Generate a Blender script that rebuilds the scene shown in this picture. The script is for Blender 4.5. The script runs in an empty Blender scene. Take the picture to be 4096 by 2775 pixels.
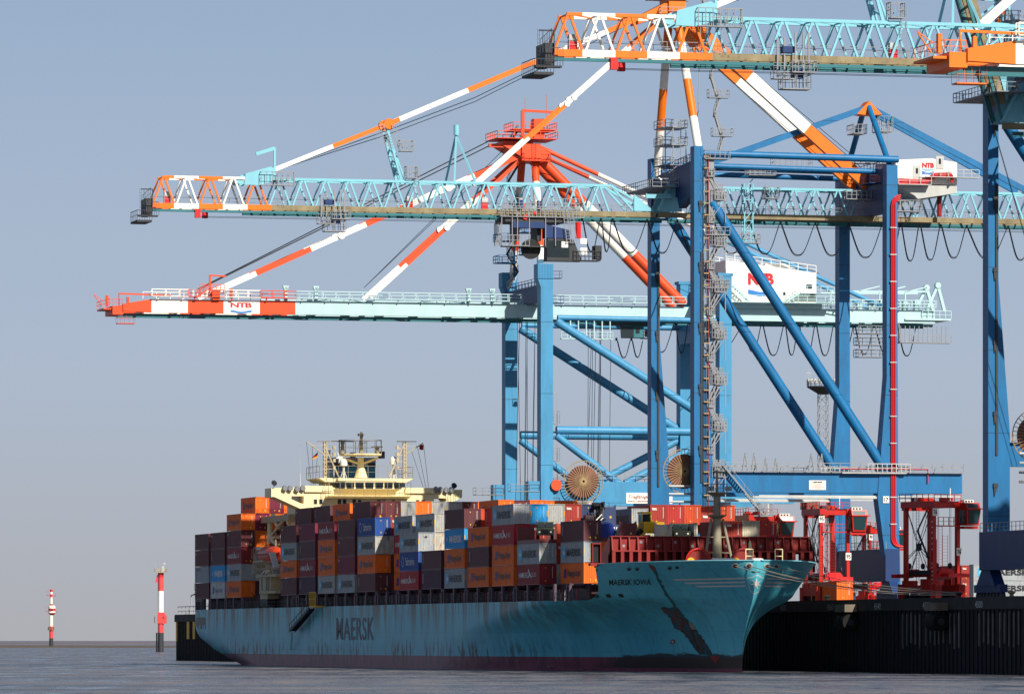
import bpy, bmesh, math, random
import numpy as np
from mathutils import Vector, Matrix, Quaternion
from mathutils.bvhtree import BVHTree
R = random.Random(7)
rad = math.radians
sc = bpy.context.scene
# ------------------------------------------------------------------ camera, light, exposure
TH = rad(14.4); CT, ST = math.cos(TH), math.sin(TH)      # ship and quay run 14.4 degrees off the view
F, X0, D0, EYE = 23400.0, 7.19, 790.0, 4.2                # focal length in px of a 4096 px wide frame
cam = bpy.data.cameras.new('camera'); camo = bpy.data.objects.new('camera', cam)
sc.collection.objects.link(camo); sc.camera = camo
camo.location = (0, 0, EYE); camo.rotation_euler = (rad(90), 0, 0)
cam.sensor_width = 36; cam.lens = F/4096*36; cam.shift_y = (2560-1387.5)/4096
cam.clip_start = 1; cam.clip_end = 90000
SUN_EL, SUN_OFF = 36, 19
SKY_S, EXPO = 0.05, 0.25
e, a = rad(SUN_EL), rad(SUN_OFF)
U = Vector((ST, -CT, 0)); V = Vector((CT, ST, 0))
SD = (U*math.cos(a) + V*math.sin(a))*math.cos(e) + Vector((0, 0, math.sin(e)))
w = bpy.data.worlds.new('World'); sc.world = w; w.use_nodes = True
nt = w.node_tree; nt.nodes.clear()
sky = nt.nodes.new('ShaderNodeTexSky'); sky.sky_type = 'NISHITA'; sky.sun_disc = False
sky.sun_elevation = e; sky.sun_rotation = math.atan2(SD.x, SD.y)
sky.altitude = 0; sky.air_density = 1.0; sky.dust_density = 1.6; sky.ozone_density = 2.0
bg = nt.nodes.new('ShaderNodeBackground'); bg.inputs['Strength'].default_value = SKY_S
wo = nt.nodes.new('ShaderNodeOutputWorld')
# hazy air towards the horizon: the clear sky gives way to a pale grey-blue band
tcw = nt.nodes.new('ShaderNodeTexCoord'); spw = nt.nodes.new('ShaderNodeSeparateXYZ'); nt.links.new(tcw.outputs['Generated'], spw.inputs[0])
cr = nt.nodes.new('ShaderNodeValToRGB'); nt.links.new(spw.outputs[2], cr.inputs[0]); el = cr.color_ramp.elements
def _lin(c): return tuple(((x/255+.055)/1.055)**2.4 for x in c)
stops = [(0.0, (173,174,179)), (.02, (174,180,190)), (.045, (172,186,204)), (.075, (166,183,205)), (.11, (153,175,202)), (.2, (112,142,186))]
while len(el) < len(stops): el.new(.5)
for e_, (p_, c_) in zip(el, stops): e_.position = p_; e_.color = (*_lin(c_), 1)
sc1 = nt.nodes.new('ShaderNodeVectorMath'); sc1.operation = 'SCALE'; sc1.inputs['Scale'].default_value = 1/(SKY_S*2**EXPO); nt.links.new(cr.outputs[0], sc1.inputs[0])
mr = nt.nodes.new('ShaderNodeMapRange'); mr.inputs[1].default_value = .12; mr.inputs[2].default_value = .35; nt.links.new(spw.outputs[2], mr.inputs[0])
mxw = nt.nodes.new('ShaderNodeMix'); mxw.data_type = 'RGBA'; nt.links.new(mr.outputs[0], mxw.inputs[0]); nt.links.new(sc1.outputs[0], mxw.inputs[6]); nt.links.new(sky.outputs[0], mxw.inputs[7])
nt.links.new(mxw.outputs[2], bg.inputs[0]); nt.links.new(bg.outputs[0], wo.inputs[0])
sl = bpy.data.lights.new('sun', 'SUN'); sl.energy = 5.0; sl.angle = rad(0.5); sl.color = (1.0, 0.93, 0.82)
so = bpy.data.objects.new('sun', sl); sc.collection.objects.link(so)
so.rotation_euler = SD.to_track_quat('Z', 'Y').to_euler(); so.location = (200, -200, 300)
sc.view_settings.view_transform = 'Standard'; sc.view_settings.look = 'None'
sc.view_settings.exposure = EXPO; sc.view_settings.gamma = 1.0
sc.cycles.max_bounces = 6; sc.cycles.use_adaptive_sampling = True

# ------------------------------------------------------------------ frames: q = (along the quay's normal, away along the quay, up)
def W(q): return Vector((X0 + q[0]*CT - q[1]*ST, D0 + q[0]*ST + q[1]*CT, q[2]))
def FY(x, y, qy):                     # point of the plane qy = const seen at pixel x, y -> (qx, qy, z)
    k = (x-2048)/F; qx = (k*(D0+qy*CT)-X0+qy*ST)/(CT-k*ST)
    d = D0+qx*ST+qy*CT; return (qx, qy, EYE+(2560-y)*d/F)
def FX(x, y, qx):
    k = (x-2048)/F; qy = (X0+qx*CT-k*(D0+qx*ST))/(ST+k*CT)
    d = D0+qx*ST+qy*CT; return (qx, qy, EYE+(2560-y)*d/F)

# ------------------------------------------------------------------ materials
def srgb(h):
    h = h.lstrip('#'); o = []
    for i in (0, 2, 4):
        c = int(h[i:i+2], 16)/255; o.append(c/12.92 if c <= .04045 else ((c+.055)/1.055)**2.4)
    return (*o, 1)
MATS = {}
def nd(t, typ, **kw):
    n = t.nodes.new(typ)
    for k, v in kw.items():
        if k[0] == 'i' and k[1:].isdigit(): n.inputs[int(k[1:])].default_value = v
        else: setattr(n, k, v)
    return n
def paint(name, col, rough=.45, var=.12, dirt=.0, rust=.0, metal=0., scale=.6, streak=(1, 1, .12), spec=.4, seam=0, wear=None):
    if name in MATS: return MATS[name]
    m = bpy.data.materials.new(name); m.use_nodes = True; t = m.node_tree; L = t.links.new
    b = t.nodes['Principled BSDF']; b.inputs['Roughness'].default_value = rough; b.inputs['Metallic'].default_value = metal
    b.inputs['Specular IOR Level'].default_value = spec
    c = srgb(col) if isinstance(col, str) else (*col, 1)
    tc = nd(t, 'ShaderNodeTexCoord'); oi = nd(t, 'ShaderNodeObjectInfo')
    off = nd(t, 'ShaderNodeVectorMath', operation='ADD')
    cmb = nd(t, 'ShaderNodeCombineXYZ'); mu = nd(t, 'ShaderNodeMath', operation='MULTIPLY', i1=57.)
    L(oi.outputs['Random'], mu.inputs[0]); L(mu.outputs[0], cmb.inputs[0]); L(mu.outputs[0], cmb.inputs[1])
    L(tc.outputs['Object'], off.inputs[0]); L(cmb.outputs[0], off.inputs[1])
    mp = nd(t, 'ShaderNodeMapping'); mp.inputs['Scale'].default_value = streak
    L(off.outputs[0], mp.inputs[0])
    n = nd(t, 'ShaderNodeTexNoise'); n.inputs['Scale'].default_value = scale; n.inputs['Detail'].default_value = 5
    L(mp.outputs[0], n.inputs['Vector'])
    r = nd(t, 'ShaderNodeMapRange'); r.inputs[1].default_value = .3; r.inputs[2].default_value = .7
    r.inputs[3].default_value = 1-var; r.inputs[4].default_value = 1+var*.6
    L(n.outputs[0], r.inputs[0])
    mul = nd(t, 'ShaderNodeVectorMath', operation='SCALE'); mul.inputs[0].default_value = c[:3]
    L(r.outputs[0], mul.inputs['Scale']); out = mul.outputs[0]
    if dirt or rust:
        for amt, dc, sca, lo in ((dirt, (.035, .03, .027), 1.7, .5), (rust, (.16, .055, .02), 2.6, .56)):
            if not amt: continue
            n2 = nd(t, 'ShaderNodeTexNoise'); n2.inputs['Scale'].default_value = sca; n2.inputs['Detail'].default_value = 7
            n2.inputs['Roughness'].default_value = .65
            L(mp.outputs[0], n2.inputs['Vector'])
            r2 = nd(t, 'ShaderNodeMapRange'); r2.inputs[1].default_value = lo; r2.inputs[2].default_value = lo+.13
            r2.inputs[4].default_value = amt; L(n2.outputs[0], r2.inputs[0])
            mx = nd(t, 'ShaderNodeMix', data_type='RGBA'); L(r2.outputs[0], mx.inputs[0]); L(out, mx.inputs[6]); mx.inputs[7].default_value = (*dc, 1)
            out = mx.outputs[2]
    if seam:
        sp = nd(t, 'ShaderNodeSeparateXYZ'); L(tc.outputs['Object'], sp.inputs[0]); pp = nd(t, 'ShaderNodeMath', operation='PINGPONG', i1=seam); L(sp.outputs[2], pp.inputs[0])
        r3 = nd(t, 'ShaderNodeMapRange'); r3.inputs[1].default_value = .05; r3.inputs[2].default_value = .09; r3.inputs[3].default_value = .55; r3.inputs[4].default_value = 1; L(pp.outputs[0], r3.inputs[0])
        s3 = nd(t, 'ShaderNodeVectorMath', operation='SCALE'); L(out, s3.inputs[0]); L(r3.outputs[0], s3.inputs['Scale']); out = s3.outputs[0]
    if wear:
        n4 = nd(t, 'ShaderNodeTexNoise'); n4.inputs['Scale'].default_value = 1.1; n4.inputs['Detail'].default_value = 8; n4.inputs['Roughness'].default_value = .7; L(tc.outputs['Object'], n4.inputs['Vector'])
        r4 = nd(t, 'ShaderNodeMapRange'); r4.inputs[1].default_value = .42; r4.inputs[2].default_value = .6; L(n4.outputs[0], r4.inputs[0])
        mx = nd(t, 'ShaderNodeMix', data_type='RGBA'); L(r4.outputs[0], mx.inputs[0]); L(out, mx.inputs[6]); mx.inputs[7].default_value = srgb(wear); out = mx.outputs[2]
    L(out, b.inputs['Base Color']); MATS[name] = m; return m

def glass(name, col=(.02, .03, .035), rough=.12):
    if name in MATS: return MATS[name]
    m = bpy.data.materials.new(name); m.use_nodes = True; b = m.node_tree.nodes['Principled BSDF']
    b.inputs['Base Color'].default_value = (*col, 1); b.inputs['Roughness'].default_value = rough
    MATS[name] = m; return m

# ------------------------------------------------------------------ mesh builder
COL = sc.collection
class MB:
    def __init__(s): s.v = []; s.f = []; s.m = []; s.isl = []
    def add(s, vs, fs, m=0):
        o = len(s.v); s.isl.append((o, o+len(vs), len(s.f), len(s.f)+len(fs))); s.v += [tuple(p) for p in vs]; s.f += [tuple(i+o for i in f) for f in fs]; s.m += [m]*len(fs); return s
    def box(s, x0, x1, y0, y1, z0, z1, m=0):
        if x0 > x1: x0, x1 = x1, x0
        if y0 > y1: y0, y1 = y1, y0
        if z0 > z1: z0, z1 = z1, z0
        return s.add([(x0,y0,z0),(x1,y0,z0),(x1,y1,z0),(x0,y1,z0),(x0,y0,z1),(x1,y0,z1),(x1,y1,z1),(x0,y1,z1)],
            [(0,3,2,1),(4,5,6,7),(0,1,5,4),(1,2,6,5),(2,3,7,6),(3,0,4,7)], m)
    def hexa(s, b, t, m=0):           # bottom quad, top quad
        return s.add(list(b)+list(t), [(0,3,2,1),(4,5,6,7),(0,1,5,4),(1,2,6,5),(2,3,7,6),(3,0,4,7)], m)
    def beam(s, p, q, w, h=None, m=0, up=(0,0,1)):
        p, q = Vector(p), Vector(q); h = h or w; d = (q-p)
        if d.length < 1e-6: return s
        d.normalize(); u = Vector(up)
        if abs(d.dot(u)) > .98: u = Vector((0,1,0)) if abs(d.y) < .9 else Vector((1,0,0))
        a = d.cross(u).normalized()*w/2; b = a.cross(d).normalized()*h/2
        return s.add([p-a-b,p+a-b,p+a+b,p-a+b,q-a-b,q+a-b,q+a+b,q-a+b],[(0,1,2,3),(4,7,6,5),(0,4,5,1),(1,5,6,2),(2,6,7,3),(3,7,4,0)], m)
    def tube(s, p, q, r, r2=None, n=12, m=0, cap=True):
        p, q = Vector(p), Vector(q); r2 = r if r2 is None else r2; d = (q-p)
        if d.length < 1e-6: return s
        d.normalize(); u = Vector((0,0,1)) if abs(d.z) < .95 else Vector((1,0,0))
        a = d.cross(u).normalized(); b = a.cross(d).normalized(); vs = []
        for k in range(n):
            t = 2*math.pi*k/n; vs.append(p+(a*math.cos(t)+b*math.sin(t))*r)
        for k in range(n):
            t = 2*math.pi*k/n; vs.append(q+(a*math.cos(t)+b*math.sin(t))*r2)
        fs = [(k, (k+1)%n, n+(k+1)%n, n+k) for k in range(n)]
        if cap: fs += [tuple(range(n))[::-1], tuple(range(n, 2*n))]
        return s.add(vs, fs, m)
    def path(s, pts, r, n=6, m=0):
        for p, q in zip(pts, pts[1:]): s.tube(p, q, r, n=n, m=m, cap=False)
        return s
    def lathe(s, c, prof, n=20, m=0, axis='z'):
        vs = []; N = len(prof)
        for r, h in prof:
            for k in range(n):
                t = 2*math.pi*k/n; x, y = r*math.cos(t), r*math.sin(t)
                vs.append((c[0]+x, c[1]+y, c[2]+h) if axis == 'z' else ((c[0]+x, c[1]+h, c[2]+y) if axis == 'y' else (c[0]+h, c[1]+x, c[2]+y)))
        fs = [(i*n+k, i*n+(k+1)%n, (i+1)*n+(k+1)%n, (i+1)*n+k) for i in range(N-1) for k in range(n)]
        fs += [tuple(range(n))[::-1], tuple(range((N-1)*n, N*n))]
        return s.add(vs, fs, m)
    def prism(s, poly, ext, m=0):     # poly: 3-D points, ext: vector
        n = len(poly); e_ = Vector(ext); vs = [Vector(p) for p in poly]+[Vector(p)+e_ for p in poly]
        return s.add(vs, [tuple(range(n))[::-1], tuple(range(n, 2*n))]+[(k,(k+1)%n,n+(k+1)%n,n+k) for k in range(n)], m)
    def rail(s, pts, h=1.1, step=2.0, w=.05, m=0, mid=True):   # handrail with posts along a path of floor points
        for p, q in zip(pts, pts[1:]):
            p, q = Vector(p), Vector(q); L = (q-p).length
            if L < .01: continue
            up = Vector((0,0,h)); s.beam(p+up, q+up, w, w, m)
            if mid: s.beam(p+up*.5, q+up*.5, w*.7, w*.7, m)
            k = max(1, round(L/step))
            for i in range(k+1):
                b_ = p.lerp(q, i/k); s.beam(b_, b_+up, w, w, m)
        return s
    def deck(s, x0, x1, y0, y1, z, m=0, t=.12, h=1.1, w=.05, step=1.5, sides='nsew', rm=None):  # platform with railing
        s.box(x0, x1, y0, y1, z-t, z, m); rm = m if rm is None else rm
        if 'n' in sides: s.rail([(x0,y1,z),(x1,y1,z)], h, step, w, rm)
        if 's' in sides: s.rail([(x0,y0,z),(x1,y0,z)], h, step, w, rm)
        if 'e' in sides: s.rail([(x1,y0,z),(x1,y1,z)], h, step, w, rm)
        if 'w' in sides: s.rail([(x0,y0,z),(x0,y1,z)], h, step, w, rm)
        return s
    def stair(s, p, q, wid=.9, m=0, w=.06, rail=True):
        p, q = Vector(p), Vector(q); d = q-p; hz = Vector((d.x, d.y, 0)); sd = Vector((0,0,1)).cross(hz).normalized()*wid/2
        for g in (-1, 1):
            s.beam(p+sd*g, q+sd*g, .06, .22, m)
            if rail:
                up = Vector((0,0,1.0)); s.beam(p+sd*g+up, q+sd*g+up, w, w, m)
                for i in range(0, 5): b_ = (p+sd*g).lerp(q+sd*g, i/4); s.beam(b_, b_+up, w*.8, w*.8, m)
        n = max(2, int(abs(d.z)/.32))
        for i in range(n+1):
            c = p.lerp(q, i/n); s.box(c.x-abs(sd.x)-.12, c.x+abs(sd.x)+.12, c.y-abs(sd.y)-.05, c.y+abs(sd.y)+.05, c.z-.02, c.z+.02, m)
        return s
    def ladder(s, p, q, wid=.5, m=0, w=.05, side=(0,1,0), cage=False):
        p, q = Vector(p), Vector(q); sd = Vector(side)*wid/2
        s.beam(p-sd, q-sd, w, w, m); s.beam(p+sd, q+sd, w, w, m); L = (q-p).length; n = int(L/.4)
        for i in range(n): c = p.lerp(q, (i+.5)/n); s.beam(c-sd, c+sd, w*.7, w*.7, m)
        return s
    def squash(s, px, k, i0=0):   # shrink along x about px
        s.v = s.v[:i0]+[(px+(v[0]-px)*k, v[1], v[2]) for v in s.v[i0:]]; return s
    def pieces(s):
        """groups of islands that lie far apart from each other"""
        n = len(s.isl)
        if n < 2 or n > 600: return [list(range(n))]
        P_ = np.array(s.v, float); lo = np.array([P_[a:b].min(0) for a, b, _, _ in s.isl]); hi = np.array([P_[a:b].max(0) for a, b, _, _ in s.isl])
        size = (hi-lo).max(1); gap = np.maximum(0, np.maximum(lo[:,None]-hi[None], lo[None]-hi[:,None]))
        near = np.sqrt((gap**2).sum(2)) <= np.maximum(.02, .49*np.maximum(size[:,None], size[None])); seen = set(); out = []
        for i in range(n):
            if i in seen: continue
            st = [i]; seen.add(i); c = []
            while st:
                j = st.pop(); c.append(j)
                for k in np.nonzero(near[j])[0]:
                    if int(k) not in seen: seen.add(int(k)); st.append(int(k))
            out.append(sorted(c))
        return out
    def build(s, name, mats, parent=None, smooth=False):
        if parent is not None and name != 'hull':
            pc = s.pieces()
            if 1 < len(pc) <= 40:
                first = None
                for c in pc:
                    g = MB()
                    for j in c:
                        a, b, fa, fb = s.isl[j]; o0 = len(g.v); g.isl.append((o0, o0+b-a, len(g.f), len(g.f)+fb-fa)); g.v += s.v[a:b]
                        g.f += [tuple(i-a+o0 for i in f) for f in s.f[fa:fb]]; g.m += s.m[fa:fb]
                    o = g._build(name, mats, parent, smooth); first = first or o
                return first
        return s._build(name, mats, parent, smooth)
    def _build(s, name, mats, parent=None, smooth=False):
        me = bpy.data.meshes.new(name); me.from_pydata(s.v, [], s.f)
        if not isinstance(mats, (list, tuple)): mats = [mats]
        for m in mats: me.materials.append(m)
        me.polygons.foreach_set('material_index', s.m)
        me.update()
        if smooth:
            me.polygons.foreach_set('use_smooth', [True]*len(me.polygons))
            try: me.set_sharp_from_angle(angle=rad(35))
            except Exception: pass
        o = bpy.data.objects.new(name, me); COL.objects.link(o)
        if parent: o.parent = parent
        return o
def tag(o, label=None, cat=None, group=None, kind=None):
    if label: o['label'] = label
    if cat: o['category'] = cat
    if group: o['group'] = group
    if kind: o['kind'] = kind
    return o
def place(o, q, rz=0):
    o.location = W(q); o.rotation_euler = (0, 0, TH+rz); return o
def thing(name, label, cat, q=(0,0,0), rz=0, group=None):
    o = bpy.data.objects.new(name, None); COL.objects.link(o); o.empty_display_size = .5
    place(o, q, rz); return tag(o, label, cat, group)
def copy_tree(o, parent=None):
    c = o.copy(); COL.objects.link(c); c.parent = parent
    for ch in o.children: copy_tree(ch, c)
    return c
TXT = {}
def text_mesh(s, bold=0., space=1.0):  # flat outline text, unit box: x 0..w, y 0..1
    k = (s, bold, space)
    if k in TXT: return TXT[k]
    cu = bpy.data.curves.new('txt', 'FONT'); cu.body = s; cu.offset = bold; cu.space_character = space; cu.resolution_u = 3
    ob = bpy.data.objects.new('txt', cu); COL.objects.link(ob)
    dg = bpy.context.evaluated_depsgraph_get(); me = bpy.data.meshes.new_from_object(ob.evaluated_get(dg))
    vs = [v.co.copy() for v in me.vertices]; fs = [tuple(p.vertices) for p in me.polygons]
    bpy.data.objects.remove(ob); bpy.data.curves.remove(cu); bpy.data.meshes.remove(me)
    x0 = min(v.x for v in vs); x1 = max(v.x for v in vs); y0 = min(v.y for v in vs); y1 = max(v.y for v in vs)
    vs = [((v.x-x0)/(x1-x0), (v.y-y0)/(y1-y0)) for v in vs]
    TXT[k] = (vs, fs); return TXT[k]
def put_text(mb, s, o, ux, uy, wid, hei, bold=.0, m=0, space=1.0, th=.02):
    """letters as thin raised shapes: origin o, unit vectors ux (reading) and uy (up)"""
    vs, fs = text_mesh(s, bold, space); o, ux, uy = Vector(o), Vector(ux), Vector(uy); n = ux.cross(uy)*th
    mb.add([o+ux*(x*wid)+uy*(y*hei)+n for x, y in vs], fs, m)
def star_pts(n=7, r0=1., r1=.42, rot=0):
    return [((r0 if k % 2 == 0 else r1)*math.sin(math.pi*k/n+rot), (r0 if k % 2 == 0 else r1)*math.cos(math.pi*k/n+rot)) for k in range(2*n)]
# ------------------------------------------------------------------ palette
M = {}
def defm(k, *a, **kw): M[k] = paint(k, *a, **kw)
defm('hull_dark', '#0a0a0d'); defm('black', '#101114', var=.2); defm('rubber', '#0d0d0e', .8)
defm('grey_steel', '#8d9095', .5); defm('light_steel', '#b9bbb8', .5); defm('dark_steel', '#33363b', .6)
defm('brown_steel', '#5b3f36', .7, .3, rust=.5); defm('rust', '#6b2f18', .8, .4)
defm('crane_blue', '#0d6aa0', .48, .14, dirt=.16, rust=.10, streak=(1,1,.2), seam=5.2); defm('sky_blue', '#428fbb', .48, .12, dirt=.12, rust=.10, streak=(1,1,.2), seam=5.8)
defm('navy_blue', '#0f3468', .5)
defm('cyan', '#80c2d2', .45, .08); defm('pale_cyan', '#b2d2d5', .45, .07); defm('teal', '#2b7079', .5)
defm('rust_rail', '#8d8162', .7, .3, rust=.9, scale=.5, streak=(1,1,1))
defm('orange', '#ee7410', .45, .08); defm('red_orange', '#e04f24', .45, .08); defm('white', '#f0ece2', .5, .06)
defm('cream', '#f0e0ae', .5, .08, rust=.12); defm('cream_dirty', '#b7a98a', .6, .15, rust=.35)
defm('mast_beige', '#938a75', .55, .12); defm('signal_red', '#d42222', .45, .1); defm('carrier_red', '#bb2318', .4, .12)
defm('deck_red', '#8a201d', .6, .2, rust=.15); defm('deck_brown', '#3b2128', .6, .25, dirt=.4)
defm('post_mauve', '#5d4a58', .6, .2, rust=.3); defm('yellow', '#e5b21e', .5, .1); defm('green', '#2c3626', .7, .2, dirt=.3)
defm('tarp', '#15318c', .35, .35, scale=1.4, streak=(1,1,1)); defm('rope', '#8f887c', .8, .2)
defm('letter_black', '#1c1e26', .5); defm('letter_white', '#d9d9d6', .5); defm('letter_grey', '#4a4b5c', .5, .15)
defm('letter_blue', '#27337f', .5); defm('star_blue', '#4fb0d8', .5); defm('logo_red', '#c5202b', .5); defm('wave_blue', '#2f78bd', .5)
defm('window', '#0d1418', .15, .1); defm('sticker', '#e8b13a', .6); defm('flag_red', '#b01a22', .8); defm('gold', '#e0b020', .7)
defm('funnel_blue', '#2d7e97', .45); defm('copper', '#7b4a3f', .6, .25); defm('brass', '#a58b63', .55, .2)
M['glass'] = glass('glass')
CM = {}
def cm(k, col, **kw): CM[k] = paint('container_'+k, col, **{**dict(rough=.5, var=.13, dirt=.25, rust=.22, scale=.9, streak=(1,1,.25)), **kw})
cm('M', '#a3a9ad'); cm('M2', '#aeb0ac', rust=.75); cm('H', '#ee6f18', dirt=.12, rust=.12); cm('HS', '#8f2430'); cm('HSr', '#b01c2a')
cm('D', '#63363c'); cm('D2', '#6a3036', dirt=.3); cm('D3', '#4a2b40'); cm('R', '#7d1f3c'); cm('B', '#2c9fdc', dirt=.05, rust=.05); cm('S', '#1f4d96', rust=.1)
cm('W', '#c9cac6'); cm('tex', '#a3352b', rust=.1); cm('or', '#c84a23', rust=.1); cm('grey', '#a7a9a8'); cm('wr', '#c9c2b4', rust=.95); cm('cream', '#c4bda4', rust=.4)
cm('navy', '#2d3e66'); cm('red', '#b5302a', rust=.08)

# ------------------------------------------------------------------ water, far shore
def water_mat():
    m = bpy.data.materials.new('river_water'); m.use_nodes = True; t = m.node_tree; L = t.links.new
    b = t.nodes['Principled BSDF']; b.inputs['Base Color'].default_value = (.1, .1, .105, 1)
    b.inputs['Roughness'].default_value = .28; b.inputs['IOR'].default_value = 1.33
    tc = nd(t, 'ShaderNodeTexCoord'); h = None
    for sc_, mpv, st_ in ((.35, (1, .35, 1), 1.), (1.6, (1, .5, 1), .5), (.05, (1, .5, 1), 1.6)):
        mp = nd(t, 'ShaderNodeMapping'); mp.inputs['Scale'].default_value = mpv; mp.inputs['Rotation'].default_value = (0, 0, .25)
        L(tc.outputs['Object'], mp.inputs[0])
        n = nd(t, 'ShaderNodeTexNoise'); n.inputs['Scale'].default_value = sc_; n.inputs['Detail'].default_value = 4
        L(mp.outputs[0], n.inputs['Vector']); mu = nd(t, 'ShaderNodeMath', operation='MULTIPLY', i1=st_); L(n.outputs[0], mu.inputs[0])
        if h is None: h = mu
        else: ad = nd(t, 'ShaderNodeMath', operation='ADD'); L(h.outputs[0], ad.inputs[0]); L(mu.outputs[0], ad.inputs[1]); h = ad
    bu = nd(t, 'ShaderNodeBump'); bu.inputs['Strength'].default_value = 1.0; bu.inputs['Distance'].default_value = .9
    L(h.outputs[0], bu.inputs['Height']); L(bu.outputs[0], b.inputs['Normal'])
    # silt bands: broad patches of muddier water
    mp = nd(t, 'ShaderNodeMapping'); mp.inputs['Scale'].default_value = (.004, .03, 1); L(tc.outputs['Object'], mp.inputs[0])
    n = nd(t, 'ShaderNodeTexNoise'); n.inputs['Scale'].default_value = 1.2; n.inputs['Detail'].default_value = 3; L(mp.outputs[0], n.inputs['Vector'])
    cr = nd(t, 'ShaderNodeValToRGB'); cr.color_ramp.elements[0].position = .38; cr.color_ramp.elements[1].position = .62
    cr.color_ramp.elements[0].color = (.075, .085, .105, 1); cr.color_ramp.elements[1].color = (.15, .135, .135, 1)
    L(n.outputs[0], cr.inputs[0]); L(cr.outputs[0], b.inputs['Base Color'])
    mp = nd(t, 'ShaderNodeMapping'); mp.inputs['Scale'].default_value = (.16, .022, 1); L(tc.outputs['Object'], mp.inputs[0])
    n2 = nd(t, 'ShaderNodeTexNoise'); n2.inputs['Scale'].default_value = 1; n2.inputs['Detail'].default_value = 8; n2.inputs['Roughness'].default_value = .68; L(mp.outputs[0], n2.inputs['Vector'])
    r = nd(t, 'ShaderNodeMapRange'); r.inputs[1].default_value = .35; r.inputs[2].default_value = .65; r.inputs[3].default_value = .08; r.inputs[4].default_value = .5
    L(n2.outputs[0], r.inputs[0]); L(r.outputs[0], b.inputs['Roughness'])
    mx = nd(t, 'ShaderNodeMix', data_type='RGBA', blend_type='MULTIPLY'); mx.inputs[0].default_value = 1; L(cr.outputs[0], mx.inputs[6])  # brighter and darker wave reflections put into the colour as streaks
    r2 = nd(t, 'ShaderNodeMapRange'); r2.inputs[1].default_value = .38; r2.inputs[2].default_value = .62; r2.inputs[3].default_value = .45; r2.inputs[4].default_value = 1.5
    L(n2.outputs[0], r2.inputs[0]); L(r2.outputs[0], mx.inputs[7]); L(mx.outputs[2], b.inputs['Base Color'])
    return m
g = MB(); g.add([(-30000,-2000,0),(30000,-2000,0),(30000,60000,0),(-30000,60000,0)], [(0,1,2,3)])
wt = g.build('water', water_mat()); tag(wt, kind='structure')
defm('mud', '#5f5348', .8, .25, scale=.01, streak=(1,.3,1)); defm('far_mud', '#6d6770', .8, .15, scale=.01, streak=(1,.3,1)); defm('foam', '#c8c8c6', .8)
def bank(name, y0, y1, h, m, x0=-3000, x1=1200, seed=1):
    g = MB(); r = random.Random(seed); n = 90; rows = []
    for i in range(n+1):
        x = x0+(x1-x0)*i/n; hh = h*(.75+.25*math.sin(i*.7)+.2*r.random())
        rows.append([(x, y0+r.uniform(-25,25), -.5), (x, y0+60, hh*.55), (x, (y0+y1)/2, hh), (x, y1, -.5)])
    for i in range(n):
        a, b = rows[i], rows[i+1]
        for k in range(3): g.add([a[k], b[k], b[k+1], a[k+1]], [(0,1,2,3)])
    o = g.build(name, m); tag(o, kind='structure'); return o
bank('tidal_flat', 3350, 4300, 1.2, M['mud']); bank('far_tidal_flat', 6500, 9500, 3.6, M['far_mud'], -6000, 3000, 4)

# ------------------------------------------------------------------ quay
QZ = 9.4; QX = 35.4
defm('quay_wall', '#17181d', .75, .5, rust=.3, scale=.4, streak=(1,1,.15)); defm('quay_rib', '#77736c', .8, .35, dirt=.8, scale=.5)
defm('quay_cap', '#3c3a38', .8, .25, dirt=.5, scale=.3); defm('quay_top', '#5b5a58', .85, .2); defm('quay_timber', '#7d7264', .8, .25)
yN, yF = -420, 452.5
g = MB(); g.box(QX+.4, 420, yN, yF, -6, QZ-.05)
q = g.build('quay', [M['quay_top']]); place(q, (0,0,0)); tag(q, kind='structure')
g = MB(); g.box(QX+.02, QX+.39, yN, yF, -6, QZ-1.3, 0)
y = yN; k = 0
while y < yF-1:
    g.box(QX-.12, QX+.02, y, y+.5, -3, QZ-1.3, 0); y += 1.6
y = -125
while y < -38:                                      # pale concrete ribs behind the piles
    if not (-68 < y < -62 or -93 < y < -88): g.box(QX-.22, QX-.12, y, y+.42, 3.6+R.uniform(-.5,.4), QZ-1.5-R.uniform(0,.4), 1)
    y += 1.75 if k % 5 else 2.6
    k += 1
q = g.build('quay_wall', [M['quay_wall'], M['quay_rib']]); place(q, (0,0,0)); tag(q, kind='structure')
g = MB(); y = yN
while y < yF-1:
    g.box(QX-.35, QX+.38, y+.03, min(y+12, yF), QZ-1.3, QZ, 0); y += 12
g.box(QX-.3, QX+.1, yN, yF, QZ+.002, QZ+.25, 0)
q = g.build('quay_edge', [M['quay_cap']]); place(q, (0,0,0)); tag(q, kind='structure')
for i, (s_, px) in enumerate((('4580', 3132), ('4560', 3320), ('4540', 3508), ('4520', 3704), ('4500', 3914))):
    qy = FX(px, 2405, QX-.36)[1]; g = MB()
    put_text(g, s_, (QX-.36, qy+1.3, QZ-1.12), (0,-1,0), (0,0,1), 2.9, .85, .01)
    o = g.build('painted_number', M['light_steel'] if i > 1 else M['grey_steel']); place(o, (0,0,0))
    tag(o, 'pale painted number %s on the dark quay edge' % s_, 'painted number', 'berth numbers painted along the quay edge')
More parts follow.
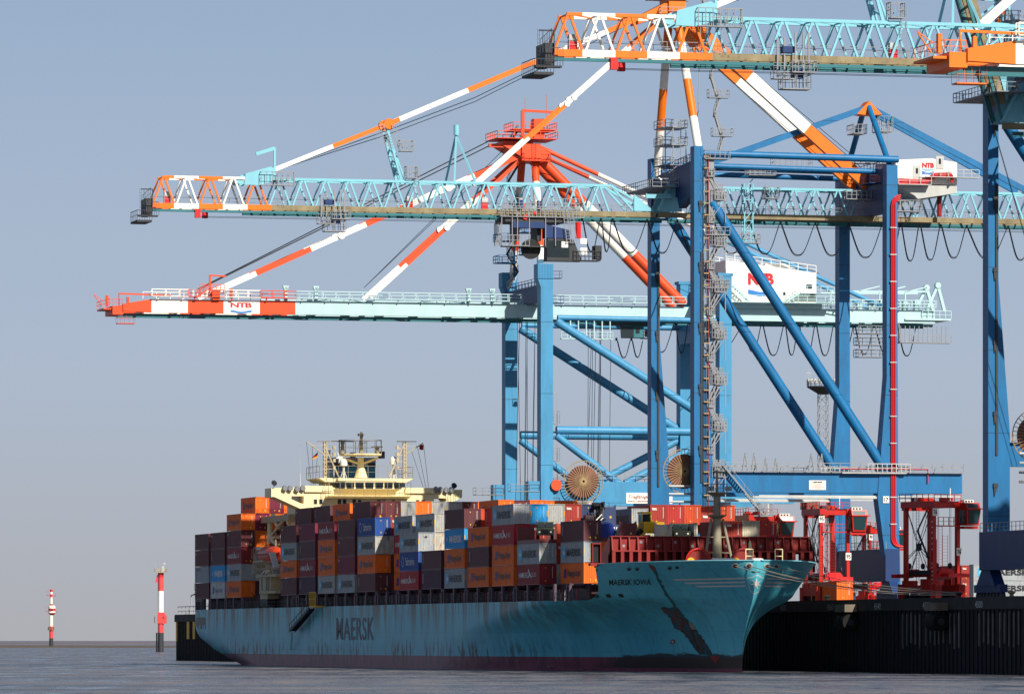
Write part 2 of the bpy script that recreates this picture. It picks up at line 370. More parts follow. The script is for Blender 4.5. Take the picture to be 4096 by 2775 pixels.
# yellow ladder and railing at the far quay end
g = MB(); g.box(QX-.3, QX-.14, 450, 451.2, 4, 9.2, 0); g.box(QX-.3, QX-.14, 437, 439.4, 4.5, 8.2, 0); g.box(QX-.3, QX-.14, 431, 433, 4.5, 8.2, 0)
o = g.build('quay_ladder', M['yellow']); place(o, (0,0,0)); tag(o, 'yellow ladder panels on the dark far quay end behind the stern', 'ladder')
g = MB(); g.rail([(QX+.2, 451, QZ), (QX+.2, 385, QZ)], 1.9, 4.2, .14); o = g.build('railing', M['grey_steel']); place(o, (0,0,0))
tag(o, 'grey pipe railing along the far quay end behind the stern', 'railing')
g = MB(); g.beam((QX+1, 441, QZ), (QX+1, 441, QZ+4.2), .22); g.beam((QX+1, 441, QZ+4.2), (QX+1, 436, QZ+4.5), .2); g.box(QX+.7, QX+1.3, 434, 437, QZ+4.2, QZ+4.6); g.box(QX+.6, QX+1.4, 440.3, 441.7, QZ, QZ+1.4)
o = g.build('lamp_post', M['grey_steel']); place(o, (0,0,0)); tag(o, 'small grey lamp post on the far quay end', 'lamp post')
# fenders
fm = []
for i, (px, py, lab) in enumerate(((3390, 2444, 'black cylinder fender under the quay edge below the first carrier'), (3752, 2444, 'black cylinder fender hanging below the carrier marked 76'))):
    qy = FX(px, 2450, QX-1)[1]; t_ = thing('fender', lab, 'fender', (QX-1.2, qy, 6.6), group='fenders on the quay wall')
    g = MB(); prof = [(1.05, -1.9), (1.15, -1.7), (1.15, 1.7), (1.05, 1.9)]
    g.lathe((0,0,0), prof, 20, axis='y'); g.build('cylinder', M['rubber'], t_, True)
    g = MB(); g.lathe((0,0,0), [(.45, -1.93), (.45, -1.96)], 14, axis='y'); g.build('end_hole', M['dark_steel'], t_)
    g = MB(); g.box(-.9, .8, -2.2, 2.2, 1.4, 2.4); g.build('bracket', M['quay_timber'], t_)
# bollards
BOL = []
for px, lab in ((3310, 'pale mooring bollard on the quay edge under the first red carrier'), (3838, 'dark mooring bollard holding the bow lines by the carrier marked 76'), (4048, 'pale mooring bollard on the quay edge under the rightmost crane')):
    qy = FX(px, 2392, QX+.3)[1]; t_ = thing('bollard', lab, 'bollard', (QX+.25, qy, QZ), group='bollards on the quay edge')
    g = MB(); g.lathe((0,0,0), [(.45,0),(.3,.15),(.26,.5),(.5,.7),(.5,.85),(.1,.95)], 14); g.build('post', M['mast_beige'] if px != 3838 else M['dark_steel'], t_, True); BOL.append((QX+.25, qy, QZ+.55))

# ------------------------------------------------------------------ the ship's hull
CX = 16.15
STEM = [(-4,-29.0),(-.09,-29.24),(2.89,-29.47),(4.2,-29.81),(6.81,-31.74),(9.4,-34.0),(11.54,-35.4),(14.58,-36.36)]
EB = [(-4, 105, 1.1), (0, 105, 1.02), (3, 98, 1.0), (5.4, 90, 0.98), (7.1, 76, 0.98), (8.45, 62, 0.98), (9.3, 50, 0.98), (9.7, 47, 1.0), (9.95, 45, 1.0), (11.4, 42, 0.95), (12.8, 39, 0.78), (14.6, 36, 0.62)]
STN = [(-4,214),(0,229),(1.2,238),(2.9,248),(4.8,253.5),(6.6,256),(15,256.6)]
def lin(T, z, k=1):
    if z <= T[0][0]: return T[0][k]
    for a_, b_ in zip(T, T[1:]):
        if z <= b_[0]: return a_[k]+(b_[k]-a_[k])*(z-a_[0])/(b_[0]-a_[0])
    return T[-1][k]
def sm(x): x = max(0, min(1, x)); return x*x*(3-2*x)
def half(y, z):
    t_ = (y-lin(STEM, z))/lin(EB, z); t_ = max(0., min(1., t_))
    b_ = CX*(1-(1-t_)**2)**lin(EB, z, 2)
    s_ = (lin(STN, z)-y)/26.
    if s_ < 1: f0 = .5+.48*sm((z+4)/10); b_ *= f0+(1-f0)*math.sqrt(max(0, 1-(1-max(s_,0))**2))
    return b_
def top(y):
    if y > -11.5: return lin([(-11.5,14.35),(-9.6,11.87),(-8.3,10.7),(-6.5,9.95),(-4,9.62)], y)
    return 14.35+.25*min(1, (-11.5-y)/20)
def mkhull():
    us = [0]; 
    def g_(i, n): return i/n
    ys = []
    n1 = 60
    for i in range(n1): ys.append((i/n1)**1.25*34/293)
    y0_ = 34/293
    for i in range(71): ys.append(y0_+(1-y0_)*i/70)
    zs = 34; V_ = []; n = len(ys)
    for sgn in (-1, 1):
        for u in ys:
            yn = -36.4+293*u; T_ = top(yn)
            for k in range(zs+1):
                z = -4+(T_+4)*k/zs
                y = yn+(lin(STEM, z)+36.4)*max(0, 1-(yn+36.4)/17)+(lin(STN, z)-256.6)*max(0, (yn-170)/86.6)**1.5
                b_ = half(y, z) if u > 0 else 0
                V_.append((CX+sgn*max(b_, .02), y, z))
    Fc = []; Z = zs+1
    for s_ in (0, 1):
        for i in range(n-1):
            for k in range(zs):
                o = s_*n*Z; q_ = (o+i*Z+k, o+(i+1)*Z+k, o+(i+1)*Z+k+1, o+i*Z+k+1)
                Fc.append(q_[::-1] if s_ == 0 else q_)
    for k in range(zs):                    # transom and stem strips
        a_, b_ = (n-1)*Z+k, n*Z+(n-1)*Z+k; Fc.append((a_, b_, b_+1, a_+1))
        a_, b_ = k, n*Z+k; Fc.append((a_, a_+1, b_+1, b_))
    return V_, Fc, n, Z, ys
def hull_mat():
    m = bpy.data.materials.new('ship_hull_paint'); m.use_nodes = True; t = m.node_tree; L = t.links.new
    b = t.nodes['Principled BSDF']; b.inputs['Roughness'].default_value = .42; b.inputs['Specular IOR Level'].default_value = .32
    tc = nd(t, 'ShaderNodeTexCoord'); sp = nd(t, 'ShaderNodeSeparateXYZ'); L(tc.outputs['Object'], sp.inputs[0])
    def noise(scale, mps, det=5, rgh=.5):
        mp = nd(t, 'ShaderNodeMapping'); mp.inputs['Scale'].default_value = mps; L(tc.outputs['Object'], mp.inputs[0])
        n = nd(t, 'ShaderNodeTexNoise'); n.inputs['Scale'].default_value = scale; n.inputs['Detail'].default_value = det; n.inputs['Roughness'].default_value = rgh
        L(mp.outputs[0], n.inputs['Vector']); return n.outputs[0]
    def rng(s_, a0, a1, b0=0., b1=1.):
        r = nd(t, 'ShaderNodeMapRange'); r.inputs[1].default_value = a0; r.inputs[2].default_value = a1; r.inputs[3].default_value = b0; r.inputs[4].default_value = b1
        L(s_, r.inputs[0]); return r.outputs[0]
    def mul(a_, b_):
        n = nd(t, 'ShaderNodeMath', operation='MULTIPLY')
        for i, x in enumerate((a_, b_)):
            if isinstance(x, (int, float)): n.inputs[i].default_value = x
            else: L(x, n.inputs[i])
        return n.outputs[0]
    def mix(f, c1, c2):
        n = nd(t, 'ShaderNodeMix', data_type='RGBA')
        L(f, n.inputs[0])
        for i, x in ((6, c1), (7, c2)):
            if isinstance(x, tuple): n.inputs[i].default_value = x
            else: L(x, n.inputs[i])
        return n.outputs[2]
    blue = mix(rng(noise(.12, (1, 1, .5)), .3, .7), srgb('#64c6d6'), srgb('#4cb2c8'))
    blue = mix(rng(noise(1.5, (1, 1, .12)), .52, .75, 0, .35), blue, srgb('#3c6f7c'))
    # plate seams
    fr = nd(t, 'ShaderNodeMath', operation='PINGPONG', i1=4.); L(sp.outputs[1], fr.inputs[0])
    blue = mix(rng(fr.outputs[0], .03, .07, .45, 0), blue, srgb('#2d5560'))
    fr = nd(t, 'ShaderNodeMath', operation='PINGPONG', i1=1.35); L(sp.outputs[2], fr.inputs[0])
    blue = mix(rng(fr.outputs[0], .012, .03, .3, 0), blue, srgb('#2d5560'))
    # rust running down from the deck edge
    low = rng(sp.outputs[2], 9.8, 9.6)
    st = mul(mul(rng(noise(.9, (.4, .4, .05), 3), .48, .6), mul(rng(sp.outputs[2], 4.2, 9.2), rng(sp.outputs[1], 0, 35, .25, 1))), low)
    blue = mix(mul(st, .9), blue, srgb('#4a3c2a'))
    st = mul(mul(rng(noise(2.6, (.35, .35, .04), 4), .5, .62), mul(rng(sp.outputs[2], 6.6, 9.4), rng(sp.outputs[1], 0, 35, .2, 1))), low); blue = mix(mul(st, .8), blue, srgb('#4a4238'))
    red = mix(rng(noise(.5, (1, 1, .8)), .35, .65), srgb('#8c3450'), srgb('#6a2440'))
    red = mix(rng(noise(1.2, (.3, .3, 1.5), 5), .6, .7, 0, .5), red, srgb('#8a7078'))
    edge = nd(t, 'ShaderNodeMath', operation='GREATER_THAN', i1=1.95); L(sp.outputs[2], edge.inputs[0])
    base = mix(edge.outputs[0], red, blue)
    # black fender scrapes above the waterline
    band = mul(rng(sp.outputs[2], .2, .9), rng(sp.outputs[2], 3.0, 5.0, 1, 0))
    pz = mul(band, rng(noise(.05, (1, 1, .3), 2), .4, .5)); sc_ = mul(mul(pz, rng(noise(1.5, (.5, .5, .16), 4, .6), .5, .58)), rng(sp.outputs[1], 10, 45))
    base = mix(mul(sc_, .92), base, srgb('#2e1a14'))
    # weed and soot forward along the waterline
    fwd = rng(sp.outputs[1], 22, -6); ln = mul(fwd, rng(sp.outputs[2], 1.6, 3.6, 1, 0)); n = noise(.5, (.25, .25, 1), 6, .65)
    wd = nd(t, 'ShaderNodeMath', operation='ADD'); L(ln, wd.inputs[0]); L(n, wd.inputs[1])
    lowcut = rng(sp.outputs[2], .35, .6)
    base = mix(mul(mul(rng(wd.outputs[0], 1.02, 1.16), lowcut), .93), base, srgb('#12130f'))
    L(base, b.inputs['Base Color'])
    return m
HULLM = hull_mat()
ship = thing('container_ship', 'pale blue container ship with rusty hull moored along the quay', 'container ship', (0,0,0))
hv, hf, hn, hZ, hu = mkhull()
g = MB(); g.add(hv, hf); hull = g.build('hull', HULLM, ship, True)
BVH = BVHTree.FromPolygons([Vector(v) for v in hv], hf)
g = MB()                                            # decks
yv = [-36+i*1.0 for i in range(26)]
for a_, b_ in zip(yv, yv[1:]):
    if b_ > -11: break
    h0, h1 = half(a_, 13)-.1 if a_ > -35.2 else .3, half(b_, 13)-.1
    g.add([(CX-h0,a_,13.15),(CX+h0,a_,13.15),(CX+h1,b_,13.15),(CX-h1,b_,13.15)], [(0,1,2,3)], 0)
_h = half(-11.2, 9.7)-.3; g.box(CX-_h, CX+_h, -11.2, -11.0, 9.5, 13.1, 0)
yv = [-11+i*8.9 for i in range(31)]
for a_, b_ in zip(yv, yv[1:]):
    h0, h1 = half(a_, 9.5)-.03, half(min(b_,255.5), 9.5)-.03; g.add([(CX-h0,a_,9.5),(CX+h0,a_,9.5),(CX+h1,min(b_,255.5),9.5),(CX-h1,min(b_,255.5),9.5)], [(0,1,2,3)], 0)
g.build('deck', M['deck_brown'], ship)

def hull_pt(px, py, off=.04):
    """point of the hull's outside seen along the ray through a pixel (local ship frame)"""
    o = Vector((0, 0, EYE)); d = Vector(((px-2048)/F, 1, (2560-py)/F))
    def loc(p, vec=False):
        p = p.copy()
        if not vec: p -= Vector((X0, D0, 0))
        return Vector((p.x*CT+p.y*ST, -p.x*ST+p.y*CT, p.z))
    ol, dl = loc(o), loc(d, True).normalized(); r_ = BVH.ray_cast(ol, dl)
    if r_[0] is None: return None
    return r_[0]-dl*off
def subdiv(vs, fs, n=1, lim=14):
    bm = bmesh.new(); L_ = [bm.verts.new((x, y, 0)) for x, y in vs]
    for f in fs:
        try: bm.faces.new([L_[i] for i in f])
        except Exception: pass
    bmesh.ops.triangulate(bm, faces=bm.faces)
    for _ in range(6):
        ed = [e_ for e_ in bm.edges if e_.calc_length() > lim]
        if not ed: break
        bmesh.ops.subdivide_edges(bm, edges=ed, cuts=1); bmesh.ops.triangulate(bm, faces=bm.faces)
    bm.verts.index_update(); v = [(q.co.x, q.co.y) for q in bm.verts]; f = [tuple(q.index for q in p.verts) for p in bm.faces]; bm.free(); return v, f
def decal(name, polys, mat, off=.05, lim=14, label=None):
    g = MB()
    for vs, fs in polys:
        vs, fs = subdiv(vs, fs, lim=lim); pts = [hull_pt(x, y, off) for x, y in vs]
        ok = [f for f in fs if all(pts[i] is not None for i in f)]
        g.add([p if p is not None else (0,0,-5) for p in pts], ok)
    o = g.build(name, mat, ship)
    if label: o['label'] = label
    return o
def poly(p): return (p, [tuple(range(len(p)))])
def rough_poly(p, amp=3, n=5, seed=1):
    r = random.Random(seed); o = []
    for a_, b_ in zip(p, p[1:]+p[:1]):
        for k in range(n): t = k/n; o.append((a_[0]+(b_[0]-a_[0])*t+r.uniform(-amp,amp), a_[1]+(b_[1]-a_[1])*t+r.uniform(-amp,amp)))
    return poly(o)
def ptext(s, x0, y0, x1, y1, h, bold=0., shear=0):   # text in picture px from baseline start to end
    vs, fs = text_mesh(s, bold)
    return ([(x0+(x1-x0)*x+shear*y, y0+(y1-y0)*x-h*y) for x, y in vs], fs)
# name and emblem
vs, fs = text_mesh('MAERSK', .012, 1.08); g = MB(); g.add([(-.05, 140.7-26.3*x, 4.25+3.55*y) for x, y in vs], fs); g.build('hull_lettering', M['letter_grey'], ship)
decal('name_lettering', [ptext('MAERSK IOWA', 2436, 2340, 2604, 2338, 23, .02)], M['letter_black'], lim=6)
def P2(L_): return [(2300+x/2.1127, 2050+y/2.1127) for x, y in L_]
decal('shield_emblem', [poly(P2([(1455,548),(1500,540),(1540,520),(1575,540),(1607,550),(1602,600),(1580,645),(1545,675),(1508,687),(1480,660),(1462,615)]))], M['letter_white'], .05, 5)
decal('shield_field', [poly(P2([(1460,553),(1502,546),(1540,526),(1572,546),(1601,554),(1596,599),(1575,641),(1542,669),(1509,680),(1485,655),(1468,612)]))], HULLM, .09, 5)
decal('star_emblem', [([(1530/2.1127+2300+x*24, 600/2.1127+2050-y*24) for x, y in star_pts(7, 1, .36, .12)]+[(1530/2.1127+2300, 600/2.1127+2050)], [(i, (i+1)%14, 14) for i in range(14)])], M['letter_white'], .14, 5)
for s_ in ([(822,560),(1436,546),(1436,560),(850,573)], [(918,588),(1437,578),(1437,592),(948,601)], [(1012,615),(1440,610),(1440,624),(1040,628)],
           [(1618,548),(1862,556),(1842,570),(1622,562)], [(1610,580),(1833,588),(1815,600),(1612,594)], [(1600,610),(1790,616),(1772,628),(1596,624)]):
    decal('stripe', [poly(P2(s_))], M['letter_white'], .05, 8)
# anchor pocket, rust, scrapes
decal('rust_stain', [rough_poly(P2([(725,795),(855,803),(930,880),(1020,985),(1000,992),(880,990),(840,975),(805,890),(740,830)]))], paint('old_rust', '#6b3d2c', .9, .6, dirt=.6, scale=.5, wear='#1f6072'), .06)
decal('chain_stain', [rough_poly(P2([(890,988),(1020,985),(1080,1060),(1130,1130),(1160,1200),(1050,1195),(1000,1130),(950,1060)]))], paint('brown_soot', '#4e3a24', .9, .5, dirt=.5, wear='#1c5c70'), .055)
decal('anchor', [poly(P2([(962,925),(985,930),(1012,960),(1020,985),(990,985),(970,960)]))], M['mast_beige'], .12)
decal('chain_rust_streak', [rough_poly(P2([(662,490),(682,490),(738,600),(788,690),(843,770),(925,880),(1015,985),(1005,980),(905,870),(815,770),(762,690),(712,600)]))], paint('streak_rust', '#2f6a74', .8, .5, rust=.6, scale=1.5), .05)
decal('stem_rust', [poly(P2([(1425,1080),(1441,1075),(1438,1130),(1428,1200),(1421,1300),(1419,1354),(1409,1354),(1410,1250),(1416,1150)]))], paint('bright_rust', '#9a4a20', .9, .5), .05, 6)
decal('red_mark', [poly(P2([(1145,1210),(1222,1210),(1190,1280)]))], M['deck_red'], .07)
decal('thruster_mark', [([(2300+(826+22*math.sin(k*.785))/2.1127, 2050+(1089+22*math.cos(k*.785))/2.1127) for k in range(8)], [tuple(range(8))])], M['deck_red'], .07)
decal('thruster_cross', [poly(P2([(813,1083),(839,1092),(838,1096),(812,1088)])), poly(P2([(826,1075),(830,1076),(825,1104),(821,1103)]))], M['letter_white'], .1, 4)
def R2(L_): return [(600+x/2.324, 2300+y/2.324) for x, y in L_]
decal('mooring_opening', [poly(R2([(430,392),(519,390),(518,496),(426,496)]))], M['black'], .04)
decal('mooring_opening', [poly(R2([(386,395),(397,395),(397,497),(389,497),(383,480),(384,405)]))], M['black'], .04)
for x in (463, 492, 508): decal('gas_bottle', [poly(R2([(x-7,462),(x+6,462),(x+6,495),(x-7,495)]))], M['star_blue'], .08, label='blue bottle inside the stern opening')
for s_ in ([(160,690),(188,686),(202,700),(202,718),(172,718)], [(258,688),(286,685),(301,698),(301,716),(270,716)], [(360,684),(396,683),(412,700),(412,713),(378,713)]):
    decal('freeing_port', [poly(P2(s_))], M['black'], .05, 6)
decal('hose_patch', [poly(P2([(622,440),(650,440),(684,470),(684,490),(655,490),(634,465)]))], M['copper'], .08)
# chocks along the bow bulwark
CH = {}
for i, (x, y, r_) in enumerate(((1354,447,15),(1472,444,15),(1627,447,14),(1703,448,12),(456,475,9),(524,475,9),(800,467,9),(862,462,8),(176,485,7))):
    cx_, cy_ = 2300+x/2.1127, 2050+y/2.1127; r_ = r_*.82
    decal('fairlead_ring', [([(cx_+r_*1.25*math.sin(k*.524), cy_+r_*math.cos(k*.524)) for k in range(12)], [tuple(range(12))])], M['pale_cyan'] if i < 4 else M['teal'], .1, 6)
    decal('fairlead_hole', [([(cx_+r_*.8*math.sin(k*.524), cy_+2+r_*.6*math.cos(k*.524)) for k in range(12)], [tuple(range(12))])], M['rust'] if i < 4 else M['black'], .14, 6)
    CH[i] = hull_pt(cx_+2, cy_+2, .25)
# bulwark cap
g = MB(); yv = [-36.3+.9*i for i in range(28)]
for a_, b_ in zip(yv, yv[1:]):
    for sg in (-1, 1): g.beam((CX+sg*half(a_, top(a_)), a_, top(a_)), (CX+sg*half(b_, top(b_)), b_, top(b_)), .3, .12)
g.build('bulwark_cap', M['cyan'], ship)
# ------------------------------------------------------------------ ship: bridge house, masts, funnel
def HB(x, y, qy=188.): return FY(1000+x/2.324, 1650+y/2.324, qy)
def hz(x, y, qy=188.): p = HB(x, y, qy); return p[0], p[2]
house = thing('bridge_house', 'cream bridge house with wide wings rising above the deck containers', 'bridge', (0,0,0))
g = MB(); x0, z1 = hz(500, 690); x1, _ = hz(1710, 690)
g.box(x0, x1, 188, 201, 9.6, z1); g.build('wall', M['cream'], house)
for pts, nm in (([(200,700),(500,690),(500,775),(385,775),(230,783),(200,779)], 'wing'), ([(1710,697),(1755,715),(1972,715),(1972,785),(1915,815),(1830,815),(1815,795),(1710,792)], 'wing')):
    g = MB(); P_ = [HB(*p) for p in pts]; g.prism(P_, (0, 5, 0))
    if pts[0][0] == 200:
        g.prism([HB(*p) for p in [(230,783),(385,775),(385,803),(470,840),(500,848),(500,906),(465,890)]], (0, 5, 0))
        g.box(HB(200,0)[0]-.05, HB(204,0)[0], 187.9, 193.1, HB(0,783)[2], HB(0,698)[2])
    else: g.prism([HB(*p) for p in [(1830,815),(1915,815),(1790,880),(1710,930),(1710,885)]], (0, 5, 0))
    o = g.build(nm, M['cream'], house)
g = MB(); a_, zt = hz(505, 686); b_, _ = hz(760, 686); g.box(a_, b_, 187.6, 193, zt-.9, zt+.15); a_, _ = hz(1440, 0); b_, _ = hz(1712, 0); g.box(a_, b_, 187.6, 193, zt-1.0, zt-.1); g.build('wing_coaming', M['cream'], house)
for x in (595, 645, 817, 865, 955, 1005, 1183, 1230, 1320, 1545, 1595):
    g = MB(); a_, z_ = hz(x, 806 if x < 1000 else 812); b_, zb = hz(x+27, 846); g.box(a_, b_, 187.93, 188.1, zb, z_, 0); g.box(a_-.08, b_+.08, 187.96, 188.05, zb-.08, z_+.08, 1)
    g.build('window', [M['glass'], M['cream_dirty']], house)
wh = MB(); a_, zt = hz(748, 645); b_, zb = hz(1452, 712)
wh.prism([(a_+2.3,186.6,zb),(b_-2.3,186.6,zb),(b_,189,zb),(b_,197,zb),(a_,197,zb),(a_,189,zb)], (0,0,zt-zb+.1)); wh = wh.build('wheelhouse', M['cream'], house)
for i, (u, v) in enumerate(((820,885),(893,970),(980,1060),(1070,1150),(1160,1240),(1250,1328),(1337,1402))):
    g = MB(); a2, zt2 = hz(u, 648, 186.6); b2, zb2 = hz(v, 704, 186.6); g.hexa([(a2+.1,186.55,zb2),(b2-.1,186.55,zb2),(b2-.1,186.7,zb2),(a2+.1,186.7,zb2)], [(a2,186.4,zt2),(b2,186.4,zt2),(b2,186.7,zt2),(a2,186.7,zt2)])
    g.build('window', M['glass'], wh)
g = MB(); g.prism([(a_+.1,188.8,zb+.15),(a_+2.1,186.75,zb+.15),(a_+2.1,186.65,zt-.15),(a_+.1,188.7,zt-.15)], (-.06,-.06,0)); g.prism([(b_-.1,188.8,zb+.15),(b_-2.1,186.75,zb+.15),(b_-2.1,186.65,zt-.15),(b_-.1,188.7,zt-.15)], (.06,-.06,0)); g.build('corner_window', M['glass'], wh)
g = MB(); a_, zt = hz(640, 606); b_, zb = hz(1518, 640); g.prism([(a_,188,zt),(b_,188,zt),(b_-1.2,188,zb-.15),(a_+1.2,188,zb-.15)], (0,10,0)); g.box(a_+3, b_-3, 186.5, 188, zt-.5, zt-.05)
g.build('roof', M['cream'], house)
g = MB(); g.rail([(a_+.1,198,zt),(a_+.1,188,zt),(a_+3,186.6,zt),(b_-3,186.6,zt),(b_-.1,188,zt),(b_-.1,198,zt)], 2.0, 1.6, .07); g.build('roof_railing', M['mast_beige'], house)
g = MB(); a_, z_ = hz(725, 772, 186); b_, zb = hz(1492, 800, 186)
g.prism([(a_,185.6,z_),(a_,188,z_),(a_,188,zb),(a_,187.0,zb+.1)], (b_-a_,0,0)); g.build('balcony', M['cream'], house)
g = MB(); g.rail([(a_,188,z_),(a_,185.7,z_),(b_,185.7,z_),(b_,188,z_)], 2.3, 1.9, .07); g.build('balcony_railing', M['mast_beige'], house)
for x, y in ((225,655),(325,700),(375,702),(440,708),(492,700),(1730,712),(1775,712),(1825,720),(1873,716),(1898,678)):
    p = HB(x, y+8, 187.6); g = MB(); g.tube((p[0],187.3,p[2]+.1),(p[0],187.9,p[2]+.25), .42, n=12); g.beam((p[0],187.7,p[2]-.6),(p[0],187.7,p[2]),.1); g.build('floodlight', M['dark_steel' if x in (1898, 225) else 'grey_steel'], house)
g = MB(); x0, z0 = hz(790, 606, 203); x1, z1 = hz(1165, 418, 203)
fun = thing('ship_funnel', 'teal ship funnel with black top and pale star behind the bridge', 'funnel', (0,0,0))
g.box(x0, x1, 203, 211, 20, z1-1.6); g.build('casing', M['funnel_blue'], fun); g = MB(); g.box(x0-.05, x1+.05, 202.95, 211.05, z1-1.6, z1); g.tube((x0+4,207,z1),(x0+4,207,z1+1),.5); g.tube((x0+9,207,z1),(x0+9,207,z1+1.2),.6); g.build('top_band', M['black'], fun)
g = MB(); g.add([(x0-.06, 207+x*1.6, z0+4+y*1.9) for x, y in star_pts(7,1,.4)]+[(x0-.06,207,z0+4)], [(i,(i+1)%14,14) for i in range(14)])
g.add([(x0+1.0+x*.95, 202.94, z0+3.6+y*1.4) for x, y in star_pts(7,1,.4)]+[(x0+1.0,202.94,z0+3.6)], [(i,(i+1)%14,14) for i in range(14)]); g.build('star', M['letter_white'], fun)
g = MB()
for x in (905, 962, 1080): a_, z_ = hz(x-14, 476, 202.9); b_, zb = hz(x+14, 496, 202.9); g.box(a_, b_, 202.85, 203, zb, z_)
g.build('vent', M['light_steel'], fun)
# radar mast
rm = thing('radar_mast', 'cream radar mast with round platform and antennas on the bridge roof', 'radar mast', (0,0,0))
def hp(x, y, qy=191.): return Vector(HB(x, y, qy))
g = MB(); b0 = hp(1030, 606); b1 = hp(1028, 420); g.tube(b0, b0+Vector((0,0,1.9)), 1.15, .55, 16); g.tube(b0+Vector((0,0,1.9)), b1, .55, .5, 16)
for sx in (-1, 1): g.beam(hp(1028+sx*20, 475), hp(1028+sx*165, 420), .3, .35)
g.build('column', M['cream'], rm, True)
g = MB(); c_ = hp(1025, 412); ra = (hp(1222,412)-hp(828,412)).length/2
g.lathe(c_, [(ra*.97,.2),(ra,.3),(ra,.5)], 12); g.build('platform', M['cream'], rm)
g = MB(); g.rail([(c_.x+ra*math.cos(k*.524), c_.y+ra*.95*math.sin(k*.524), c_.z+.5) for k in range(13)], 2.3, 2, .08); g.build('railing', M['mast_beige'], rm)
g = MB(); g.tube(hp(1034,405), hp(1034,180), .42, .18, 8); g.beam(hp(1005,205), hp(1062,205), .12); g.beam(hp(1015,290), hp(1078,275), .12); g.box(hp(1005,0).x, hp(1015,0).x, 190.6, 191.4, hp(0,208).z, hp(0,185).z); g.box(hp(1040,0).x, hp(1047,0).x, 190.6, 191.4, hp(0,222).z, hp(0,180).z); g.beam(hp(1000,350), hp(1026,230), .07); g.build('top_pole', M['mast_beige'], rm)
for xa, xb, y_, xm, yb in ((760,966,259,861,400),(1130,1228,307,1182,400)):
    g = MB(); g.box(hp(xa,0).x, hp(xb,0).x, 190.6, 191.4, hp(0,y_+4).z, hp(0,y_-4).z); g.build('radar_scanner', M['dark_steel'], rm)
    g = MB(); g.tube(hp(xm, y_+4), hp(xm, y_+36), .32, .38, 10); g.tube(hp(xm, y_+36), hp(xm, yb), .25, .5, 10); g.build('radar_pedestal', M['mast_beige'], rm)
for nm, x, lab, sg in (('signal_mast', 700, 'cream lattice signal mast with German courtesy flag, on the stern-most side left of the funnel', -1), ('signal_mast', 1440, 'cream lattice signal mast flying a plain red flag, right of the white dome', 1)):
    t_ = thing(nm, lab, 'mast', (0,0,0), group='twin signal masts on the bridge roof')
    g = MB(); a_, b_ = hp(x-11,606,189), hp(x-11,268,189)
    for dx in (0, .42): g.beam(a_+Vector((dx,0,0)), b_+Vector((dx,0,0)), .16); g.beam(a_+Vector((dx,.5,0)), b_+Vector((dx,.5,0)), .16)
    H_ = b_.z-a_.z; k_ = int(H_/.6)
    for i in range(k_): z_ = a_.z+i*.6; g.box(a_.x,a_.x+.42,189.0,189.3,z_,z_+.34)
    g.beam(a_+Vector((-sg*2.6,0,0)), a_+Vector((0,0,5.5)), .2); g.beam((a_.x-1.2,189,b_.z),(a_.x+2.2,189,b_.z),.14)
    for f_ in (.25,.45,.62,.8): g.beam((a_.x-.2,189,a_.z+H_*f_),(a_.x-.2+(1.6 if sg<0 else -1.0),189,a_.z+H_*f_),.12); g.box(a_.x+(1.5 if sg<0 else -1.3),a_.x+(1.9 if sg<0 else -.9),188.7,189.3,a_.z+H_*f_-.1,a_.z+H_*f_+.5)
    g.build('lattice', M['cream_dirty'], t_)
    g = MB()
    if sg < 0: g.tube(hp(685,385,189), hp(525,270,189), .1, n=6); g.beam(hp(575,302,189), hp(685,302,189), .08)
    else: g.tube(hp(1450,388,189), hp(1608,282,189), .1, n=6); g.beam(hp(1450,310,189), hp(1560,312,189), .08)
    g.build('yard', M['cream_dirty'], t_)
    g = MB()
    for (p, q_) in (((525,270),(570,683)), ((578,310),(588,683)), ((630,360),(604,683))) if sg < 0 else (((1503,362),(1610,690)), ((1558,325),(1634,692)), ((1612,290),(1660,692))): g.tube(hp(*p,189), hp(*q_,189), .035, n=4)
    g.build('halyard', M['dark_steel'], t_)
fl = MB()
for i, m_ in enumerate((0,1,2)):
    a1, a2 = hp(628,368+i*17,188.9), hp(628,368+(i+1)*17,188.9); b1, b2 = hp(573+i*0,428-(2-i)*2,188.7), hp(573,431-(2-i)*2,188.7)
    c1, c2 = a1.lerp(b1,.5)+Vector((0,.35,0)), a2.lerp(b2,.5)+Vector((0,.35,0))
    fl.add([a1,a2,c2,c1,b1,b2], [(0,1,2,3),(3,2,5,4)], m_)
o = fl.build('flag', [M['black'], M['flag_red'], M['gold']]); place(o, (0,0,0)); tag(o, 'small black, red and gold flag on the left signal halyard', 'flag')
fl = MB(); fl.add([hp(1574,300,189),hp(1592,299,189.3),hp(1612,296,189),hp(1612,346,189),hp(1592,347,189.3),hp(1574,338,189)], [(0,1,4,5),(1,2,3,4)])
o = fl.build('flag', M['flag_red']); place(o, (0,0,0)); tag(o, 'plain red flag at the right signal yard', 'flag')
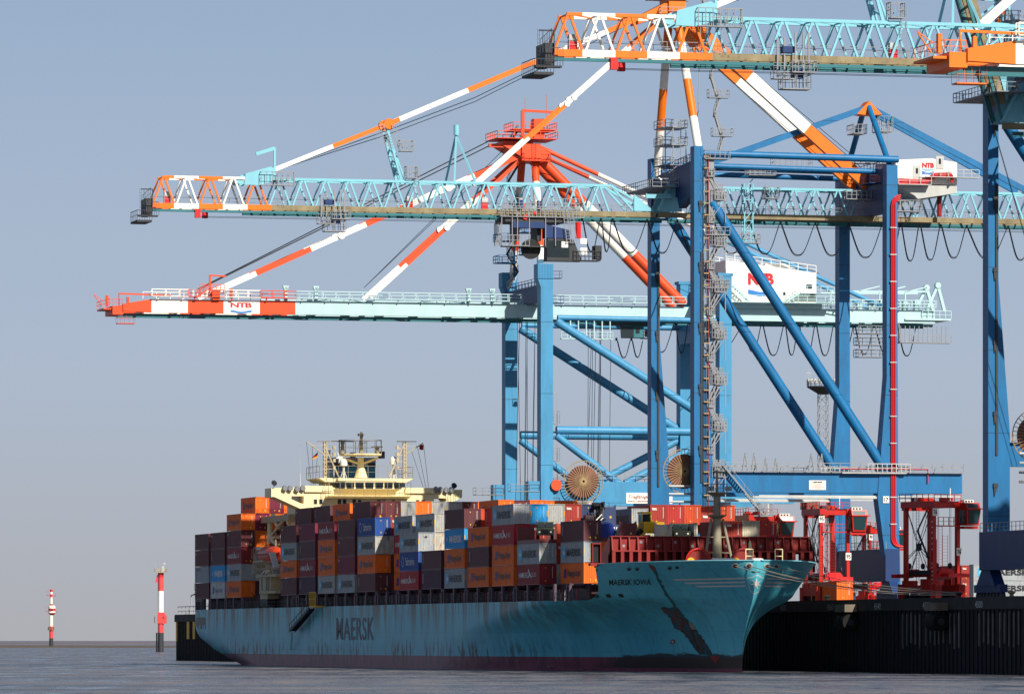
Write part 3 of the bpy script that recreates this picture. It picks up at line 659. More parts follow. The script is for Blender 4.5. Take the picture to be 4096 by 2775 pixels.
for x, y, r_, lab, pl in ((870,460,36,'white satellite dome on a tripod left of the radar mast',612), (1335,445,37,'white satellite dome on a tall stand right of the radar mast',612), (780,515,11,'tiny white dome on a pole left of the funnel',606)):
    t_ = thing('satellite_dome', lab, 'dome', (0,0,0), group='satellite domes on the bridge roof'); R_ = r_/24*.43/.43*1.0/1.0
    rr = r_/2.324/24.0*1.0; c_ = hp(x, y, 190); g = MB(); prof = [(.5*rr,-rr*1.0),(.95*rr,-rr*.95),(rr,-rr*.5),(rr,rr*.1)]+[(rr*math.cos(k*.26), rr*.1+rr*math.sin(k*.26)) for k in range(1,6)]+[(.05*rr,rr*1.12)]
    g.lathe(c_, prof, 18); g.build('radome', M['white'], t_, True)
    g = MB(); g.tube(c_-Vector((0,0,rr)), hp(x, pl, 190), .22 if rr > .3 else .08)
    if rr > .3:
        for s2 in (-1,1): g.beam(c_-Vector((0,0,rr*1.6)), hp(x+s2*30, pl, 190), .12)
    g.build('stand', M['light_steel'], t_)
g = MB(); g.tube(hp(466,690,190), hp(466,560,190), .12, .08); g.tube(hp(466,560,190), hp(462,300,190), .04, .02, 5)
o = g.build('whip_antenna', M['light_steel']); place(o, (0,0,0)); tag(o, 'tall thin white whip antenna on the left bridge wing', 'antenna')

# ------------------------------------------------------------------ ship: breakwater, foremast, winches
bw = thing('breakwater', 'tall dark red ribbed steel breakwater across the foredeck', 'breakwater', (0,0,0))
BY = -9.2; xa, xb = 1.2, 31.6
def bx(px, py): p = FY(px, py, BY); return p[0], p[2]
xl, zt = bx(2440, 2142); xr, zt2 = bx(3236, 2150); zt = (zt+zt2)/2; zb = 13.0
xo = [bx(2300+x/2.1127, 0)[0] for x in (1825, 1890)]; zo = [bx(3180, 2050+y/2.1127)[1] for y in (350, 410)]
g = MB(); g.box(xl, xo[0], BY, BY+.12, zb, zt); g.box(xo[1], xr, BY, BY+.12, zb, zt); g.box(xo[0], xo[1], BY, BY+.12, zo[0], zt); g.box(xo[0], xo[1], BY, BY+.12, zb, zo[1]-.2)
g.build('plate', M['deck_red'], bw)
g = MB(); n_ = 23
for i in range(n_+1):
    x_ = xl+.1+(xr-xl-.3)*i/n_
    if xo[0]+.1 < x_ < xo[1]-.1: continue
    g.hexa([(x_,BY-1.3,zb),(x_+.16,BY-1.3,zb),(x_+.16,BY,zb),(x_,BY,zb)], [(x_,BY-.35,zt-.1),(x_+.16,BY-.35,zt-.1),(x_+.16,BY,zt-.1),(x_,BY,zt-.1)])
    g.box(x_-.15, x_+.31, BY-1.32, BY-1.2, zb, zt-1.9)
g.build('stiffeners', M['deck_red'], bw)
g = MB(); g.box(xl, xr+.05, BY-1.35, BY, zt-2.05, zt-1.85); g.box(xl-.05, xr+.1, BY-.4, BY+.15, zt-.06, zt+.06); g.build('shelf', M['deck_red'], bw)
g = MB(); p_ = FX(2350, 2257, .9)
g.prism([(.9,-11.4,13.9),(xl,-9.3,13.9),(xl,-9.3,zt),(xl-.2,-9.5,zt)], (.12,.1,0)); g.prism([(xr,-9.3,13.2),(32,-10.5,13.4),(32.0,-10.2,zt-2.2),(xr,-9.3,zt)], (.1,.1,0)); g.build('wing_plate', M['deck_brown'], bw)
for i in range(1, n_, 2):
    x_ = xl+.1+(xr-xl-.3)*(i+.5)/n_
    if xo[0]-1 < x_ < xo[1]+.1: continue
    g = MB(); z_ = zt-.75-(.5 if i % 4 == 1 else 0); g.tube((x_,BY-.03,z_),(x_,BY-.01,z_),.2,n=12); g.build('porthole', M['grey_steel'], bw)
FM = -17.7
fmst = thing('foremast', 'beige ship foremast with two lamp platforms in front of the red breakwater', 'mast', (0,0,0))
def mp_(px, py): return Vector(FY(px, py, FM))
def zz(py): return mp_(2868, py).z
mx = mp_(2868, 2200).x
g = MB(); g.tube((mx,FM,13.1),(mx,FM,zz(1985)),.68,.48,16); g.tube((mx,FM,zz(1985)),(mx,FM,zz(1880)),.22,.14,10); g.build('column', M['mast_beige'], fmst, True)
for s_ in (-1, 1):
    g = MB(); g.tube((mx+s_*2.2,FM-.8,13.1),(mx+s_*.8,FM,zz(2075)),.2,n=8); g.beam((mx,FM,zz(2210)),(mx+s_*1.8,FM-.6,zz(2210)),.16); g.beam((mx,FM,zz(2147)),(mx+s_*1.25,FM-.3,zz(2147)),.16); g.build('leg', M['mast_beige'], fmst)
for py, r_ in ((1968,1.45),(2058,1.3)):
    g = MB(); g.lathe((mx,FM,zz(py)), [(.5,-.6),(r_,-.1),(r_,0)], 14); g.build('platform', M['mast_beige'], fmst)
    g = MB(); g.rail([(mx+r_*math.cos(k*.785),FM+r_*math.sin(k*.785),zz(py)) for k in range(9)], 1.1, 1.5, .05); g.build('railing', M['mast_beige'], fmst)
for dx in (-1.5,-1.0,1.1,1.5): g = MB(); g.box(mx+dx-.2,mx+dx+.2,FM-1.2,FM-.8,zz(1963),zz(1945)); g.build('floodlight', M['grey_steel'], fmst)
g = MB(); g.box(mx+.2,mx+1.6,FM-1,FM-.4,zz(2022),zz(2008)); g.build('horn', M['grey_steel'], fmst)
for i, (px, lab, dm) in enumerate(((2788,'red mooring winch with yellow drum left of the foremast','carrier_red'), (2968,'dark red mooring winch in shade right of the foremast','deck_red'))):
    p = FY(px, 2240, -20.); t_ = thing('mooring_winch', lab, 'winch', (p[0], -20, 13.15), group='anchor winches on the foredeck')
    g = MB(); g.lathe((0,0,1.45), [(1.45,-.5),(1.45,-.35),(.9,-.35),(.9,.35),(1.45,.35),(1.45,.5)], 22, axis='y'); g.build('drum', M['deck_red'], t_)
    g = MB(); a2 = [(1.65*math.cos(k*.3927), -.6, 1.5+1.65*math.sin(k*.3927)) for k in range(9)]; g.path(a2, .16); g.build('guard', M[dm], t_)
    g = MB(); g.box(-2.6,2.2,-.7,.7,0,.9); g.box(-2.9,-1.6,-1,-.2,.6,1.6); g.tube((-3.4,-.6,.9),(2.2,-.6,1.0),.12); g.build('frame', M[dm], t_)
    g = MB(); g.lathe((-1.2,-1.25,1.45), [(.55,-.05),(.55,.1),(.3,.1)], 16, axis='y'); g.build('brake_ring', M['yellow'], t_)
for i, (px, lab) in enumerate(((2870,'white rope reel at the foot of the foremast'), (2915,'white rope reel just right of the foremast'), (3028,'white rope reel behind the small hand rails at the bow'))):
    p = FY(px, 2245, -22.); t_ = thing('rope_reel', lab, 'rope reel', (p[0], -22, 13.15), group='white rope reels on the foredeck')
    g = MB(); g.lathe((0,0,1.15), [(.75,-.75)]+[(.75+.06*(k%2),-.75+k*.1) for k in range(1,15)]+[(.75,.75)], 16, axis='x'); g.build('rope_coil', M['white'], t_)
    g = MB(); g.box(-1,-.85,-.6,.6,0,1.2); g.box(.85,1,-.6,.6,0,1.2); g.build('stand', M['deck_red'], t_)
p = FY(3000, 2240, -30); g = MB(); g.tube((p[0],-30,13.1),(p[0],-30,FY(3000,2170,-30)[2]),.25,.2,12); g.tube((p[0],-30,FY(3000,2170,-30)[2]),(p[0],-30,FY(3000,2163,-30)[2]),.12)
o = g.build('bow_post', M['cream'], None, True); place(o, (0,0,0)); tag(o, 'short cream post standing on the bow beside the chocks', 'post')
p = FY(3030, 2240, -32); g = MB()
for dx in (-1.6,-.6,2.4,3.4):
    g.tube((p[0]+dx,-32,13.1),(p[0]+dx,-32,16.1),.07,n=6)
for dx in (-1.6,2.4): g.beam((p[0]+dx,-32,16.1),(p[0]+dx+1,-32,16.1),.12); g.beam((p[0]+dx,-32,15.2),(p[0]+dx+1,-32,15.2),.1)
o = g.build('hand_rail', M['cream']); place(o, (0,0,0)); tag(o, 'pair of cream hand rail hoops at the bow tip', 'hand rail')
# dark square light box at the shoulder
p = FX(2360, 2235, .3); t_ = thing('side_light', 'dark red navigation light box at the shoulder of the bow', 'navigation light', (p[0]+.3, p[1], 14.4))
g = MB(); g.box(-.4,1.6,-.7,.5,-.3,.1); g.box(-.1,1.1,.2,.5,.1,2.7); g.box(-.1,0,-.5,.2,.1,2.7); g.box(1,1.1,-.5,.2,.1,2.7); g.box(-.1,1.1,-.5,.2,2.6,2.75); g.build('housing', M['deck_red'], t_)
g = MB(); g.box(.02,.98,.0,.15,.2,2.5); g.build('lamp_recess', M['black'], t_)

# ------------------------------------------------------------------ ship: main deck posts, coaming, doors
g = MB(); g.box(2.3, 2.6, -4, 183, 9.5, 11.9); g.box(2.3, 2.6, 199, 254, 9.5, 11.9); g.box(29.8, 30, -4, 254, 9.5, 11.9)
for i in range(13): g.box(.3, 32, i*14.25-1.5, i*14.25-.6, 11.2, 11.75)
g.box(3, 29, 183, 216, 9.5, 12)
g.build('hatch_coaming', M['deck_brown'], ship)
def base_z(qy): return 11.88-.42*qy/256
bays = [i*14.25 for i in range(0,13)]+[215.2, 229.2, 243.2]
for y in bays:
    for k, yy in ((0, y-1.03), (1, y+6.4)):
        if yy < -2: continue
        g = MB(); z1 = base_z(yy)
        if k == 0:
            g.box(.06,.4,yy-.95,yy-.45,9.5,z1); g.box(.06,.4,yy+.45,yy+.95,9.5,z1); g.box(.06,.4,yy-.45,yy+.45,z1-.4,z1); g.box(.06,2.3,yy-.95,yy+.95,z1-.25,z1-.05)
        else: g.hexa([(.06,yy-.3,9.5),(.4,yy-.3,9.5),(.4,yy+.3,9.5),(.06,yy+.3,9.5)], [(.06,yy-.42,z1),(.4,yy-.42,z1),(.4,yy+.42,z1),(.06,yy+.42,z1)])
        g.build('stanchion', M['post_mauve'], ship)
for y in bays[:-1]:
    for yy in (y+1.2, y+8.4):
        g = MB(); g.rail([(.9,yy,9.5),(.9,yy+2.4,9.5)], 1.5, 1.2, .12); g.build('gate_rail', M['grey_steel'], ship)
        g = MB(); g.box(2.2,2.24,yy+3.0,yy+4.9,10.2,10.3)
        for j in range(3): g.beam((2.22,yy+3.0+j*.9,9.5),(2.22,yy+3.1+j*.9,11.2),.12)
        g.build('lashing_bars', M['grey_steel'], ship)
for y in bays:
    for yy in (y+1.8, y+9.5): g = MB(); g.box(2.24,2.3,yy,yy+1,9.6,11.3); g.build('coaming_door', M['deck_red'], ship)
g = MB(); yy = -6
g.rail([(.25,-6.4,9.55),(.25,254,9.55)], 1.1, 2.4, .05); g.build('deck_railing', M['dark_steel'], ship)
# stern frame
g = MB(); g.box(.2,.6,247.8,248.4,9.5,11.5); g.box(.2,.6,255,255.7,9.5,13.8); g.box(.2,.6,247.8,255.7,11.0,11.5); g.rail([(.3,248.4,9.5),(.3,255.4,9.5)],1.9,.6,.12); g.ladder((.4,254,9.5),(.4,254,11.2),.6,side=(0,1,0)); g.deck(.2,1.8,255.3,256.4,13.2); g.build('stern_frame', M['dark_steel'], ship)
# deck house foot, lifeboat station between the bridge and the stern stacks
ls = thing('lifeboat_station', 'stained cream steel platform structure under the orange lifeboat', 'platform', (0,0,0))
def L5(x, y, qx=1.2): return Vector(FX(960+x/3.498, 2000+y/3.498, qx))
def slab(g, x0, y0, x1, y1, qx=1.0, th=2.5):
    a_, b_ = L5(x0, y0, qx), L5(x1, y1, qx); g.box(qx, qx+th, a_.y, b_.y, a_.z, b_.z)
g = MB(); slab(g, 272, 1050, 430, 1275); slab(g, 220, 1040, 500, 1065, .6, 3.5); slab(g, 268, 1270, 500, 1300, .6, 3); slab(g, 285, 1300, 385, 1380); slab(g, 385,1065,418,1270)
g.build('pillar', M['cream_dirty'], ls)
g = MB(); slab(g, 300, 1070, 312, 1262, .97, .04); slab(g, 365, 1070, 377, 1262, .97, .04); slab(g, 288, 1382, 383, 1470, 1.2, 1); slab(g, 300,1490,380,1530,.9,.5); slab(g, 220,1490,275,1530,.9,.5); slab(g, 390,1490,455,1530,.9,.5); g.build('recess', M['dark_steel'], ls)
g = MB(); a_, b_ = L5(222,1040), L5(500,1040); g.rail([(.7,a_.y,a_.z),(.7,b_.y,b_.z)], 2.2, 1.4, .1); a_, b_ = L5(225,760), L5(225,1040); g.beam((.9,a_.y,a_.z),(.9,a_.y,b_.z),.3); c_ = L5(320,860); g.beam((.9,c_.y,c_.z),(.9,c_.y,b_.z),.25)
c1, c2 = L5(225,845), L5(360,850); g.box(.7,2.5,c1.y,c2.y,c1.z-.35,c1.z); g.rail([(.8,c1.y,c1.z),(.8,c2.y,c2.z)],2.2,2,.1); g.build('railing', M['cream_dirty'], ls)
g = MB(); a_ = L5(335,1005); 
for dx in (330, 375): g.beam(L5(dx-15,1035,.5), L5(dx+25,985,.5), .3, .3)
g.beam(L5(450,740,.2), L5(512,950,.2), .9, .5); g.build('davit_ramp', M['light_steel'], ls)
g = MB(); g.tube(L5(270,905,1.5), L5(270,950,1.5), 1.0, n=14); g.tube(L5(265,985,1.5), L5(265,1025,1.5), 1.0, n=14); g.build('life_raft', M['mast_beige'], ls)
tr = thing('exhaust_gantry', 'cream tubular truss with flat top beam beside the lit stern stacks', 'gantry', (0,0,0))
g = MB(); QT = 4.0
def T5(x, y): return Vector(FX(960+x/3.498, 2000+y/3.498, QT))
a_, b_ = T5(330,235), T5(720,285); g.box(QT-.5,QT+.5,b_.y,a_.y,b_.z,a_.z); g.build('top_beam', M['cream_dirty'], tr)
g = MB(); g.tube(T5(418,285),T5(412,600),.4); g.tube(T5(460,215),T5(540,370),.42); g.tube(T5(600,290),T5(430,500),.22); g.tube(T5(430,520),T5(540,520),.15); g.tube(T5(420,520),T5(520,640),.3); g.tube(T5(680,215),T5(680,340),.38); g.build('legs', M['cream'], tr)
lb = thing('lifeboat', 'orange enclosed lifeboat hanging on davits aft of the bridge', 'lifeboat', (0,0,0))
c_ = L5(430,730,1.8); ln = (L5(310,730).y-L5(545,730).y); g = MB(); N_ = 16
rings = []
for i in range(N_+1):
    t_ = i/N_; y_ = c_.y-ln/2+ln*t_; s_ = math.sqrt(max(.03, 1-(2*t_-1)**4*.98)); rings.append([(c_.x+1.5*s_*math.cos(k*math.pi/8), y_, c_.z-.3+(1.35 if math.sin(k*math.pi/8) > 0 else 1.45)*s_*math.sin(k*math.pi/8)) for k in range(16)])
for i in range(N_):
    for k in range(16): g.add([rings[i][k], rings[i][(k+1)%16], rings[i+1][(k+1)%16], rings[i+1][k]], [(0,1,2,3)])
g.add(rings[0], [tuple(range(16))]); g.add(rings[-1], [tuple(range(16))]); g.build('body', paint('lifeboat_orange', '#c8401c', .4), lb, True)
g = MB(); g.box(c_.x-1.6, c_.x+1.6, c_.y-ln*.44, c_.y+ln*.44, c_.z-.42, c_.z-.22); g.build('rubbing_strip', M['deck_red'], lb)
g = MB(); g.tube((c_.x,c_.y+ln*.3,c_.z+1.0),(c_.x,c_.y+ln*.3,c_.z+3.2),.12); g.tube((c_.x,c_.y-ln*.3,c_.z+1.0),(c_.x,c_.y-ln*.3,c_.z+3.2),.12); g.build('lifting_hooks', M['mast_beige'], lb)
# gangway and rope ladder
gw = thing('gangway', 'dark gangway lowered along the hull with a rope ladder below', 'gangway', (0,0,0))
def R5(x, y, qx=-.6): return Vector(FX(600+x/2.324, 2300+y/2.324, qx))
g = MB(); p_, q_ = R5(1500,312,-1), R5(1322,516,-1)
for dx in (-.45,.45): g.beam(p_+Vector((dx,0,0)), q_+Vector((dx,0,0)), .12, .5)
g.beam(p_, q_, .9, .06); g.build('ramp', M['dark_steel'], gw)
g = MB()
for dx in (-.45,.45):
    g.beam(p_+Vector((dx,0,1.1)), q_+Vector((dx,0,1.1)), .08)
    for i in range(9): c_ = (p_+Vector((dx,0,0))).lerp(q_+Vector((dx,0,0)), i/8); g.beam(c_, c_+Vector((0,0,1.1)), .07)
g.build('handrail', M['dark_steel'], gw)
g = MB(); g.ladder(q_+Vector((0,0,-.2)), R5(1312,692,-.3), .9, w=.07, side=(0,1,0)); g.build('rope_ladder', M['black'], gw)
g = MB(); a_ = R5(1535,296,-1.2); g.box(-1.2,.5,a_.y,a_.y+5,9.5,9.75); g.rail([(-1.1,a_.y+.1,9.7),(-1.1,a_.y+4.8,9.7)],2.2,.8,.1); g.build('platform', M['yellow'], gw)

# ------------------------------------------------------------------ containers
CW, CL, CHH = 2.44, 12.19, 2.84
def cont_meshes(L=CL):
    g = MB()                                          # corrugated walls
    n = 9; d = .05; x0, x1 = .1, CW-.1; w_ = (x1-x0)/n; prof = []
    for i in range(n):
        a0 = x0+i*w_; prof += [(a0, d), (a0+w_*.30, d), (a0+w_*.42, d+.045), (a0+w_*.88, d+.045)]
    prof.append((x1, d)); z0, z1 = .14, CHH-.1
    for (xa_, ya_), (xb_, yb_) in zip(prof, prof[1:]):
        g.add([(xa_,ya_,z0),(xb_,yb_,z0),(xb_,yb_,z1),(xa_,ya_,z1)], [(0,1,2,3)])
    g.add([(x0,L-.06,z0),(x1,L-.06,z0),(x1,L-.06,z1),(x0,L-.06,z1)], [(3,2,1,0)])
    n = 44; y0, y1 = .12, L-.12; w_ = (y1-y0)/n
    for s_, xs, sg in ((0,.04,1),(1,CW-.04,-1)):
        prof = []
        for i in range(n): a0 = y0+i*w_; prof += [(xs, a0), (xs, a0+w_*.3), (xs+sg*.035, a0+w_*.45), (xs+sg*.035, a0+w_*.85)]
        prof.append((xs, y1))
        for (xa_, ya_), (xb_, yb_) in zip(prof, prof[1:]): g.add([(xa_,ya_,z0),(xb_,yb_,z0),(xb_,yb_,z1),(xa_,ya_,z1)], [(3,2,1,0) if s_ == 0 else (0,1,2,3)])
    g.add([(.02,.02,CHH-.04),(CW-.02,.02,CHH-.04),(CW-.02,L-.02,CHH-.04),(.02,L-.02,CHH-.04)], [(0,1,2,3)]); g.add([(.02,.02,.1),(CW-.02,.02,.1),(CW-.02,L-.02,.1),(.02,L-.02,.1)], [(3,2,1,0)])
    f = MB()
    for x in (0, CW-.12):
        for y in (0, L-.12): f.box(x, x+.12, y, y+.12, .118, CHH-.118)
        f.box(x+.0, x+.06 if x == 0 else CW, .12, L-.12, .02, .14); f.box(x, x+.06 if x == 0 else CW, .12, L-.12, CHH-.09, CHH-.005)
    for y in (0, L-.08): f.box(.12, CW-.12, y, y+.08, .05, .16); f.box(.12, CW-.12, y, y+.08, CHH-.11, CHH-.01)
    for x in (-.004, CW-.17):
        for y in (-.004, L-.17):
            for z in (0, CHH-.118): f.box(x, x+.174, y, y+.174, z, z+.118)
    a_ = g.build('walls', CM['M']); b_ = f.build('frame', CM['M']); ma, mb = a_.data, b_.data
    bpy.data.objects.remove(a_); bpy.data.objects.remove(b_); return ma, mb
MW, MF = cont_meshes()
def link_mesh(name, me, mat, parent, loc=(0,0,0)):
    o = bpy.data.objects.new(name, me); COL.objects.link(o); o.parent = parent; o.location = loc
    if mat is not None: o.material_slots[0].link = 'OBJECT'; o.material_slots[0].material = mat
    return o
def raw(g, name, mats): o = g.build(name, mats); me = o.data; bpy.data.objects.remove(o); return me
SX = (-.012, 0, 0); L_ = CL
def side_text(s, f0, f1, z0, z1, mat, bold=0., shear=0):
    g = MB(); vs, fs = text_mesh(s, bold); g.add([(.0, L_*(1-f0)-(f1-f0)*L_*x-shear*y, z0+(z1-z0)*y) for x, y in vs], fs); return raw(g, 'lettering', mat)
def side_poly(polys, mats):
    g = MB()
    for i, (p, m_) in enumerate(polys): g.add([(-.004*m_-.0, L_*(1-f), z) for f, z in p], [tuple(range(len(p)))], m_)
    return g
def emblem_star(f0, f1, z0, z1, box=True):
    g = MB(); mats = [M['star_blue'], M['letter_white']]
    if box: g.add([(0, L_*(1-f), z) for f, z in ((f0,z0),(f1,z0),(f1,z1),(f0,z1))], [(0,1,2,3)], 0)
    cf, cz = (f0+f1)/2, (z0+z1)/2; w_ = (f1-f0)*L_/2*.85; h_ = (z1-z0)/2*.62
    g.add([(-.006, L_*(1-cf)-x*w_, cz+y*h_) for x, y in star_pts(7, 1, .35)]+[(-.006, L_*(1-cf), cz)], [(i,(i+1)%14,14) for i in range(14)], 1)
    return raw(g, 'emblem', mats)
H_ = CHH
TM = {'maersk': (side_text('MAERSK', .26, .88, H_*.31, H_*.68, M['letter_black'], .035), emblem_star(.07, .22, H_*.22, H_*.76)),
      'maerskw': (side_text('MAERSK', .26, .88, H_*.31, H_*.68, M['letter_white'], .035), emblem_star(.09, .2, H_*.3, H_*.7, False)),
      'smallm': (side_text('MAERSK', .08, .42, H_*.76, H_*.86, M['letter_black'], .02), None)}
g = MB(); g.add([(0, L_*(1-f), H_*z) for f, z in ((.17,.72),(.25,.74),(.25,.62),(.27,.55),(.24,.5),(.24,.36),(.25,.3),(.13,.3),(.13,.36),(.15,.5),(.14,.6))], [tuple(range(11))])
hl = raw(g, 'emblem', M['letter_blue'])
TM['hl'] = (side_text('Hapag-Lloyd', .31, .84, H_*.28, H_*.68, M['letter_black'], .025), hl)
TM['hlw'] = (side_text('Hapag-Lloyd', .31, .82, H_*.3, H_*.64, M['letter_blue'], .0), hl)
g = MB()
for P_ in (((.5,.78),(.53,.76),(.6,.5),(.68,.36),(.66,.34),(.58,.44),(.54,.5)), ((.6,.56),(.55,.5),(.48,.34),(.5,.33),(.57,.44),(.62,.5))): g.add([(0, L_*(1-f), H_*z) for f, z in P_], [tuple(range(len(P_)))])
hb = raw(g, 'emblem', M['letter_white'])
TM['hs'] = (side_text('HAMBURG', .08, .5, H_*.36, H_*.62, M['letter_white'], .01), hb); HS2 = side_text('SÜD', .66, .86, H_*.4, H_*.64, M['letter_white'], -.01)
g = MB(); k_ = 20
for i in range(k_):
    t0, t1 = 2*math.pi*i/k_, 2*math.pi*(i+1)/k_
    g.add([(0, L_*(1-.17)-L_*.055*r_*math.cos(t_), H_*.5+H_*.26*r_*math.sin(t_)) for r_, t_ in ((1,t0),(1,t1),(.86,t1),(.86,t0))], [(0,1,2,3)], 0)
TM['saf'] = (side_text('Safmarine', .34, .8, H_*.3, H_*.72, M['letter_white'], .0, -.5), raw(g, 'emblem', M['letter_white']))
TM['cai'] = (side_text('CAI', .05, .13, H_*.72, H_*.86, M['letter_white'], .01), None)
TM['num'] = (None, None)
g = MB(); r = random.Random(5)
for i in range(9): g.add([(0, L_*.93, .9+i*.16),(0,L_*.91,.9+i*.16),(0,L_*.91,1.0+i*.16),(0,L_*.93,1.0+i*.16)], [(0,1,2,3)])
SN = raw(g, 'number_strip', M['letter_white'])
g = MB()
for i in range(12): x_ = 1.82+.03*(i%2); g.add([(x_,0,.95+i*.13),(x_+.09,0,.95+i*.13),(x_+.09,0,1.04+i*.13),(x_,0,1.04+i*.13)], [(0,1,2,3)])
EN = raw(g, 'number_strip', M['letter_white'])
g = MB(); g.add([(1.55,0,.3),(1.8,0,.3),(1.8,0,.6),(1.55,0,.6)], [(0,1,2,3)]); ES = raw(g, 'sticker', M['sticker'])
g = MB(); g.add([(.9,0,.35),(1.02,0,.6),(.78,0,.6)][::-1], [(0,1,2)]); g.add([(.9,0,2.2),(1.0,0,2.4),(.8,0,2.4)][::-1], [(0,1,2)]); EW = raw(g, 'warning_mark', M['sticker'])
g = MB(); put_text(g, 'tex', (.22,0,H_*.72), (1,0,0), (0,0,1), .8, .42, .05, th=0); TEX = raw(g, 'lettering', M['letter_white'])
g = MB(); g.add([(-.0,0,1.1),(.1,0,1.1),(.1,0,1.9),(0,0,1.9)], [(0,1,2,3)]); g.add([(CW-.1,0,1.1),(CW,0,1.1),(CW,0,1.9),(CW-.1,0,1.9)], [(0,1,2,3)]); EY = raw(g, 'height_mark', M['sticker'])
g = MB(); put_text(g, '45', (.95,0,H_*.72), (1,0,0), (0,0,1), .45, .28, .05, th=0); E45 = raw(g, 'lettering', M['letter_black'])
LOOK = {'M': ('M','maersk','grey container with star emblem'), 'H': ('H','hl','orange container with blue emblem'),
 'Hf': ('H','hl','faded orange container with worn blue emblem'), 'HS': ('HS','hs','maroon container with white dancer emblem'), 'HSr': ('HSr','hs','bright red container with white emblem'),
 'D': ('D','num','plain dark brown container'), 'D2': ('D2','cai','dark maroon container with tiny white letters'), 'D3': ('D3','num','plain purplish brown container'),
 'R': ('R','cai','crimson container with small white letters'), 'B': ('B','maerskw','bright blue container with white lettering'), 'S': ('S','saf','deep blue container with white script lettering'),
 'W': ('W','hlw','pale grey container with blue lettering'), 'm': ('M','smallm','grey container with small black lettering'), 'tex': ('tex','tex','rust red container with small white letters'),
 'or': ('or','num','orange-red plain container'), 'g': ('grey','y','plain grey container'), 'wr': ('wr','num','rust-streaked white container'), 'wr45': ('wr','45','rust-streaked white container'), 'cr': ('cream','num','cream container'),
 'bl': ('B','y','bright blue container'), 'M45': ('M','maersk45','grey container with star emblem and yellow mark'), 'Mr': ('M2','maersk','rusty grey container with star emblem'), 'n': ('navy','num','navy blue container'), 'r': ('red','num','bright rust red container'),
 'Mw': ('M','mw','grey container with black lettering'), 'Ho': ('H','num','plain orange container')}
def container(look, q, label, group='containers stacked on the ship', rz=0):
    col, tx, desc = LOOK[look]; t_ = thing('shipping_container', label, 'container', q, rz, group)
    link_mesh('walls', MW, CM[col], t_); link_mesh('frame', MF, CM[col], t_)
    def sticker(me, loc=(0,-.012,0)): o = bpy.data.objects.new(me.name.split('.')[0], me); COL.objects.link(o); o.parent = t_; o.location = loc
    key = {'maersk45':'maersk', 'mw':'maersk'}.get(tx, tx)
    if key in TM:
        a_, b_ = TM[key]
        if a_: sticker(a_, SX)
        if b_ and tx != 'mw': sticker(b_, SX)
        if key == 'hs': sticker(HS2, SX)
    if tx == 'num': sticker(SN, SX)
    if tx == 'tex': sticker(TEX)
    if tx in ('maersk45','45'): sticker(E45)
    if tx in ('y','maersk','maerskw','mw','maersk45'): sticker(EY)
    sticker(EN)
    if look not in ('M','g','wr') and (int(q[1]*7+q[2]) % 3): sticker(ES)
    sticker(EW); return t_
ORD = ['frontmost','second','third','fourth','fifth','sixth','seventh','eighth','ninth','tenth','eleventh','twelfth','thirteenth']
TIER = ['bottom','second','third','fourth','fifth','top']
def bayname(b): return ('%s bay from bow' % ORD[b]) if b < 13 else ['bay aft of bridge','middle stern bay','stern-most bay'][b-13]
RP = 2.485
def row_txt(r): return 'outer' if r < .5 else ('inner row %d' % round(r))
def put(b, row, tier, look, dz=0., note=''):
    qy = bays[b]; q = (.1+row*RP, qy, base_z(qy)+tier*CHH*1.01+dz)
    lab = '%s, %s tier, %s %s' % (LOOK[look][2], TIER[min(tier,5)], row_txt(row), bayname(b))
    return container(look, q, lab+note)
ROW0 = {0:(1,['H','M','D']), 1:(0,['HS','M']), 2:(0,['H','H','HSr','M']), 3:(0,['Hf','D','H']), 4:(0,['M','H','B','D']), 5:(0,['D3','D']),
        6:(0,['HSr','S','M45']), 7:(1,['H','H','HSr','M']), 8:(0,['D','H','Mr','S']), 9:(0,['M','R','D2','D']), 10:(0,['Mr','H','H','HS']), 11:(0,['D3','HS','D','R']),
        12:(0,['D','H','M','D2']), 13:(0,['H','M','HS','D2','H']), 14:(0,['W','B','D','D2']), 15:(0,['D','m','D2','D'])}
for b, (r0, col) in ROW0.items():
    for t_, lk in enumerate(col): put(b, r0, t_, lk)
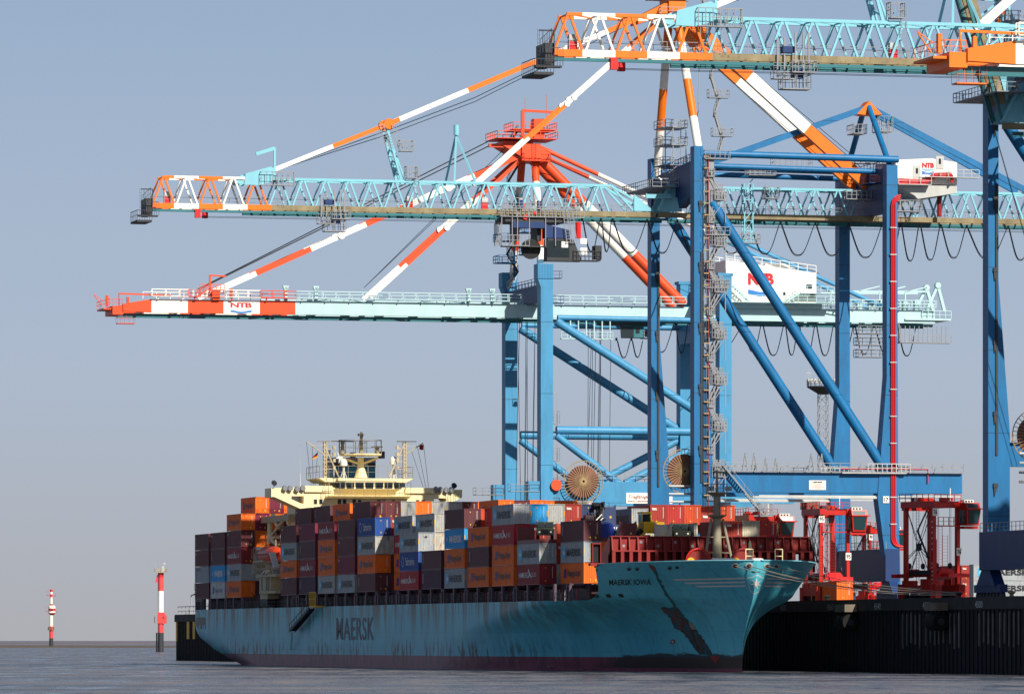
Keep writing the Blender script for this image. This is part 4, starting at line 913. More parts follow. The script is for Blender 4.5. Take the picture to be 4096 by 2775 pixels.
EXTRA = [ # bay, row, tier, look
 (12,1,4,'D2'),(11,1,4,'D'),(10,1,4,'H'),(9,1,4,'D2'),(9,2,4,'D2'),(9,3,4,'g'),(9,4,4,'Ho'),(9,5,4,'g'),(9,6,4,'g'),(9,7,4,'D2'),(9,8,4,'Ho'),
 (8,1,3,'tex'),(8,1,2,'wr'),(8,1,1,'D'),(8,1,0,'D'),(7,2,3,'wr'),(6,1,3,'Mr'),(6,1,2,'wr'),(6,1,1,'D'),(6,1,0,'D'),(6,2,3,'wr45'),(6,2,2,'wr'),
 (5,1,0,'D'),(5,1,1,'D'),(5,2,1,'D'),(4,1,3,'or'),(4,2,3,'or'),(4,1,2,'D'),(3,1,3,'r'),(3,1,2,'D'),(3,1,1,'D'),(3,2,3,'r'),
 (2,1,3,'bl'),(2,2,3,'g'),(2,3,3,'tex'),(2,1,2,'tex'),(2,2,2,'D'),(2,3,2,'D'),(2,1,1,'tex'),(2,1,0,'or'),
 (2,8,3,'tex'),(2,9,3,'r'),(2,10,3,'or'),(2,12,3,'or'),(2,7,2,'wr'),(2,8,2,'g'),(2,5,2,'n'),(2,4,3,'n'),
 (1,1,1,'tex'),(1,1,0,'g'),(0,2,1,'Ho'),(0,2,0,'D'),(0,9,2,'tex'),(0,10,2,'cr'),(0,11,2,'r'),
 (13,1,5,'H'),(13,2,5,'R'),(13,3,5,'Ho'),(13,1,4,'R'),(13,2,4,'Ho'),(13,3,4,'D2'),(13,1,3,'Ho'),(13,2,3,'D2'),(13,3,3,'or'),(13,1,2,'g'),(13,2,2,'D'),(13,1,1,'W'),(13,2,1,'g'),(13,1,0,'D'),(13,2,0,'D'),(13,4,5,'Ho'),
 (14,2,4,'M'),(14,1,3,'D'),(14,2,3,'D'),(15,1,3,'or'),(15,2,3,'or'),(15,3,3,'or')]
for b, r_, t_, lk in EXTRA: put(b, r_, t_, lk, -.0 if not (b == 14 and t_ == 4) else -.45)
for k_, b in enumerate((12, 11, 10, 9)):
    for t_ in range(4): put(b, 1, t_, ['D','D2','or','D3'][(t_+k_) % 4])
for i, lk in enumerate(['H','D2','Ho','Ho','Ho','wr']):        # fifth tier on the eighth bay
    put(7, 6.42+i, 4, lk, -.5 if i not in (0, 2) else -.42)
    if i > 2 or i == 0: put(7, 6.42+i, 3, ['D','D2','n','or','g','wr'][i], -.45)
put(2, 6.9, 3, 'Mw', -.55, ''); put(2, 11, 3, 'tex', -1.05, '')
# ------------------------------------------------------------------ odd cargo on the foremost bays
def flat_rack(q, col, label, hw=2.1, ends=(0, 1), L=CL):
    t_ = thing('flat_rack', label, 'flat rack', q, 0, 'flat racks loaded near the bow'); m_ = CM[col]
    g = MB(); g.box(0,CW,0,L,0,.5); g.build('platform', m_, t_)
    for e_ in ends:
        y = 0 if e_ == 0 else L-.18; g = MB(); g.box(.12,CW-.12,y,y+.14,.5,hw); g.box(0,.14,y-.02,y+.18,.5,hw+.28); g.box(CW-.14,CW,y-.02,y+.18,.5,hw+.28)
        g.prism([(.14,y,hw),(.4,y,hw),(.14,y,hw+.22)],(0,.14,0)); g.prism([(CW-.4,y,hw),(CW-.14,y,hw),(CW-.14,y,hw+.22)],(0,.14,0)); g.build('end_wall', m_, t_)
    if ends and ends[0] == 0: g = MB(); g.add([(1.5,-.03,.9),(1.78,-.03,.9),(1.78,-.03,1.2),(1.5,-.03,1.2)], [(0,1,2,3)]); g.build('sticker', M['sticker'], t_)
    return t_
def cq(b, row, tier, dz=0): return (.1+row*RP, bays[b], base_z(bays[b])+tier*CHH*1.01+dz)
def truck(q, label, rz=0):
    t_ = thing('military_truck', label, 'truck', q, rz, 'dark green military trucks carried on the ship'); G = M['green']
    g = MB(); g.prism([(-1.15,.0,.7),(-1.15,.0,1.35),(-1.15,1.6,1.55),(-1.15,2.3,2.45),(-1.15,4.6,2.5),(-1.15,4.8,1.5),(-1.15,6.2,1.5),(-1.15,6.2,.7)], (2.3,0,0)); g.build('body', G, t_)
    g = MB(); g.box(-1.02,-.08,1.58,1.75,1.7,2.2); g.box(.08,1.02,1.58,1.75,1.7,2.2)
    g.hexa([(-1.0,1.70,1.66),(-.08,1.70,1.66),(-.08,1.78,1.66),(-1.,1.78,1.66)],[(-.95,2.12,2.3),(-.08,2.12,2.3),(-.08,2.2,2.3),(-.95,2.2,2.3)]); g.hexa([(.08,1.70,1.66),(1.,1.70,1.66),(1.,1.78,1.66),(.08,1.78,1.66)],[(.08,2.12,2.3),(.95,2.12,2.3),(.95,2.2,2.3),(.08,2.2,2.3)])
    g.build('windscreen', M['glass'], t_)
    for s_ in (-1, 1):
        g = MB(); g.tube((s_*.78,-.04,1.05),(s_*.78,.05,1.05),.13); g.build('headlight', M['white'], t_)
        g = MB(); g.box(s_*.65,s_*1.2,-.1,1.3,1.15,1.35); g.build('fender', G, t_)
        for y in (.75, 4.6): g = MB(); g.tube((s_*.8,y,.55),(s_*1.18,y,.55),.55,n=16); g.build('wheel', M['rubber'], t_)
        g = MB(); g.box(s_*1.15,s_*1.17,2.6,3.8,1.7,2.3); g.build('window', M['glass'], t_)
    g = MB(); g.box(-.6,.6,-.06,.02,.85,1.3); g.box(-1.1,1.1,-.3,-.05,.55,.75); g.build('grille', M['black'], t_); return t_
flat_rack(cq(1,0,2), 'D2', 'dark red flat rack carrying the military truck above the rusty container', 2.4, (1,))
q = cq(1,0,2,.5); truck((q[0]+1.15, q[1]+1.2, q[2]), 'dark green truck on the dark red flat rack left of the brown container', rad(-14))
flat_rack(cq(1,1,2), 'or', 'orange-brown flat rack end behind the truck beside the brown container', 2.5, (0,))
t_ = flat_rack(cq(2,5,3,-.0), 'navy', 'navy blue flat rack with notched end wall above the blue tarpaulin', 2.5, (0,))
fr = flat_rack(cq(0,3,2), 'D2', 'maroon flat rack with notched end wall right of the blue tarpaulin', 2.45, (0,))
t_ = flat_rack(cq(0,5,2), 'wr', 'rusty white flat rack end wall between the yellow cab and green truck', 2.3, (0,))
t_ = flat_rack(cq(0,6.05,2), 'D2', 'low dark flat rack under the green truck behind the breakwater', 2.3, ())
q = cq(0,6.1,2,.05); truck((q[0]+1.3, q[1]+.4, q[2]), 'dark green truck standing above the red breakwater', rad(-8))
g = MB(); g.box(0,.35,0,4,0,2.5); g.box(0,.5,.0,.3,0,2.55); q = cq(0,7.25,2); o = g.build('end_frame', CM['wr']); place(o, q); tag(o, 'narrow rusty white end frame right of the green truck', 'end frame')
g = MB(); g.box(0,1.6,0,6,0,2.15); q = cq(0,4.05,2); o = g.build('cargo_crate', CM['wr']); place(o, (q[0], q[1]+4.5, q[2]-.1)); tag(o, 'rust-stained white crate behind the yellow machine', 'crate')
# tarpaulin load
fr = flat_rack(cq(0,2,2), 'D2', 'dark flat rack beneath the blue tarpaulin load', 2.1, ())
g = MB(); r = random.Random(11); N_, K_ = 22, 18; rings = []
for i in range(N_+1):
    y_ = .1+9*i/N_; ring = []
    for k in range(K_):
        a_ = 2*math.pi*k/K_; ca, sa = math.cos(a_), math.sin(a_); ex = .55
        e_ = math.copysign(abs(ca)**ex, ca)*1.35, math.copysign(abs(sa)**ex, sa)*1.2
        f_ = 1-.35*max(0,1-i/3.)-.1*math.sin(i*.8); w_ = r.uniform(-.09,.09)
        ring.append((1.15+e_[0]*f_*(1 if sa > 0 else 1.08)+w_, y_+w_, 1.3+e_[1]*(f_*.5+.5)+w_*.8))
    rings.append(ring)
for i in range(N_):
    for k in range(K_): g.add([rings[i][k], rings[i+1][k], rings[i+1][(k+1)%K_], rings[i][(k+1)%K_]], [(0,1,2,3)])
g.add(rings[0], [tuple(range(K_))])
q = cq(0,2,2); o = g.build('tarpaulin_load', M['tarp'], None, True); place(o, (q[0]-.35, q[1], q[2]+.1)); tag(o, 'bright blue tarpaulin wrapped over a bulky load', 'tarpaulin')
# yellow machine with tilted cab
q = cq(0,4,2,.0); ex = thing('excavator', 'yellow tracked machine with tilted cab above the breakwater', 'excavator', (q[0]+.7, q[1]+1.0, q[2]))
g = MB(); g.box(.5,2.2,0,2.6,1.15,2.4); g.prism([(.55,-.1,1.2),(.55,-.1,2.5),(.55,.4,2.9),(.55,2.4,2.9),(.55,2.4,1.2)],(1.5,0,0)); g.prism([(1.3,-.25,1.35),(2.35,-.25,.95),(2.5,-.25,2.2),(1.5,-.25,2.5)],(0,.5,0)); g.build('body', M['yellow'], ex)
g = MB(); z0, z1, c_ = 2.5, 3.9, .1
for x in (.25,1.55):
    for y in (.1,1.6): g.box(x,x+.14,y,y+.14,z0,z1)
g.box(.2,1.75,.05,1.8,z1-.12,z1+.12); g.box(.25,1.69,.1,1.74,z0-.1,z0+.1); g.build('cab_frame', M['yellow'], ex)
g = MB(); g.box(.42,1.52,.13,.17,z0+.15,z1-.18); g.box(.28,.32,.28,1.55,z0+.15,z1-.18); g.build('cab_window', M['glass'], ex)
g = MB(); g.box(-.9,.5,.2,2.2,.1,.9); g.tube((-1.2,.4,.6),(.4,.4,1.6),.25); g.tube((-.6,.2,.3),(.9,.2,1.5),.18); g.box(.2,1.5,0,3.6,.0,.9); g.tube((-.8,.3,1.0),(-.3,.2,2.3),.07); g.build('tracks', M['black'], ex)
g = MB(); g.tube((-.4,-.1,.3),(.9,-.1,1.3),.14); g.tube((-.9,.2,.7),(.1,.1,2.5),.05); g.box(2.3,4.6,4,5,2.35,2.75); g.build('boom', M['yellow'], ex)
# black machinery on the blue rack
q = cq(2,4.1,3,.2); mc = thing('machine_load', 'tangle of black machinery loaded beside the blue flat rack', 'machinery', (q[0]+.9, q[1]-1.5, q[2]))
g = MB(); r = random.Random(2)
for i in range(16): x = r.uniform(0,1.6); z = r.uniform(0,2.6); y = r.uniform(0,1.5); g.box(x,x+r.uniform(.2,.6),y,y+.5,z,z+r.uniform(.15,.6))
for i in range(14): g.tube((r.uniform(0,2),0,r.uniform(0,2.8)),(r.uniform(0,2),.4,r.uniform(0,2.8)),.06,n=5)
g.build('frame', M['black'], mc)
g = MB(); g.tube((.2,-.1,.1),(1.3,-.1,1.2),.07); g.tube((.6,-.1,.0),(1.5,-.1,.7),.06); g.build('hydraulic_rods', M['white'], mc)
g = MB(); g.box(-1.1,.1,-.2,1,0,1.1); g.build('cover', M['deck_brown'], mc)
g = MB(); g.tube((-.85,-.25,.4),(-.85,-.1,.4),.3); g.tube((-.25,-.25,.4),(-.25,-.1,.4),.3); g.build('wheel', M['rubber'], mc)
q = cq(2,6,3,-.9); g = MB(); g.box(0,2.3,-1,6,0,.9,0)
for i in range(5): g.box(.3+i*.36,.5+i*.36,-1.03,-1.0,.25,.55,1)
o = g.build('cargo_crate', [CM['navy'], M['letter_white']]); place(o, (q[0]-2.2, q[1]-.5, q[2])); tag(o, 'navy crate with white marks above the blue tarpaulin', 'crate')
# ------------------------------------------------------------------ cranes
# local crane frame: x landward from the waterside rail (qx 38), y away, z above the quay
RX = 38.0
def Lc(px, py, qy, q0):  # pixel on plane qy -> local crane point
    p = FY(px, py, qy); return Vector((p[0]-RX, qy-q0, p[2]-QZ))
def banded(g, p, q, cuts, cols, w, h=None, round_=False, n=14, up=(0,0,1)):
    """beam split in colour bands at fractions"""
    p, q = Vector(p), Vector(q); fr = [0]+list(cuts)+[1]
    for a_, b_, c_ in zip(fr, fr[1:], cols):
        if round_: g.tube(p.lerp(q, a_), p.lerp(q, b_), w, n=n, m=c_)
        else: g.beam(p.lerp(q, a_), p.lerp(q, b_), w, h, c_, up)
def ntb_logo(parent, o, ux, uy, w_, name='logo', blue='wave_blue'):
    g = MB(); h = w_*.42
    put_text(g, 'NTB', Vector(o)+Vector(uy)*w_*.5, ux, uy, w_, h, .03, 0, .8, .03)
    g.add([Vector(o)+Vector(ux)*a_*w_+Vector(uy)*b_*w_+Vector(ux).cross(Vector(uy))*.03 for a_, b_ in ((.15,.96),(1,.96),(1,1.0),(.15,1.0))], [(0,1,2,3)], 0)
    pts = []; n = 10; nn = Vector(ux).cross(Vector(uy))*.03
    for i in range(n+1): t = i/n; pts.append((t, .2+.07*math.sin(t*6.28+.6)))
    for (t0,a0),(t1,a1) in zip(pts, pts[1:]):
        g.add([Vector(o)+Vector(ux)*x*w_+Vector(uy)*y*w_+nn for x, y in ((t0,-.02),(t1,-.02),(t1,a1),(t0,a0))], [(0,1,2,3)], 1)
        g.add([Vector(o)+Vector(ux)*x*w_+Vector(uy)*y*w_+nn for x, y in ((t0,a0+.1),(t1,a1+.1),(t1,.42),(t0,.42))], [(0,1,2,3)], 2)
    return g.build(name, [M['logo_red'], M[blue], M['cyan']], parent)
def reel(parent, c, r_, yoff):
    t_ = MB(); t_.lathe(c, [(r_*.74,.35),(r_*.78,0),(r_*.78,-.3),(r_*.74,-.32),(r_*.4,-.36),(r_*.1,-.4)], 32, axis='y'); dr = t_.build('cable_drum', M['copper'], parent)
    g = MB(); n = 36
    for k in range(n):
        a_ = 2*math.pi*k/n; g.beam((c[0]+.2*math.cos(a_), c[1]-.65, c[2]+.2*math.sin(a_)), (c[0]+r_*.98*math.cos(a_), c[1]-.5, c[2]+r_*.98*math.sin(a_)), .075)
    g.path([(c[0]+r_*math.cos(2*math.pi*k/48), c[1]-.5, c[2]+r_*math.sin(2*math.pi*k/48)) for k in range(49)], .07, 5); g.build('spokes', M['brass'], dr)
def festoon(parent, y, z, xs, drop, mat='black'):
    for a_, b_ in zip(xs, xs[1:]):
        g = MB(); d_ = drop*R.uniform(.92,1.08)
        for off in (0, .22):
            P_ = []
            for i in range(15):
                t = i/14; u = 2*t-1; P_.append((a_+.2+(b_-a_-.4)*(.5+.5*(u*.8+.2*u**5)), y+off, z-d_*(1-abs(u)**2.7)-off*.6))
            g.path(P_, .062, 6)
        g.tube((a_, y, z+.4), (a_, y, z-.1), .18, n=6); g.build('festoon_cable', M[mat], parent)
def bogies(root, b, mat, xs=(0, 30.2), zb=5.2, zt=8.6, hw=15):
    for x in xs:
        g = MB(); g.box(x-1.1, x+1.1, -hw, hw, zb, zt); g.build('sill_beam', mat, root)
        for s_ in (-1, 1):
            g = MB(); y = s_*b
            g.prism([(x-.7,y-1.6,zb),(x-.7,y+1.6,zb),(x-.7,y+3.6,1.6),(x-.7,y-3.6,1.6)], (1.4,0,0))
            g.box(x-.5,x+.5,y-5,y+5,.8,1.8); bo = g.build('bogie', mat, root)
            g = MB()
            for i in range(8): g.tube((x-.3,y-4.5+i*1.28,.42),(x+.3,y-4.5+i*1.28,.42),.42,n=14)
            g.build('wheels', M['dark_steel'], bo)
def walkway(g, x0, x1, y0, y1, z, m=0, st=2.0, w=.06, side='n'):
    g.box(x0, x1, y0, y1, z-.1, z, m)
    g.rail([(x0,y0,z),(x1,y0,z)], 1.1, st, w, m)
    if side == 'b': g.rail([(x0,y1,z),(x1,y1,z)], 1.1, st, w, m)

# ---- box-girder crane
AN, AF = 155.4, 178.6; AM = 167.0; Ab = 11.6
def box_crane(name, label, q0, detail=True, orange='red_orange', legcol='sky_blue'):
    root = thing('gantry_crane', label, 'crane', (RX, q0, QZ), group='ship-to-shore gantry cranes along the quay')
    N_, Fp, Mp = lambda x, y: Lc(x, y, AN, AM), lambda x, y: Lc(x, y, AF, AM), lambda x, y: Lc(x, y, AM, AM)
    SB = M[legcol]
    for s_, x in ((-1,0),(1,0),(-1,30.2),(1,30.2)):
        g = MB(); y = s_*Ab; zt = 52.0 if x == 0 else 54.5
        g.box(x-1.0,x+1.05,y-1.2,y+1.2,8.4,zt)
        if x == 0:
            g.hexa([(x-1.0,y-1.21,zt),(x+1.06,y-1.21,zt),(x+1.06,y+1.2,zt),(x-1.0,y+1.2,zt)],[(x-1.5,y-1.21,zt+1.4),(x+1.06,y-1.21,zt+1.4),(x+1.06,y+1.2,zt+1.4),(x-1.5,y+1.2,zt+1.4)])
            g.box(x-1.55,x+1.1,y-1.3,y+1.25,zt+1.4,zt+3.8)
            for i in range(10): g.box(x-1.5+i*.26,x-1.4+i*.26,y-1.38,y-1.3,zt+1.45,zt+3.75)
        else: g.box(x-1.3,x+1.3,y-1.3,y+1.3,zt-.2,zt+.3)
        g.build('leg', SB, root)
        if x == 0 and s_ == -1:
            g = MB(); g.deck(x+1.1,x+2.6,y-1,y+.6,zt+1.6); g.deck(x+1.1,x+2.9,y-1,y+1,zt-2.4); g.build('leg_platform', M['navy_blue'], root)
            for z in (24, 30, 16): g = MB(); g.deck(x+1.1,x+2.2,y-1,y+.4,z,h=2); g.ladder((x+1.7,y-.2,z),(x+1.7,y-.2,z+5),.5,side=(1,0,0)); g.build('leg_ladder', M['grey_steel'], root)
    g = MB(); g.box(-1.0,.9,-Ab+1.2,Ab-1.2,49.6,52.5); g.rail([(-.9,-Ab+1.2,52.5),(-.9,Ab-1.2,52.5)],1.1,2,.08); g.rail([(.8,-Ab+1.2,52.5),(.8,Ab-1.2,52.5)],1.1,2,.08); g.build('portal_beam', M['navy_blue'], root)
    g = MB(); g.box(29.2,31.2,-Ab+1.2,Ab-1.2,44.2,47); g.build('portal_beam', SB, root)
    # girders
    z0, z1 = 47.55, 49.7; xt, xe = -67.5, 69.3
    cuts = [(-67.0,0),(-63.4,1),(-50.2,0),(-37.,1),(-23.8,0),(-10.6,2),(200,2)]
    xs = [Lc(x, 1200, AM-3.2, AM).x for x in (491, 604, 749, 892, 1037, 1179)]
    if True:
        for s_ in (-1, 1):
            g = MB(); y = s_*3.2; cols = [0,1,0,1,0]
            g.hexa([(xs[0],y-.45,z0+.2),(xs[1],y-.45,z0),(xs[1],y+.45,z0),(xs[0],y+.45,z0+.2)],[(xs[0],y-.45,z0+1.35),(xs[1],y-.45,z1),(xs[1],y+.45,z1),(xs[0],y+.45,z0+1.35)],0)
            for a_, b_, c_ in zip(xs[1:], xs[2:], (1,0,1,0)): g.box(a_,b_,y-.45,y+.45,z0,z1,c_)
            g.box(xs[5],xe,y-.45,y+.45,z0,z1,2); g.build('girder', [M[orange], M['white'], M['pale_cyan']], root)
        g = MB()
        for i in range(24):
            x = xs[0]+3+i*5.7; g.box(x,x+.35,-2.75,2.75,z0-.1,z0+.3, 3 if x > xs[5] else (0 if i % 2 else 1))
        for s_ in (-1,1): g.box(xs[0],xe,s_*2.4-.2,s_*2.4+.2,z0-.55,z0-.15, 3)
        g.build('cross_members', [M[orange], M['white'], M['pale_cyan'], M['teal']], root)
    g = MB()
    for a_, b_, c_ in ((xs[1],xs[1]+9,1),(xs[2],xs[3],0),(xs[3],xs[4],1),(xs[4],xs[5],0),(xs[5],-2,2),(4,26,2),(46,xe,2)):
        walkway(g, a_, b_, -4.5, -3.7, z1+.5, c_, 2.2, .085, 'b')
        for i in range(int((b_-a_)/4)): g.beam((a_+i*4+1,-4.1,z1),(a_+i*4+1,-4.1,z1+.45),.2,m=c_)
        g.rail([(a_,3.7,z1+.5),(b_,3.7,z1+.5)],1.1,2.2,.08,c_)
    g.build('walkway', [M[orange], M['white'], M['pale_cyan']], root)
    g = MB(); P_ = [(-45+i*3, -1.5+.8*math.sin(i*1.1), z1+.25) for i in range(16)]; g.path(P_, .16); g.build('cable_loop', M['pale_cyan'], root)
    for x in (-41.5, -36.5, 0-11, -7): g = MB(); g.box(x,x+.5,-3.6,-2.9,z1,z1+2.3); g.prism([(x-.25,-3.6,z1+2.5),(x+.75,-3.6,z1+2.5),(x+.35,-3.6,z1+1.3),(x+.15,-3.6,z1+1.3)],(0,.6,0)); g.build('rope_post', M['pale_cyan'], root)
    tip = MB(); x = xs[0]; z = z0+.9
    tip.box(x-6.6,x,-3,2.8,z-.5,z-.25); tip.box(x-3.6,x+.1,-3.4,3.2,z-1.3,z+.1); tip.rail([(x,-3.2,z+.1),(x-4.5,-3.2,z+.1),(x-7,-2,z-.2),(x-7,2,z-.2)],1.1,1.1,.09); tip.beam((x-7,-3,z),(x-10,-3.4,z+1.7),.14); tip.beam((x-6.8,-3.1,z+.9),(x-10.2,-3.4,z+1.9),.1)
    tip.beam((x-1.2,-3,z+.2),(x-1.2,-3,z+2.2),.3); tip.beam((x-1.2,-3,z+2.1),(x+8.5*2,-3,z+1.9),.25); tip.box(x-5.6,x-4.8,-3,-2.4,z,z+1.8); tip.box(x+1.6,x+2.4,-3,-2.4,z,z+1.6)
    tip.deck(x-1.6,x+4.5,-2.8,-1.2,z0-1.7,h=1.6); tip.squash(x, .47); tip.build('tip_platform', M[orange], root)
    g = MB(); x = xs[3]-2; g.box(x+.1,x+1.3,-4.2,-2.2,z1,z1+1.4); g.rail([(x-2,-4,z1+1.4),(x+2.1,-4,z1+1.4)],1.1,.7,.08); g.beam((x-.1,-3,z1+1.4),(x-.1,-3,z1+4.1),.3); g.beam((x-.1,-3,z1+4.0),(x+2.5,-3,z1+3.9),.25); g.stair((x-2.6,-4.2,z1+.3),(x-1,-4.2,z1+1.4),.6); g.box(x+3.0,x+3.4,-4.2,-3.6,z1,z1+1.8); g.build('boom_head', M[orange], root)
    o_ = (xs[3]+2.6,-3.67,z0+.15); ntb_logo(root, (xs[3]+2.9,-3.67,z0+.18), (1,0,0), (0,0,1), 3.4) if False else None
    g = MB(); put_text(g, 'NTB', (xs[3]+1.15,-3.67,z0+.98), (1,0,0), (0,0,1), 3.5, .8, .03, 0, .85)
    n = 12
    for i in range(n):
        t0, t1 = i/n, (i+1)/n; f = lambda t: .45+.12*math.cos(t*6.28)
        g.add([(xs[3]+1.15+3.5*t,-3.69,z0+zz_) for t, zz_ in ((t0,f(t0)-.3),(t1,f(t1)-.3),(t1,f(t1)),(t0,f(t0)))], [(0,1,2,3)], 1)
    g.build('logo', [M['logo_red'], M['wave_blue']], root)
    # tower
    ap = Mp(2105, 620); OR, WH = 0, 1
    for s_, pb, pt in ((-1, N_(2165,1045), Lc(2139,645,AM-2,AM)), (1, Fp(2047,1165), Lc(2088,645,AM+2,AM))):
        g = MB(); L0 = pb.z; L1 = pt.z; fz = lambda py: (Lc(2150,py,AM+s_*6,AM).z-L0)/(L1-L0)
        banded(g, pb, pt, [fz(996), fz(909), fz(729)] if False else [.12,.33,.72] if False else [max(.05,fz(996)), fz(880), fz(729)], [1,0,1,0], .62, round_=True)
        g.build('tower_leg', [M[orange], M['white']], root, True)
    ph = Mp(2100, 560)
    g = MB(); c_ = ap; g.box(c_.x-1.6,c_.x+1.6,-3.4,3.4,c_.z-1.2,c_.z+1.6); g.box(c_.x-4.6,c_.x+.5,-2.6,2.6,c_.z+1.2,c_.z+2.0); g.prism([(c_.x-1.5,-3,c_.z-.6),(c_.x-4.8,-3,c_.z+1.3),(c_.x-1.5,-3,c_.z+1.6)],(0,6,0)); g.box(c_.x-7,c_.x-4.4,-2.8,-2.2,c_.z+.9,c_.z+1.5); g.prism([(c_.x+1.5,-3.2,c_.z+1.4),(c_.x+3.6,-3.2,c_.z+.6),(c_.x+3,-3.2,c_.z-.8),(c_.x+1.5,-3.2,c_.z-1)],(0,6.4,0))
    g.build('tower_head', M[orange], root)
    g = MB(); g.deck(c_.x-6,c_.x+4.2,-4.4,3.4,c_.z+2.4,rm=0,w=.1); g.deck(c_.x-1.5,c_.x+3,-4.4,-3.2,c_.z-1.2,w=.1); g.deck(c_.x-3,c_.x+4.4,-3,3,c_.z+4.0,w=.09); g.beam((c_.x-1.4,-3,c_.z+2),(c_.x-1.4,-3,c_.z+7),.5); g.beam((c_.x-1.4,-3,c_.z+7),(c_.x+4.8,-3,c_.z+6.8),.4); g.box(c_.x+.8,c_.x+2.6,-2,0,c_.z+2.4,c_.z+5.8); g.ladder((c_.x+.4,-3.5,c_.z-4),(c_.x+.4,-3.5,c_.z+2.4),.7,side=(1,0,0)); g.tube((c_.x-.2,0,c_.z+4),(c_.x-.2,0,c_.z+9.5),.04,n=4); g.tube((c_.x+3.4,0,c_.z+4),(c_.x+3.4,0,c_.z+10),.04,n=4)
    g.build('head_platforms', M[orange], root)
    g = MB(); zb_ = 52.6
    for i in range(9):
        z = zb_+i*2.9; p0, p1 = ((-1.6, 0, z), (.2, 0, z+2.9)) if i % 2 == 0 else ((.2, 0, z), (-1.6, 0, z+2.9))
        g.stair(Vector(p0)+Vector((-1.0,3,0)), Vector(p1)+Vector((-1.0,3,0)), .7)
    g.build('tower_stairs', M['dark_steel'], root)
    g = MB()
    for z in (57, 60.6): g.deck(-4.2,-1.2,2,6,z,w=.1); g.deck(-1,3.6,-2,2.5,z+1.2,w=.1)
    g.beam((-1.4,3,54),(-1.4,3,62),.3); g.beam((1.6,-1,54),(1.6,-1,64),.3); g.build('tower_platforms', M[legcol] if legcol != 'sky_blue' else M['crane_blue'], root)
    # back stays (thick tubes) and ties
    for s_ in (-1, 1):
        y0_, y1_ = s_*2.2, s_*3.2; pt = Vector((ap.x+1.6, y0_, ap.z-.6)); e_ = Lc(2735,1215,AM-3.2,AM); pb = Vector((e_.x, y1_, z1+.4)); L_x = pb.x-pt.x
        f1 = (Lc(2337,835,AM-3,AM).x-pt.x)/L_x; f2 = (Lc(2537,1023,AM-3,AM).x-pt.x)/L_x
        g = MB(); banded(g, pt, pb, [f1, f2], [0,1,0], .82, round_=True, n=18); g.build('back_stay', [M[orange], M['white']], root, True)
        pt = Vector((ap.x+2.6, s_*2.9, ap.z+.6)); e_ = Lc(3525,1228,AM-3.2,AM); pb = Vector((e_.x, s_*3.2, z1+.6)); L_x = pb.x-pt.x
        f1 = (Lc(2392,700,AM-3,AM).x-pt.x)/L_x
        g = MB(); banded(g, pt, pb, [f1, .5], [0,1,2], .36, round_=True, n=12); g.build('tie_rod', [M[orange], M['white'], M[legcol]], root, True)
        # outer forestay in three straight bars
        P0 = Vector((Mp(805,1173).x, s_*2.6, z1+.6)); P3 = Vector((ap.x-2, s_*2.2, ap.z-.5)); Xs = [Mp(x,1000).x for x in (1012,1230,1451,1620,1885)]
        g = MB(); banded(g, P0, P3, [(x-P0.x)/(P3.x-P0.x) for x in Xs], [1,0,1,0,1,0], .32, .85); 
        for f_ in ((Mp(1352,950).x-P0.x)/(P3.x-P0.x), (Mp(1780,770).x-P0.x)/(P3.x-P0.x)): c2 = P0.lerp(P3, f_); g.tube(c2+Vector((0,-.4,0)), c2+Vector((0,.4,0)), .62, m=1)
        g.build('fore_stay', [M[orange], M['white']], root)
        P0 = Vector((Mp(1466,1193).x, s_*2.9, z1+.8)); P3 = Vector((ap.x-1.5, s_*2.2, ap.z-1)); Xs = [Mp(x,1000).x for x in (1612, 1772, 1905)]
        g = MB(); banded(g, P0, P3, [(x-P0.x)/(P3.x-P0.x) for x in Xs], [1,0,1,0], .3, .62)
        c2 = P0.lerp(P3, (Xs[1]-P0.x)/(P3.x-P0.x)); g.tube(c2+Vector((0,-.4,0)), c2+Vector((0,.4,0)), .5, m=1)
        g.build('fore_stay', [M[orange], M['white']], root)
    g = MB()
    for dz, xa_, in ((1.5, 800), (2.3, 795)):
        for s_ in (-1, 1): g.tube((Mp(xa_,1170).x, s_*1.2, z1+2), (ap.x-6, s_*1.2, ap.z+dz), .05, n=4)
    for dz in (0, .8): g.tube((Mp(1450,1190).x, -1, z1+2.5), (ap.x-4, -1, ap.z+dz), .05, n=4)
    g.tube((ap.x+2,-1,ap.z),(50,-1,z1+6),.05,n=4); g.tube((ap.x+2,1,ap.z),(50,1,z1+6),.05,n=4)
    g.build('hoist_ropes', M['dark_steel'], root)
    # side bracing
    Y = Ab
    for s_ in (-1, 1):
        y = s_*Ab; off = Vector((0, y+Ab, 0))
        A_ = lambda px, py: N_(px, py)+off
        g = MB(); g.tube(A_(2225,1285), A_(2870,1700), .72, n=16); g.build('diagonal_brace', SB, root, True)
        g = MB(); g.tube(A_(2225,1720), A_(2872,1727), .68, n=16); g.build('horizontal_brace', SB, root, True)
        g = MB(); g.tube(A_(2225,1742), A_(2475,1932), .6, n=14); g.tube(A_(2872,1742), A_(2500,1932), .6, n=14); g.build('knee_brace', SB, root, True)
        g = MB(); g.tube(A_(2230,1270), A_(2880,1283), .45, n=14); g.build('top_tube', SB, root, True)
        g = MB(); a_, b_ = A_(2205,1958), A_(3170,2030); g.box(-3 if s_ < 0 else -3, b_.x, y-.9, y+.9, 17.2, 20.6); g.build('portal_girder', SB, root)
        g = MB(); g.rail([(1.5,y-.8,20.6),(29,y-.8,20.6)],1.1,2,.07); g.deck(-6,-1.2,y-1,y+1,19); g.deck(8,10,y-1,y-.6,21.4); g.build('walkway_railing', M['grey_steel'], root)
    bogies(root, Ab, SB)
